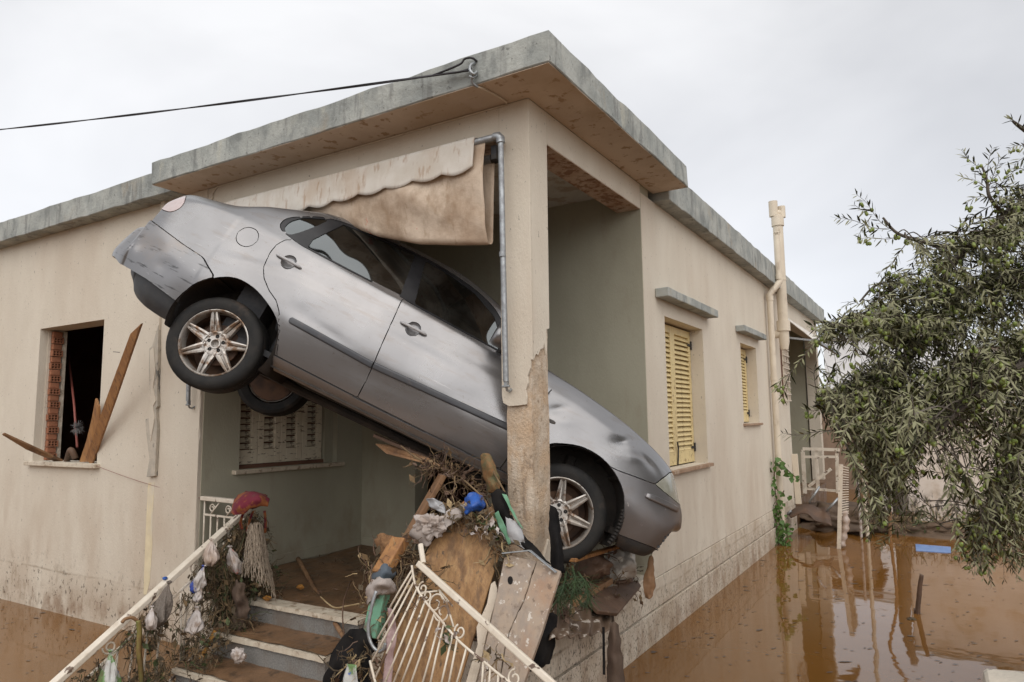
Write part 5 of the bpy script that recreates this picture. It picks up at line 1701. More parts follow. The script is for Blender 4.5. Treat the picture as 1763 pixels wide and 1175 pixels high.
# things on the steps and porch floor
P = [oz(513, 963, .535), oz(540, 1010, .525), oy(575, 1068, -.16), oy(610, 1132, -.47)]
A_, B_ = oz(513, 963, .54), oy(612, 1134, -.48)
q = MB(); q.tube([A_.lerp(B_, t) + Vector((0, 0, .012 * fbm((t * 4, 0, 0)))) for t in np.linspace(0, 1, 14)], [.020 - .006 * t for t in np.linspace(0, 1, 14)], 9)
tag(q.build('dark_pole', M['timber'], None, smooth=True), 'dark round wooden pole lying from the porch floor over the top step', 'pole')
q = MB(); q.tube(curve([oz(604, 1000, .56), oz(592, 1035, .6), oy(590, 1070, -.2), oy(594, 1100, -.3)], 5), .005, 5); q.tube([oz(592, 1035, .6), oz(600, 1010, .62)], .003, 5)
tag(q.build('thin_twig', M['dark_wood'], None), 'thin dark forked twig standing beside the dark pole', 'twig')
q = MB(); q.tube(curve([oz(552, 1028, .56), oz(575, 1046, .52), oz(600, 1043, .54), oz(628, 1038, .58)], 6), .006, 5)
tag(q.build('straw_stem', M['straw'], None, smooth=True), 'pale curved straw stem lying on the porch edge by the pole', 'stem')
tag(lump('orange_scrap', oz(460, 1030, .515), (.04, .022, .018), M['rusty_orange'], .35, 2, 3), 'orange brown scrap on the marble edge of the top step', 'scrap')
tag(lump('orange_scrap', oz(517, 1011, .525), (.032, .02, .018), M['rusty_orange'], .35, 2, 3, seed=4), 'orange brown scrap lying on the porch floor near the pole', 'scrap')
tag(lump('paper_scrap', oy(417, 1126, -.46) + Vector((0, -.03, .0)), (.055, .035, .045), M['bag_white'], .35, 1.6, 4, fold=.35, seed=2), 'crumpled white paper scrap lying on the second step', 'paper')
q = MB()
R_ = random.Random(5)
for k in range(130):
    p = Vector((R_.uniform(-3.1, -.3), R_.uniform(-.1, 1.9), .515)); a = R_.uniform(0, 6.3); l_ = R_.uniform(.008, .04)
    q.tube([p, p + Vector((math.cos(a) * l_, math.sin(a) * l_, R_.uniform(0, .02)))], R_.uniform(.002, .006), 4)
tag(q.build('floor_litter', M['dark_wood'], None), 'small dark bits of flood litter strewn over the muddy porch floor', 'flood debris', kind='stuff')

# ---- heap at the foot of the pillar
FP = lambda a, b, w, t, nm, mat, lab, cat, **kw: tag(bar_obj(a, b, w, t, nm, mat, None), lab, cat, **kw)
FP(at(762, 818, 4.25), at(655, 1005, 4.05), .10, .03, 'door_frame_plank', M['timber'], 'long dark door frame plank leaning left of the plywood under the car sill', 'plank')
q = MB(); q.bar(at(766, 820, 4.22), at(690, 955, 4.08), .016, .02); tag(q.build('pale_batten', M['plank'], None), 'thin pale batten lying along the dark door frame plank', 'batten')
FP(at(746, 908, 4.02), at(803, 866, 4.06), .034, .03, 'short_batten', M['plank'], 'short brown batten sticking out between towel and blue bag', 'batten')
tw = thing('towel', 'grimy pale grey towel twisted over the top left of the plywood', 'towel', at(735, 910, 3.98))
lump('bundle', at(742, 905, 3.97), (.085, .07, .06), M['towel'], .45, 1.9, 5, tw, fold=.8, seed=2.2).location -= tw.location
cloth('tail', [[(722, 885, 4.0), (740, 890, 3.93), (762, 900, 3.95)], [(712, 905, 4.0), (735, 908, 3.91), (758, 918, 3.93)], [(705, 920, 4.0), (728, 925, 3.90), (745, 925, 3.93)], [(722, 935, 3.97), (735, 942, 3.92), (742, 938, 3.93)]], M['towel'], .028, fs=15, par=tw)
cloth('tail', [[(760, 885, 3.98), (790, 870, 3.98), (810, 868, 4.02)], [(762, 902, 3.95), (790, 886, 3.96), (812, 874, 4.0)], [(758, 918, 3.94), (785, 898, 3.95), (806, 884, 3.99)]], M['towel'], .016, fs=15, par=tw)
tag(cloth('grey_rag', [[(735, 860, 4.05), (748, 858, 4.0), (764, 868, 4.0)], [(738, 868, 4.02), (752, 872, 3.97), (766, 878, 3.98)], [(745, 876, 4.0), (756, 882, 3.96), (768, 886, 3.98)]], M['grey_sheet'], .03, fs=18), 'small shiny grey rag on top of the twisted towel', 'rag')
tag(cloth('blue_bag', [[(800, 856, 4.02), (812, 848, 3.98), (826, 852, 3.98), (832, 862, 4.02)], [(800, 868, 4.0), (812, 866, 3.92), (826, 868, 3.93), (835, 872, 4.0)], [(799, 880, 3.98), (810, 878, 3.92), (822, 876, 3.94), (832, 878, 4.0)], [(799, 888, 3.98), (806, 886, 3.95), (815, 882, 3.96), (824, 880, 4.0)]], M['blue'], .035, fs=20), 'bright blue plastic bag snagged on top of the plywood', 'plastic bag')
# block of wood bits left of the railing
FP(at(690, 930, 4.0), at(655, 990, 3.85), .10, .06, 'wood_block', M['plank'], 'stubby tan wooden block left of the torn railing top', 'block')
tag(lump('cork_slab', at(675, 948, 4.03), (.13, .03, .07), material('brown_chipboard', (0.23, 0.12, 0.05), (0.16, 0.08, 0.035), 24, .9, bump=.8, bscale=60), .3, 2.2, 4, rot=Matrix.Rotation(.5, 3, 'Y')), 'crumbling brown chipboard slab behind the tan wooden block', 'chipboard')
tag(cloth('slate_rag', [[(648, 975, 3.9), (665, 972, 3.84), (683, 982, 3.88)], [(643, 985, 3.88), (662, 985, 3.80), (682, 992, 3.86)], [(638, 997, 3.88), (655, 998, 3.80), (672, 1000, 3.86)]], M['slate_cloth'], .02, fs=16), 'slate blue rag wrapped round the tan wooden block', 'rag')
FP(at(658, 1010, 3.80), at(640, 1100, 3.68), .085, .07, 'green_beam', M['green_wood'], 'green painted beam stub with peeling paint left of the torn railing', 'beam')
tag(lump('dark_cap_block', at(636, 1112, 3.7), (.045, .045, .04), M['black_cloth'], .2, 2, 3), 'black lump under the lower end of the green beam', 'lump')
wt = tag(cloth('white_towel', [[(640, 998, 3.80), (658, 995, 3.72), (676, 1000, 3.74), (684, 1012, 3.78)], [(632, 1012, 3.78), (650, 1006, 3.68), (670, 1008, 3.70), (682, 1018, 3.76)], [(630, 1026, 3.78), (642, 1018, 3.70), (660, 1014, 3.70), (676, 1022, 3.76)], [(634, 1040, 3.76), (640, 1034, 3.72), (648, 1026, 3.72), (660, 1024, 3.76)]], M['towel'], .03, fs=16), 'white towel draped over the upper end of the green beam', 'towel')
q = MB(); q.tube(curve([at(648, 1018, 3.62), at(640, 1045, 3.60), at(634, 1085, 3.58), at(640, 1110, 3.56), at(652, 1122, 3.54), at(661, 1118, 3.52), at(664, 1108, 3.52)], 5), .009, 7)
tag(q.build('bent_pipe', M['galv'], None, smooth=True), 'thin bent grey metal tube curling in front of the green beam', 'tube')
tag(cloth('pink_rag', [[(668, 1045, 3.58), (676, 1050, 3.55)], [(668, 1080, 3.56), (682, 1085, 3.52)], [(664, 1120, 3.52), (680, 1112, 3.5)], [(658, 1190, 3.45), (672, 1190, 3.42)]], material('faded_pink_net', (0.42, 0.30, 0.29), (0.30, 0.2, 0.19), 20, .9), .03, fs=14), 'faded pink net strip hanging among the railing bars', 'rag')
tag(cloth('black_sack', [[(600, 1085, 3.75), (622, 1080, 3.7), (640, 1095, 3.65)], [(575, 1120, 3.75), (610, 1115, 3.65), (640, 1130, 3.6)], [(560, 1160, 3.7), (600, 1160, 3.6), (640, 1165, 3.55)], [(550, 1200, 3.7), (600, 1200, 3.55), (640, 1200, 3.5)]], M['black_cloth'], .05, fs=9), 'black plastic sack slumped at the right end of the steps', 'sack')
tag(cloth('green_wrapper', [[(596, 1140, 3.5), (612, 1148, 3.48)], [(592, 1160, 3.48), (616, 1165, 3.45)], [(590, 1190, 3.45), (620, 1190, 3.42)]], M['bag_green'], .03, fs=18), 'small green and white wrapper at the bottom centre by the black sack', 'wrapper')
# dry plants and roots under the sill
sp = [(at(745, 800, 4.3), .05, 1), (at(770, 815, 4.25), .06, 1.4), (at(800, 825, 4.2), .06, 1.4), (at(725, 805, 4.32), .04, .7), (at(830, 845, 4.15), .05, 1), (at(770, 850, 4.25), .05, .8), (at(700, 965, 3.95), .04, 1.0), (at(690, 990, 3.9), .04, 1.0), (at(700, 925, 4.0), .04, .5)]
o = strands('root_tangle', sp, 230, [M['root'], M['dark_wood'], M['dark_wood'], M['root']], .16, r=.0036, droop=.15, spread=.9, leafy=.5, seed=21)
tag(o, 'dry brown root tangle jammed under the car sill left of the pillar', 'roots', kind='stuff')
for P in ([(842, 800, 4.1), (870, 850, 4.0), (880, 880, 3.95), (868, 905, 3.93)], [(800, 828, 4.15), (835, 862, 4.02), (842, 890, 3.98), (850, 915, 3.95)], [(690, 768, 4.45), (720, 790, 4.38), (765, 808, 4.3)], [(846, 868, 4.0), (858, 890, 3.95), (850, 920, 3.94), (838, 930, 3.94)]):
    q = MB(); q.tube(curve([at(*p) for p in P], 6), .0055, 6)
    tag(q.build('vine_stem', M['root'], None, smooth=True), 'long bare brown vine stem curling ' + ('down beside the pillar foot' if P[0][0] == 842 else 'over the blue bag onto the plywood' if P[0][0] == 800 else 'under the sill by the splintered planks' if P[0][0] == 690 else 'across the top right corner of the plywood'), 'stem', 'bare vine stems in the wreckage')
tag(cloth('leathery_leaf', [[(826, 785, 4.18), (838, 780, 4.15), (848, 788, 4.15)], [(828, 805, 4.15), (843, 806, 4.08), (856, 812, 4.1)], [(835, 830, 4.12), (848, 830, 4.06), (862, 832, 4.1)], [(840, 848, 4.1), (852, 850, 4.06), (860, 848, 4.08)]], material('mottled_dead_leaf', (0.10, 0.10, 0.045), (0.21, 0.10, 0.035), 14, .8, bump=.5), .025, fs=18), 'large curled brown and green dead leaf against the door left of the pillar', 'leaf')
pl_ = thing('torn_planks', 'dark splintered planks wedged under the sill of the car', 'planks', at(700, 775, 4.6))
slab([at(645, 765, 4.75), at(665, 782, 4.7), at(735, 800, 4.5), at(760, 806, 4.45), at(735, 790, 4.55), at(670, 768, 4.75)], .02, 'splintered_plank', M['timber'], pl_)
q = MB(); q.bar(at(645, 750, 4.8), at(740, 790, 4.6), .03, .02); q.build('strut', M['dark_wood'], pl_)
# torn umbrella at the pillar foot
um = thing('torn_umbrella', 'torn black and green umbrella cloth wrapped round the foot of the pillar', 'umbrella', at(880, 930, 3.9))
cloth('black_cloth', [[(845, 850, 4.0), (858, 842, 3.98), (872, 850, 4.0)], [(850, 875, 3.96), (866, 878, 3.92), (882, 890, 3.95)], [(866, 905, 3.93), (888, 915, 3.89), (905, 925, 3.92)], [(885, 935, 3.90), (905, 940, 3.86), (925, 945, 3.9)], [(905, 950, 3.87), (930, 960, 3.84), (950, 975, 3.87)]], M['black_cloth'], .02, fs=14, par=um)
cloth('grey_panel', [[(870, 890, 3.91), (884, 896, 3.89), (896, 908, 3.90)], [(872, 912, 3.90), (888, 918, 3.87), (903, 928, 3.88)], [(877, 930, 3.89), (892, 940, 3.86), (905, 948, 3.87)]], M['grey_sheet'], .012, fs=16, par=um)
cloth('green_edge', [[(864, 850, 3.95), (872, 852, 3.94)], [(874, 870, 3.92), (882, 876, 3.92)], [(884, 888, 3.90), (893, 898, 3.90)], [(890, 900, 3.89), (901, 913, 3.89)]], M['umbrella_green'], .01, fs=18, par=um)
cloth('green_edge', [[(852, 884, 3.93), (858, 880, 3.92)], [(858, 905, 3.92), (868, 902, 3.91)], [(868, 922, 3.90), (876, 920, 3.89)], [(876, 940, 3.89), (880, 936, 3.88)]], M['umbrella_green'], .01, fs=18, par=um)
q = MB(); q.bar(at(864, 953, 3.80), at(912, 948, 3.77), .02, .006); q.bar(at(912, 948, 3.77), at(958, 986, 3.68), .022, .006)
tag(q.build('metal_strip', M['galv'], None, bevel=.002), 'bent bright metal strip lying across the top of the split door panel', 'strip')
sp = [(at(838, 905, 3.93), .03, 1), (at(850, 915, 3.92), .03, 1), (at(775, 1095, 3.3), .025, 1.0)]
o = strands('weed_scraps', sp, 90, [M['root'], M['weed_green'], M['bag_white']], .08, r=.003, droop=.3, spread=.8, leafy=.9, seed=22)
tag(o, 'scraps of weed and paper stuck to the plywood and torn railing', 'flood debris', kind='stuff')

sp = [(at(700, 960, 3.95), .06, 1), (at(725, 1000, 3.75), .05, .6), (at(660, 1060, 3.75), .06, 1), (at(620, 1140, 3.6), .08, 1.2), (at(860, 940, 3.9), .04, .6), (at(820, 890, 4.0), .05, .8), (at(780, 880, 4.0), .05, .8), (at(640, 985, 3.92), .05, .7), (at(850, 1130, 3.3), .03, .3)]
o = strands('pile_wrack', sp, 420, [M['weed'], M['weed'], M['root'], M['dark_wood'], M['straw']], .17, r=.0036, droop=.5, spread=.8, leafy=.7, seed=41)
tag(o, 'muddy weed and twigs clinging to the boards and rags left of the pillar', 'flood debris', kind='stuff')
sp = [(ox(1000, 1000, .05), .08, 1), (ox(1050, 1020, .08), .07, 1), (ox(1090, 1005, .06), .05, .7), (ox(970, 1050, .15), .06, .8), (ox(1030, 960, -.05), .08, 1)]
o = strands('pile_wrack', sp, 130, [M['weed'], M['root'], M['dark_wood']], .17, r=.0036, droop=.5, spread=.8, leafy=.7, seed=42)
tag(o, 'muddy weed and roots hanging under the front tyre over the plinth', 'flood debris', kind='stuff')

# ---- right of the pillar, under the nose
tag(cloth('dark_curtain', [[(946, 870, 4.13), (956, 875, 4.15), (962, 885, 4.2)], [(946, 910, 4.1), (958, 915, 4.08), (966, 920, 4.12)], [(948, 950, 4.05), (962, 950, 4.0), (970, 955, 4.05)], [(950, 985, 4.0), (962, 988, 3.97), (972, 986, 4.02)]], M['black_cloth'], .02, fs=14), 'strip of near black cloth hanging right of the pillar foot', 'cloth')
tag(cloth('black_bag', [[(935, 1060, 3.75), (952, 1055, 3.8), (960, 1060, 3.85)], [(925, 1095, 3.7), (946, 1090, 3.72), (956, 1090, 3.8)], [(915, 1130, 3.65), (940, 1128, 3.66), (952, 1125, 3.75)], [(905, 1158, 3.62), (928, 1152, 3.64), (946, 1143, 3.7)]], M['black_cloth'], .03, fs=11), 'black bag bulging out behind the right edge of the split door panel', 'bag')
FP(ox(985, 965, .05), ox(1075, 938, .0), .05, .025, 'orange_plank', M['plank'], 'thin orange brown plank right under the front tyre', 'plank')
fb = thing('foil_block', 'torn foil faced foam block under the front bumper', 'block', ox(1070, 985, .1))
c = ox(1068, 973, .02)
lump('block', c, (.115, .13, .115), M['foil'], .22, 1.3, 4, fb, fold=.2, seed=6).location -= fb.location
lump('torn_end', ox(1072, 996, .02), (.08, .12, .035), M['dark_wood'], .3, 1.6, 4, fb, seed=7).location -= fb.location
tag(lump('chipboard_chunk', ox(1022, 975, -.05), (.12, .10, .085), M['dark_wood'], .35, 1.8, 4, seed=8), 'dark torn chipboard chunk between front tyre and foil block', 'chipboard')
FP(ox(985, 1040, .06), ox(1050, 1000, .02), .05, .04, 'grey_beam_end', M['timber'], 'weathered square timber end poking out beneath the foil block', 'timber')
dpn = Plane(ox(1005, 1055, .16), ox(1100, 1005, .10), ox(1010, 1010, .0))
tag(slab([dpn(*p) for p in [(1012, 1034), (1040, 1012), (1098, 1000), (1104, 1009), (1064, 1056), (1030, 1052)]], .025, 'dark_board', M['dark_wood'], None), 'flat dark brown panel jutting over the porch edge under the foil block', 'panel')
# corrugated sheet
cs0, cs1, cs2 = ox(944, 1104, .27), ox(1060, 1086, .24), ox(955, 1036, .04)
u_ = (cs1 - cs0); v_ = (cs2 - cs0)
nn = u_.cross(v_).normalized()
rows = []
for b in range(12):
    rows.append([cs0 + u_ * (a / 60) + v_ * (b / 11) * (1 + .05 * math.sin(a)) + nn * .013 * math.sin(a / 60 * 2 * PI * 6) + nn * .02 * fbm((a * .05, b * .1, 0)) for a in range(61)])
q = MB(); q.grid(rows)
tag(q.build('corrugated_sheet', M['rust_sheet'], None, smooth=True, solid=.004), 'rusty corrugated sheet fragment hanging off the porch edge right of the door panel', 'sheet')
tag(cloth('torn_brown_cloth', [[(1117, 957, 4.75), (1121, 956, 4.75), (1125, 960, 4.75)], [(1113, 980, 4.72), (1120, 982, 4.70), (1126, 982, 4.72)], [(1107, 1000, 4.70), (1118, 1002, 4.67), (1128, 1000, 4.70)], [(1108, 1015, 4.68), (1117, 1018, 4.66), (1126, 1014, 4.68)], [(1111, 1028, 4.67), (1118, 1031, 4.65), (1123, 1026, 4.67)]], M['timber'], .02, fs=20), 'small torn brown cloth dangling beneath the front bumper', 'cloth')
tag(cloth('hanging_brown_cloth', [[(1050, 1072, 4.0), (1058, 1070, 3.98), (1066, 1078, 4.0)], [(1048, 1105, 3.98), (1058, 1105, 3.94), (1068, 1108, 3.97)], [(1046, 1140, 3.96), (1058, 1140, 3.92), (1072, 1142, 3.95)], [(1047, 1200, 3.93), (1062, 1200, 3.89), (1078, 1200, 3.92)]], M['brown_rag'], .025, fs=14), 'long brown cloth hanging down the plinth below the corrugated sheet', 'cloth')
q = MB(); q.bar(at(1039, 1080, 3.98), at(1040, 1162, 3.93), .014, .006); tag(q.build('black_strap', M['black_cloth'], None), 'narrow black strap hanging left of the long brown cloth', 'strap')
FP(ox(1012, 1020, .08), ox(1052, 1060, .12), .012, .012, 'thin_black_bar', M['black_cloth'], 'thin black bar sloping between pine sprig and dark panel', 'bar')
# pine sprig
q = MB()
R_ = random.Random(4)
M['pine'] = material('dull_pine_needles', (0.025, 0.05, 0.018), (0.045, 0.075, 0.025), 20, .7)
for st in ([(985, 975, 4.1), (990, 1000, 3.98), (985, 1030, 3.92)], [(975, 985, 4.05), (970, 1010, 3.95), (960, 1035, 3.9)], [(995, 985, 4.05), (1008, 1005, 3.98), (1012, 1030, 3.95)]):
    P = curve([at(*p) for p in st], 6)
    q.tube(P, .005, 5)
    for p in P[3:]:
        for k in range(14):
            d_ = Vector((R_.gauss(0, .6), R_.gauss(0, .6), R_.gauss(0, .5) - .5)).normalized() * R_.uniform(.05, .11)
            q.tube([p, p + d_ * .5 + Vector((0, 0, .004)), p + d_], .0011, 3, caps=False)
tag(q.build('pine_sprig', M['pine'], None), 'green pine sprig hanging right of the pillar below the front tyre', 'branch')

# ---- boards and mop in the left window
ldw = [(237, 533), (245, 562), (232, 596), (205, 665), (180, 730), (160, 797), (138, 795), (160, 742), (190, 665), (216, 592)]
A_, B_ = oy(238, 552, -.40), oy(152, 796, .03)
q = MB()
d_ = (B_ - A_); n_ = d_.cross(X3).normalized(); s_ = n_.cross(d_).normalized()
bd = thing('long_board', 'long nail studded brown board sticking up out of the left window', 'board', oy(152, 793, .03))
q.prism([A_ + s_ * .038 + d_ * .0, A_ - s_ * .035 + d_ * .10, A_ - s_ * .05 + d_ * .5, B_ - s_ * .05, B_ + s_ * .05, A_ + s_ * .05 + d_ * .5], -n_ * .022)
q.build('plank', M['plank'], bd, bevel=.003, seg=1)
q = MB(); q.tube([oy(195, 606, -.30), oy(206, 607, -.32)], .003, 5); q.build('nail', M['black_iron'], bd)
tag(slab([oy(164, 686, -.06), oy(169, 700, -.05), oy(170, 730, -.02), oy(158, 796, .03), oy(136, 796, .03), oy(148, 760, .0), oy(158, 720, -.04)], .022, 'split_board', M['plank'], None), 'shorter split board beside the long board in the left window', 'board')
tag(slab([oy(3, 749, -.42), oy(6, 748, -.42), oy(50, 768, -.2), oy(108, 795, .12), (oy(98, 797, .12)), oy(45, 774, -.2)], .02, 'splinter_board', M['timber'], None), 'thin dark splinter board poking out left over the window sill', 'board')
mp_ = thing('mop', 'mop with red handle and silver tinsel head propped in the left window', 'mop', oy(135, 765, .12))
q = MB(); q.tube([oy(115, 585, .55), oy(128, 700, .3), oy(133, 770, .14)], .012, 8)
q.build('handle', material('dull_red_handle', (0.30, 0.09, 0.07), (0.24, 0.07, 0.055), 6, .6), mp_, smooth=True)
q = MB()
for k in range(140):
    p = oy(133, 738, .13); d_ = Vector((R_.gauss(.25, .5), R_.gauss(-.2, .4), R_.gauss(0, .6))).normalized() * R_.uniform(.03, .085)
    q.grid([[p, p + Vector((0, .006, .002))], [p + d_ * .6 + Vector((0, 0, .006)), p + d_ * .6 + Vector((0, .006, .008))], [p + d_, p + d_ + Vector((0, .006, 0))]])
q.build('tinsel_head', material('silver_tinsel', (0.55, 0.55, 0.56), (0.35, 0.33, 0.32), 60, .3, metal=.6), mp_)
q = MB(); q.tube(curve([oy(115, 795, .1), oy(122, 775, .05), oy(130, 790, .08)], 5), .03, 8); tag(q.build('dark_bundle', M['dark_wood'], None, smooth=True), 'dark bundle of rubbish lying on the left window sill', 'rubbish')
# ================================================================== WATER AND BEYOND
def water_material():
    m = bpy.data.materials.new('muddy_water'); m.use_nodes = True
    N, L = m.node_tree.nodes, m.node_tree.links
    b = N['Principled BSDF']
    tc_ = N.new('ShaderNodeTexCoord')
    n1 = N.new('ShaderNodeTexNoise'); n1.inputs['Scale'].default_value = .55; n1.inputs['Detail'].default_value = 5
    L.new(tc_.outputs['Object'], n1.inputs['Vector'])
    r = N.new('ShaderNodeValToRGB')
    r.color_ramp.elements[0].position = .35; r.color_ramp.elements[0].color = (0.150, 0.066, 0.014, 1)
    r.color_ramp.elements[1].position = .68; r.color_ramp.elements[1].color = (0.192, 0.088, 0.022, 1)
    L.new(n1.outputs[0], r.inputs[0]); L.new(r.outputs[0], b.inputs['Base Color'])
    b.inputs['Roughness'].default_value = .035; b.inputs['IOR'].default_value = 1.47
    b.inputs['Specular IOR Level'].default_value = .5
    mpp = N.new('ShaderNodeMapping'); mpp.inputs['Scale'].default_value = (1, 1, 1)
    L.new(tc_.outputs['Object'], mpp.inputs['Vector'])
    n2 = N.new('ShaderNodeTexNoise'); n2.inputs['Scale'].default_value = 2.2; n2.inputs['Detail'].default_value = 3; n2.inputs['Roughness'].default_value = .45
    L.new(mpp.outputs[0], n2.inputs['Vector'])
    bp = N.new('ShaderNodeBump'); bp.inputs['Strength'].default_value = .03; bp.inputs['Distance'].default_value = .1
    L.new(n2.outputs[0], bp.inputs['Height']); L.new(bp.outputs[0], b.inputs['Normal'])
    return m


M['water'] = water_material()
mb = MB(); mb.grid([[(-300, -300, 0), (-300, 400, 0)], [(300, -300, 0), (300, 400, 0)]][::-1])
w = mb.build('flood_water', M['water']); w['kind'] = 'structure'
R_ = random.Random(9)
q = MB()
for k in range(1300):
    if R_.random() < .72: x, y = R_.uniform(.05, 3.6), R_.uniform(1.0, 9.4)
    else: x, y = R_.uniform(-6.8, -2.7), R_.uniform(-2.8, -.05)
    s = R_.uniform(.003, .010) * (2.0 if R_.random() < .10 else 1); a = R_.uniform(-.5, .5) + .6
    e = R_.uniform(1.2, 3.5)
    c, d_ = Vector((math.cos(a), math.sin(a), 0)) * s * e, Vector((-math.sin(a), math.cos(a), 0)) * s * .7
    p = Vector((x, y, .003 + R_.random() * .002))
    q.add([p - c, p - d_ - c * .3, p + c * .4 - d_ * .8, p + c, p + d_ * .9 + c * .2, p - c * .5 + d_], [(0, 1, 2, 3, 4, 5)])
tag(q.build('floating_specks', material('dark_floating_bits', (0.055, 0.045, 0.04), (0.12, 0.10, 0.09), 40, .7), None), 'dark leaf bits floating scattered over the brown flood water', 'flood debris', kind='stuff')

M['gwall'] = material('whitewashed_wall', (0.68, 0.60, 0.53), (0.60, 0.52, 0.44), 2, .9, bump=.3, bscale=40,
                      layers=(((0.45, 0.33, 0.22), 3, .48, .68, (1, 1, 1), None, .6), ((0.30, 0.24, 0.18), 9, .42, .6, (1, 1, .6), (.22, .5, 3, .3), .8), ((0.055, 0.045, 0.035), 16, .50, .57, (1, 1, .5), (.26, .48, 3, .2), .9)))
M['street'] = material('muddy_street', (0.095, 0.062, 0.038), (0.14, 0.09, 0.055), .8, .75, bump=.8, bscale=9, bump2=.6, b2scale=1.5)
rows = [[(-40 + 80 * a / 80, -5.2 - 34 * (b / 34) + .3 * fbm((a * .4, 0, 0), 1, 2), -.05 + .22 * min(1, b / 2) + .10 * fbm((a * .5, b * .5, 3), 1, 3)) for a in range(81)] for b in range(35)]
q = MB(); q.grid([list(r) for r in rows][::-1]); q.build('muddy_street', M['street'], None, smooth=True)['kind'] = 'structure'
gw = thing('garden_wall', 'low whitewashed garden wall with mud line behind the olive tree', 'wall', (4, 9.7, 0))
mb = MB(); mb.prism([(1.50, 9.72, -.4), (14, 8.6, -.4), (14, 8.9, -.4), (1.50, 9.95, -.4)], (0, 0, 2.3)); mb.build('masonry', M['gwall'], gw, bevel=.02)
mb = MB(); mb.prism([(1.46, 9.69, 1.901), (14.04, 8.57, 1.901), (14.04, 8.95, 1.901), (1.46, 9.99, 1.901)], (0, 0, .07)); mb.build('coping', M['fascia'], gw, bevel=.01)
mb = MB(); mb.prism([(1.485, 9.70, -.4), (14, 8.58, -.4), (14, 8.6, -.4), (1.485, 9.72, -.4)], (0, 0, .66)); mb.build('plinth', M['gwall'], gw, bevel=.006)


def block_house(name, label, x0, x1, y0, y1, z, wall, roofm, wins):
    h = thing(name, label, 'house', ((x0 + x1) / 2, y0, 0))
    q = MB(); q.box((x0, y0, -.5), (x1, y1, z)); q.build('wall', wall, h)
    q = MB(); q.box((x0 - .15, y0 - .15, z + .002), (x1 + .15, y1 + .15, z + .16)); q.build('roof', roofm, h)
    for wx, wz, ww, wh in wins:
        q = MB(); q.box((wx, y0 - .03, wz), (wx + ww, y0 - .002, wz + wh)); f = q.build('window', M['pvc'], h)
        q = MB(); q.box((wx + .06, y0 - .036, wz + .06), (wx + ww - .06, y0 - .031, wz + wh - .06)); q.build('pane', M['gloss_black'], f)
    return h


M['nwall'] = material('pale_neighbour_render', (0.66, 0.60, 0.53), (0.60, 0.54, 0.48), 1.5, .9)
block_house('neighbour_house', 'plain pale neighbour house behind the garden wall and the olive tree', 2.9, 13, 13.6, 20, 3.15, M['nwall'], M['fascia'], [(4.0, 1.2, 1.2, 1.1), (7.5, 1.2, 1.2, 1.1)])
a_, b_ = oy(1424, 700, 25), oy(1478, 700, 25)
fz = oy(1440, 585, 25).z
block_house('opposite_house', 'two storey pale house across the muddy street behind the viewer', -9, 11, -30, -20, 6.2, M['nwall'], M['fascia'], [])
block_house('white_far_house', 'white house far behind, between the veranda and the olive tree', a_.x, b_.x + 3.4, 25, 31, fz, material('white_render', (0.72, 0.72, 0.72), (0.66, 0.66, 0.66), 2, .9), M['fascia'], [(b_.x - .4, 1.6, 1.0, 1.2), (b_.x + 1.4, 1.6, 1.0, 1.2)])
a_, b_ = oy(1420, 700, 15.5), oy(1470, 700, 15.5)
block_house('brown_shed', 'low brown shed with dark flat roof behind the veranda railing', a_.x - 1.2, b_.x + .2, 15.5, 18, oy(1440, 684, 15.5).z, material('brown_render', (0.30, 0.21, 0.15), (0.24, 0.17, 0.12), 3, .9), M['dark_wood'], [])

# veranda clutter
vr = thing('timber_frame', 'broken pale timber frame standing in the flooded veranda', 'frame', (.5, 9.4, .4))
VP = lambda px, py: oy(px, py, 9.3)
for k, (a, b, w_1) in enumerate([((1382, 775), (1386, 850), .06), ((1382, 773), (1446, 775), .05), ((1384, 787), (1440, 787), .04), ((1405, 775), (1408, 845), .05), ((1392, 838), (1430, 808), .05), ((1440, 775), (1442, 850), .05), ((1388, 842), (1440, 846), .04)]):
    q = MB(); q.bar(VP(*a) + Vector((0, .01 * k, 0)), VP(*b) + Vector((0, .01 * k, 0)), w_1, .045, (0, 1, 0)); q.build('rail', M['rail_paint'], vr)
q = MB(); q.bar(oy(1368, 782, 8.53), oy(1375, 868, 8.53), .09, .04, (0, 1, 0)); tag(q.build('pale_post', M['pvc'], None, bevel=.005), 'pale timber post against the end of the side wall', 'post')
cs = thing('curved_metal_sheet', 'bent brown metal sheet half sunk in the water by the veranda', 'sheet', oz(1400, 910, 0))
CP = lambda px, py, y: oy(px, py, y)
rows = []
top = [(1357, 885), (1368, 876), (1385, 869), (1400, 871), (1412, 876), (1422, 874), (1428, 884)]
bot = [(1362, 892), (1378, 885), (1392, 886), (1402, 896), (1414, 900), (1424, 902), (1432, 906)]
rows = [curve([CP(*p, 7.9) for p in top], 4), curve([CP((a[0] + b[0]) / 2, (a[1] + b[1]) / 2 + 2, 7.7) for a, b in zip(top, bot)], 4), curve([CP(*p, 7.5) for p in bot], 4)]
q = MB(); q.grid(rows); q.build('sheet', M['dark_wood'], cs, smooth=True, solid=.012)
for a, b in (((1393, 866), (1411, 838)), ((1424, 880), (1443, 858)), ((1362, 880), (1350, 890))):
    q = MB(); q.tube([CP(*a, 7.8), CP(*b, 7.85)], .017, 8); q.build('leg', M['galv'], cs, smooth=True)
lp_ = thing('leaning_louvre', 'white louvre panel and post leaning in the water before the veranda', 'panel', oz(1447, 945, 0))
P0 = oz(1446, 945, 0).y
q = MB()
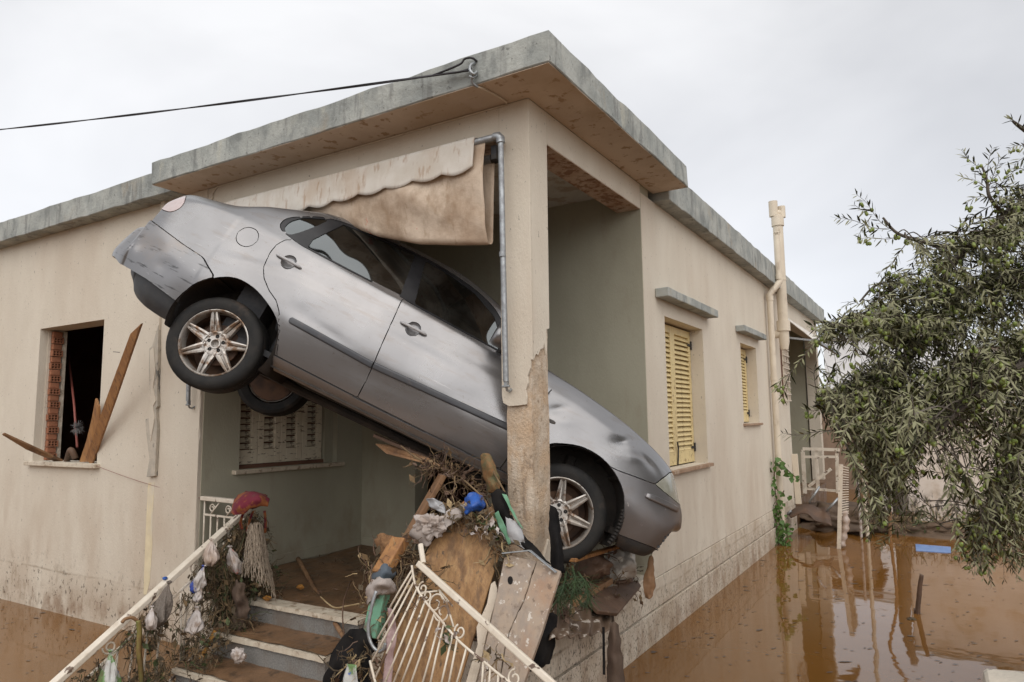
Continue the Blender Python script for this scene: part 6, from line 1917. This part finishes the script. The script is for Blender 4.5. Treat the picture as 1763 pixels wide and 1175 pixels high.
for k in range(20):
    t_ = k / 19
    a, b = oy(1446 - 3 * t_ * 0 + 2 * (1 - t_), 803 + 85 * t_, P0), oy(1459, 806 + 78 * t_, P0 + .25)
    q.bar(a, b, .035, .010, (0, 0, 1))
q.build('slat', M['rail_paint'], lp_)['kind'] = 'stuff'
q = MB(); q.bar(oy(1448, 800, P0), oy(1444, 960, P0), .05, .03, (0, 1, 0)); q.build('post', M['rail_paint'], lp_)
q = MB(); q.tube(curve([oy(1452, 880, P0 + .1), oy(1456, 900, P0 + .1), oy(1452, 920, P0 + .1), oy(1448, 940, P0 + .1)], 5), [.05 + .012 * math.sin(k * 1.9) for k in range(16)], 8); q.build('netting', M['bag_tan'], lp_, smooth=True)
for (px, hgt, r_, mt, lb, bend) in [(1494, 2.5, .028, 'pvc', 'tall thin pale pole standing in the water behind the olive branches', .0), (1483, .95, .02, 'bag_white', 'short thin white pole in the water beside the tall pale pole', .0), (1530, 2.2, .022, 'timber', 'thin crooked brown sapling stem standing in the water behind the olive', .25)]:
    p = oz(px, 925, 0)
    q = MB(); q.tube(curve([p + Vector((0, 0, -.3)), p + Vector((bend * .2, 0, hgt * .4)), p + Vector((-bend * .3, 0, hgt * .75)), p + Vector((bend, 0, hgt))], 6), r_, 7)
    tag(q.build('pole' if bend == 0 else 'sapling', M[mt], None, smooth=True), lb, 'pole' if bend == 0 else 'sapling')
# mud banks
M['bank'] = material('dark_mud_bank', (0.075, 0.048, 0.03), (0.12, 0.078, 0.048), 5, .8, bump=.8, bscale=18)
o = lump('mud_bank', (.60, 9.5, .02), (.8, 1.1, .26), M['bank'], .5, 2.4, 5, seed=5); o['kind'] = 'structure'
o = lump('mud_bank', (1.75, 8.95, -.02), (.75, .5, .2), M['bank'], .4, 1.6, 5, seed=9); o['kind'] = 'structure'
sp = [(Vector((1.2 + .12 * k, 8.75 + random.uniform(-.2, .2), .16)), .12, 1) for k in range(10)]
tag(strands('wrack_heap', sp, 260, [M['weed'], M['root'], M['weed_green'], M['straw']], .3, r=.006, droop=.1, spread=.9, leafy=.9, seed=31), 'heap of weed and twigs stranded at the near end of the garden wall', 'flood debris', kind='stuff')
q = MB(); tb = oz(1552, 905, 0)
q.tube([tb + Vector((0, .0, -.3)), tb + Vector((.01, 0, .4)), tb + Vector((-.02, 0, .9)), tb + Vector((-.05, 0, 1.6)), tb + Vector((.05, 0, 2.2))], [.13, .115, .10, .09, .05], 12)
M['bark'] = material('grey_olive_bark', (0.075, 0.06, 0.048), (0.12, 0.10, 0.08), 7, .9, bump=.9, bscale=26, stretch=(1, 1, .35))
tag(q.build('tree_trunk', M['bark'], None, smooth=True), 'dark upright tree trunk at the near end of the garden wall', 'tree trunk')
# blue board afloat, sticks
bl = [oz(1576, 938, .0), oz(1637, 943, .0), oz(1637, 953, .0), oz(1577, 949, .0)]
q = MB(); q.prism([p + Vector((0, 0, .010)) for p in bl], (0, 0, -.03))
tag(q.build('blue_board', material('pale_blue_board', (0.12, 0.22, 0.46), (0.17, 0.27, 0.50), 9, .5, layers=(((0.10, 0.08, 0.07), 14, .62, .68, (1, 1, 1), None, .8),)), None, bevel=.004), 'pale blue board floating flat on the brown water', 'board')
st = oz(1580, 1057, 0)
q = MB(); q.tube(curve([st + Vector((-.01, 0, -.3)), st, oy(1582, 1030, st.y), oy(1584, 1008, st.y), oy(1587, 990, st.y)], 5), [.024, .024, .023, .022, .021, .022, .021, .020, .021, .02, .019, .021, .02, .019, .02, .018, .019, .018, .018, .017, .016], 8)
q.tube([st + Vector((-.02, 0, 0)), oy(1575, 1048, st.y)], .012, 6)
tag(q.build('snag', M['dark_wood'], None, smooth=True), 'dark snag of wood sticking up out of the open water', 'stick')
tag(lump('floating_clod', oz(1569, 1067, 0), (.035, .025, .02), M['weed'], .5, 2, 3), 'small dark clod floating beside the snag', 'clod')
cw_ = rough_slab('concrete_block', (2.135, -2.05, -.5), (3.6, -1.55, 1.178), M['casing'], amp=.02, parent=None)
tag(cw_, 'pale rough concrete wall top at the bottom right corner', 'wall')

# climbing plant on the drainpipe
cv = thing('climbing_vine', 'green leafy vine climbing the foot of the drainpipe', 'plant', (.15, 6.9, 0))
VX = lambda px, py, y=6.86: oy(px, py, y)
stems = [[(1342, 945), (1336, 900), (1338, 870), (1333, 830), (1335, 800)], [(1350, 945), (1355, 920), (1345, 890), (1340, 870)], [(1335, 800), (1342, 790), (1352, 805), (1362, 815), (1370, 822)], [(1335, 840), (1345, 850), (1350, 845)]]
q = MB()
for s_ in stems: q.tube(curve([VX(*p) for p in s_], 5), .008, 5)
q.build('stem', M['dark_wood'], cv)
M['vine'] = material('vine_leaf', (0.055, 0.115, 0.02), (0.085, 0.16, 0.032), 9, .6)
q = MB()
R_ = random.Random(13)
leafpts = [(VX(R_.gauss(1347, 9), R_.uniform(900, 948)), R_.uniform(.03, .055)) for _ in range(150)] + [(VX(R_.gauss(1338, 6), R_.uniform(860, 905)), R_.uniform(.04, .06)) for _ in range(40)]
for s_ in stems:
    for p in curve([VX(*c) for c in s_], 4): leafpts += [(p + Vector((R_.gauss(0, .04), -R_.uniform(0, .1), R_.gauss(0, .04))), R_.uniform(.05, .09))]
for (px, py) in ((1335, 792), (1342, 800), (1352, 806), (1360, 815), (1337, 812), (1346, 798), (1364, 818), (1335, 825), (1331, 842), (1340, 860)): leafpts.append((VX(px, py, 6.8), R_.uniform(.07, .10)))
for p, s in leafpts:
    d_ = Vector((R_.gauss(0, .6), R_.gauss(-.3, .4), R_.gauss(-.7, .4))).normalized()
    u_ = d_.cross(Vector((R_.gauss(0, 1), -1, .4))).normalized()
    n_ = u_.cross(d_)
    q.add([p, p + d_ * s * .35 + u_ * s * .5 + n_ * s * .08, p + d_ * s * .75 + u_ * s * .3, p + d_ * s * 1.1 - n_ * s * .1, p + d_ * s * .75 - u_ * s * .3, p + d_ * s * .35 - u_ * s * .5 + n_ * s * .08], [(0, 1, 2, 3), (0, 3, 4, 5)])
q.build('foliage', M['vine'], cv)['kind'] = 'stuff'

# ================================================================== OLIVE TREE


def leaf_material():
    m = bpy.data.materials.new('olive_leaf'); m.use_nodes = True
    N, L = m.node_tree.nodes, m.node_tree.links
    b = N['Principled BSDF']; b.inputs['Roughness'].default_value = .5; b.inputs['Specular IOR Level'].default_value = .35
    g = N.new('ShaderNodeNewGeometry')
    r = N.new('ShaderNodeValToRGB'); e = r.color_ramp.elements
    e[0].position = 0; e[0].color = (0.026, 0.029, 0.008, 1); e[1].position = 1; e[1].color = (0.060, 0.063, 0.016, 1)
    x = e.new(.93); x.color = (0.050, 0.053, 0.014, 1); x = e.new(.965); x.color = (0.15, 0.11, 0.04, 1)
    L.new(g.outputs['Random Per Island'], r.inputs[0])
    bk = N.new('ShaderNodeMix'); bk.data_type = 'RGBA'; bk.inputs['B'].default_value = (0.215, 0.21, 0.115, 1)
    L.new(g.outputs['Backfacing'], bk.inputs['Factor']); L.new(r.outputs[0], bk.inputs['A'])
    L.new(bk.outputs['Result'], b.inputs['Base Color'])
    return m


M['olive_leaf'] = leaf_material()
M['olive'] = material('green_olive', (0.17, 0.23, 0.045), (0.24, 0.28, 0.075), 20, .35)
ot = thing('olive_tree', 'olive tree hung with green olives, its crown reaching in from the right over the water', 'tree', oz(1990, 1130, 0))
tp = [at(2010, 1300, 4.5), at(1990, 1080, 4.4), at(1960, 880, 4.3), at(1945, 720, 4.2), at(1930, 560, 4.15)]
tp[0].z = -.5
q = MB(); q.tube(curve(tp, 6), list(np.interp(np.linspace(0, 1, 25), [0, .4, 1], [.19, .14, .085])), 14); q.build('trunk', M['bark'], ot, smooth=True)
limbs = [
    [(1935, 600, 4.15), (1850, 430, 4.05), (1763, 357, 3.9), (1700, 405, 3.8), (1666, 428, 3.8), (1630, 470, 3.85), (1600, 530, 3.9)],
    [(1945, 680, 4.2), (1850, 520, 4.1), (1763, 478, 4.0), (1715, 487, 3.95), (1660, 505, 3.95), (1600, 570, 3.9), (1550, 650, 3.85), (1520, 740, 3.8)],
    [(1945, 720, 4.2), (1840, 670, 4.1), (1763, 662, 4.0), (1690, 655, 4.0), (1620, 690, 4.0), (1560, 760, 3.95)],
    [(1960, 800, 4.25), (1850, 720, 3.9), (1770, 740, 3.7), (1725, 830, 3.6), (1700, 930, 3.6)],
    [(1935, 600, 4.15), (1900, 380, 4.1), (1830, 270, 4.0), (1765, 225, 3.95), (1745, 210, 3.9)],
    [(1666, 428, 3.8), (1620, 425, 3.75), (1585, 415, 3.7), (1545, 402, 3.7), (1520, 375, 3.7)],
    [(1730, 372, 3.85), (1704, 340, 3.8), (1699, 310, 3.8), (1690, 285, 3.8)],
    [(1600, 570, 3.9), (1550, 560, 3.8), (1500, 555, 3.75), (1450, 560, 3.7), (1410, 575, 3.65)],
    [(1550, 650, 3.85), (1490, 660, 3.75), (1440, 690, 3.7), (1400, 700, 3.7)],
    [(1550, 560, 3.8), (1535, 500, 3.8), (1510, 490, 3.8), (1480, 520, 3.8)],
    [(1850, 520, 4.1), (1800, 600, 3.6), (1740, 640, 3.4), (1660, 700, 3.35), (1600, 760, 3.35)],
]
LC = []
for k, l_ in enumerate(limbs):
    P = curve([at(*p) for p in l_], 6)
    LC.append(P)
    r0 = [.032, .034, .034, .028, .022, .013, .009, .011, .010, .008, .022][k]
    q = MB(); q.tube(P, [r0 * (1 - .8 * i / (len(P) - 1)) + .003 for i in range(len(P))], 8); q.build('branch', M['bark'], ot, smooth=True)
allp = [p for P in LC for p in P]
crown = [(1763, 320), (1745, 345), (1700, 400), (1655, 425), (1600, 438), (1560, 470), (1525, 505), (1480, 525), (1445, 555), (1412, 585), (1415, 625), (1435, 660), (1425, 700), (1450, 745), (1478, 790), (1485, 850), (1500, 912), (1522, 885), (1545, 835), (1565, 790), (1600, 770), (1640, 790), (1672, 765), (1702, 800), (1715, 845), (1672, 905), (1650, 945), (1690, 975), (1730, 965), (1763, 955), (1990, 960), (2080, 700), (1990, 330), (1860, 270)]
cxs, cys = np.array([c[0] for c in crown]), np.array([c[1] for c in crown])
R_ = random.Random(23)
LV, LF, OL = [], [], []
tw_mb = MB()


def leaf(p, d_, up, L_):
    w_2 = L_ * R_.uniform(.07, .10)
    s_ = d_.cross(up)
    if s_.length < 1e-4: s_ = d_.orthogonal()
    s_.normalize(); n_ = s_.cross(d_)
    b = len(LV)
    m1, m2 = p + d_ * L_ * .35, p + d_ * L_ * .70 - n_ * L_ * .03
    LV.extend([p, m1 + s_ * w_2, m1 - s_ * w_2, m2 + s_ * w_2 * .8, m2 - s_ * w_2 * .8, p + d_ * L_ - n_ * L_ * .08])
    LF.extend([(b, b + 2, b + 1), (b + 1, b + 2, b + 4, b + 3), (b + 3, b + 4, b + 5)])


def twig(P, nleaf, olive=.25, r=.0022, lmin=.04, lmax=.066):
    tw_mb.tube(P, [r * (1.25 - .9 * i / (len(P) - 1)) for i in range(len(P))], 3, caps=False)
    n_ = len(P)
    for k in range(nleaf):
        t_ = (k + R_.random()) / nleaf
        f_ = .08 + .92 * t_
        i = min(int(f_ * (n_ - 1)), n_ - 2)
        p = P[i].lerp(P[i + 1], f_ * (n_ - 1) - i)
        tg = (P[i + 1] - P[i]).normalized()
        a = k * 1.57 + R_.uniform(-.5, .5)
        u_ = tg.orthogonal().normalized(); v_ = tg.cross(u_)
        rad = u_ * math.cos(a) + v_ * math.sin(a)
        for sg in (1, -1):
            d_ = (tg * R_.uniform(.45, 1.0) + rad * sg * R_.uniform(.55, .95) + Vector((0, 0, -.15))).normalized()
            leaf(p, d_, (Vector((0, 0, 1)) * .8 + tg * .3 + Vector((R_.gauss(0, .5), R_.gauss(0, .5), 0))), R_.uniform(lmin, lmax) * (1 - .35 * max(0, t_ - .75) * 4))
        if R_.random() < olive * .2:
            OL.append(p + Vector((R_.gauss(0, .008), R_.gauss(0, .008), -R_.uniform(.01, .03))))


def inside(px, py):
    return bool(inpoly(np.array([px], float), np.array([py], float), list(zip(cxs, cys)))[0])


holes = [(1590, 740, 20), (1700, 690, 20), (1470, 600, 14), (1660, 770, 26), (1512, 640, 11), (1735, 655, 14), (1448, 640, 14), (1650, 560, 9), (1690, 740, 16)]
cnt = 0
while cnt < 1720:
    px, py = (R_.uniform(1405, 2040), R_.uniform(300, 965)) if cnt < 1590 else (R_.uniform(1440, 1570), R_.uniform(690, 915))
    if px > 1775 and R_.random() < .58: continue
    if not inside(px, py): continue
    if any((px - a) ** 2 + (py - b) ** 2 < c * c for a, b, c in holes): continue
    tip = at(px, py, R_.gauss(3.85, .33))
    # hang from the closest wood
    src = min((allp[R_.randrange(len(allp))] for _ in range(46)), key=lambda s: (s - tip).length + max(0, tip.z - s.z) * .5)
    d_ = tip - src
    L_ = min(d_.length, R_.uniform(.24, .46))
    st_ = tip - d_.normalized() * L_
    dn = -1.0 if py > 600 else -.25
    mid = st_.lerp(tip, .5) + Vector((R_.gauss(0, .03), R_.gauss(0, .03), .05 * -dn + .02))
    end = tip + Vector((R_.gauss(0, .03), R_.gauss(0, .03), dn * R_.uniform(.02, .14)))
    twig(curve([st_, mid, end], 5), int(L_ / .018), .5)
    if d_.length > L_ + .05: tw_mb.tube(curve([src, src.lerp(st_, .5) + Vector((0, 0, .03)), st_], 3), .0035, 3, caps=False)
    cnt += 1
# sprays standing clear of the crown
for spray in [[(1545, 402, 3.7), (1515, 382, 3.7), (1492, 350, 3.7), (1474, 335, 3.7)], [(1530, 395, 3.7), (1500, 392, 3.7), (1470, 380, 3.7), (1438, 376, 3.7)], [(1550, 405, 3.7), (1530, 412, 3.68), (1500, 410, 3.66), (1475, 412, 3.65)], [(1500, 360, 3.7), (1485, 362, 3.7), (1470, 352, 3.7)],
              [(1560, 420, 3.75), (1545, 440, 3.72), (1535, 455, 3.7), (1515, 470, 3.7)], [(1500, 372, 3.7), (1487, 392, 3.7), (1478, 405, 3.7)],
              [(1699, 320, 3.8), (1685, 290, 3.8), (1668, 275, 3.8), (1655, 258, 3.8)], [(1699, 312, 3.8), (1702, 280, 3.8), (1708, 255, 3.8)], [(1699, 325, 3.8), (1680, 312, 3.8), (1655, 305, 3.8)], [(1704, 340, 3.8), (1680, 340, 3.8), (1662, 352, 3.8)], [(1702, 335, 3.8), (1725, 315, 3.8), (1740, 290, 3.8)], [(1700, 330, 3.8), (1715, 290, 3.8), (1725, 270, 3.8)],
              [(1763, 225, 3.95), (1750, 212, 3.9), (1738, 205, 3.9)], [(1775, 260, 3.95), (1755, 250, 3.9), (1735, 258, 3.9)], [(1780, 300, 3.95), (1752, 290, 3.9), (1735, 310, 3.9)], [(1790, 260, 3.95), (1765, 270, 3.9), (1745, 285, 3.9)], [(1790, 330, 3.95), (1763, 330, 3.9), (1738, 345, 3.9)],
              [(1450, 560, 3.7), (1420, 570, 3.6), (1395, 600, 3.55), (1362, 640, 3.5)], [(1440, 565, 3.65), (1410, 565, 3.6), (1395, 560, 3.6)], [(1362, 640, 3.5), (1352, 665, 3.5), (1345, 690, 3.5)], [(1358, 645, 3.5), (1345, 655, 3.5), (1340, 668, 3.5)],
              [(1460, 690, 3.7), (1430, 705, 3.65), (1400, 708, 3.65), (1388, 706, 3.65)], [(1440, 740, 3.7), (1400, 745, 3.65), (1370, 750, 3.65), (1346, 746, 3.65)],
              [(1480, 525, 3.75), (1465, 520, 3.75), (1445, 535, 3.75)], [(1540, 500, 3.75), (1520, 485, 3.75), (1500, 500, 3.75)],
              [(1470, 800, 3.7), (1480, 850, 3.68), (1492, 900, 3.65)], [(1700, 900, 3.6), (1670, 930, 3.55), (1650, 940, 3.55)], [(1700, 930, 3.6), (1690, 960, 3.58), (1685, 985, 3.56)], [(1740, 930, 3.6), (1745, 955, 3.58), (1748, 972, 3.57)], [(1690, 800, 3.65), (1700, 830, 3.63), (1690, 880, 3.62), (1675, 905, 3.6)],
              [(1640, 780, 3.7), (1650, 800, 3.68), (1652, 818, 3.66)], [(1600, 770, 3.7), (1602, 800, 3.7), (1595, 818, 3.7)]]:
    P = curve([at(*p) for p in spray], 5)
    ln = sum((P[i + 1] - P[i]).length for i in range(len(P) - 1))
    twig(P, max(6, int(ln / .019)), .6)
me = bpy.data.meshes.new('foliage'); o_ = ot.location
me.from_pydata([(p.x - o_.x, p.y - o_.y, p.z - o_.z) for p in LV], [], LF); me.materials.append(M['olive_leaf'])
fo = bpy.data.objects.new('foliage', me); COL.objects.link(fo); fo.parent = ot; fo['kind'] = 'stuff'
tw_mb.build('twigs', M['bark'], ot)['kind'] = 'stuff'
q = MB()
for p in OL:
    for e in range(R_.choice((1, 1, 2, 3))):
        c = p + Vector((R_.gauss(0, .012), R_.gauss(0, .012), R_.gauss(0, .014))) if e else p
        s = R_.uniform(.0075, .0105)
        q.lathe([(.0005, -1.25 * s), (.7 * s, -.85 * s), (s, 0), (.75 * s, .8 * s), (.0005, 1.2 * s)], c, Vector((R_.gauss(0, .3), R_.gauss(0, .3), 1)), 8)
q.build('olives', M['olive'], ot, smooth=True)['kind'] = 'stuff'
print('leaves', len(LF) // 3, 'olives', len(OL))
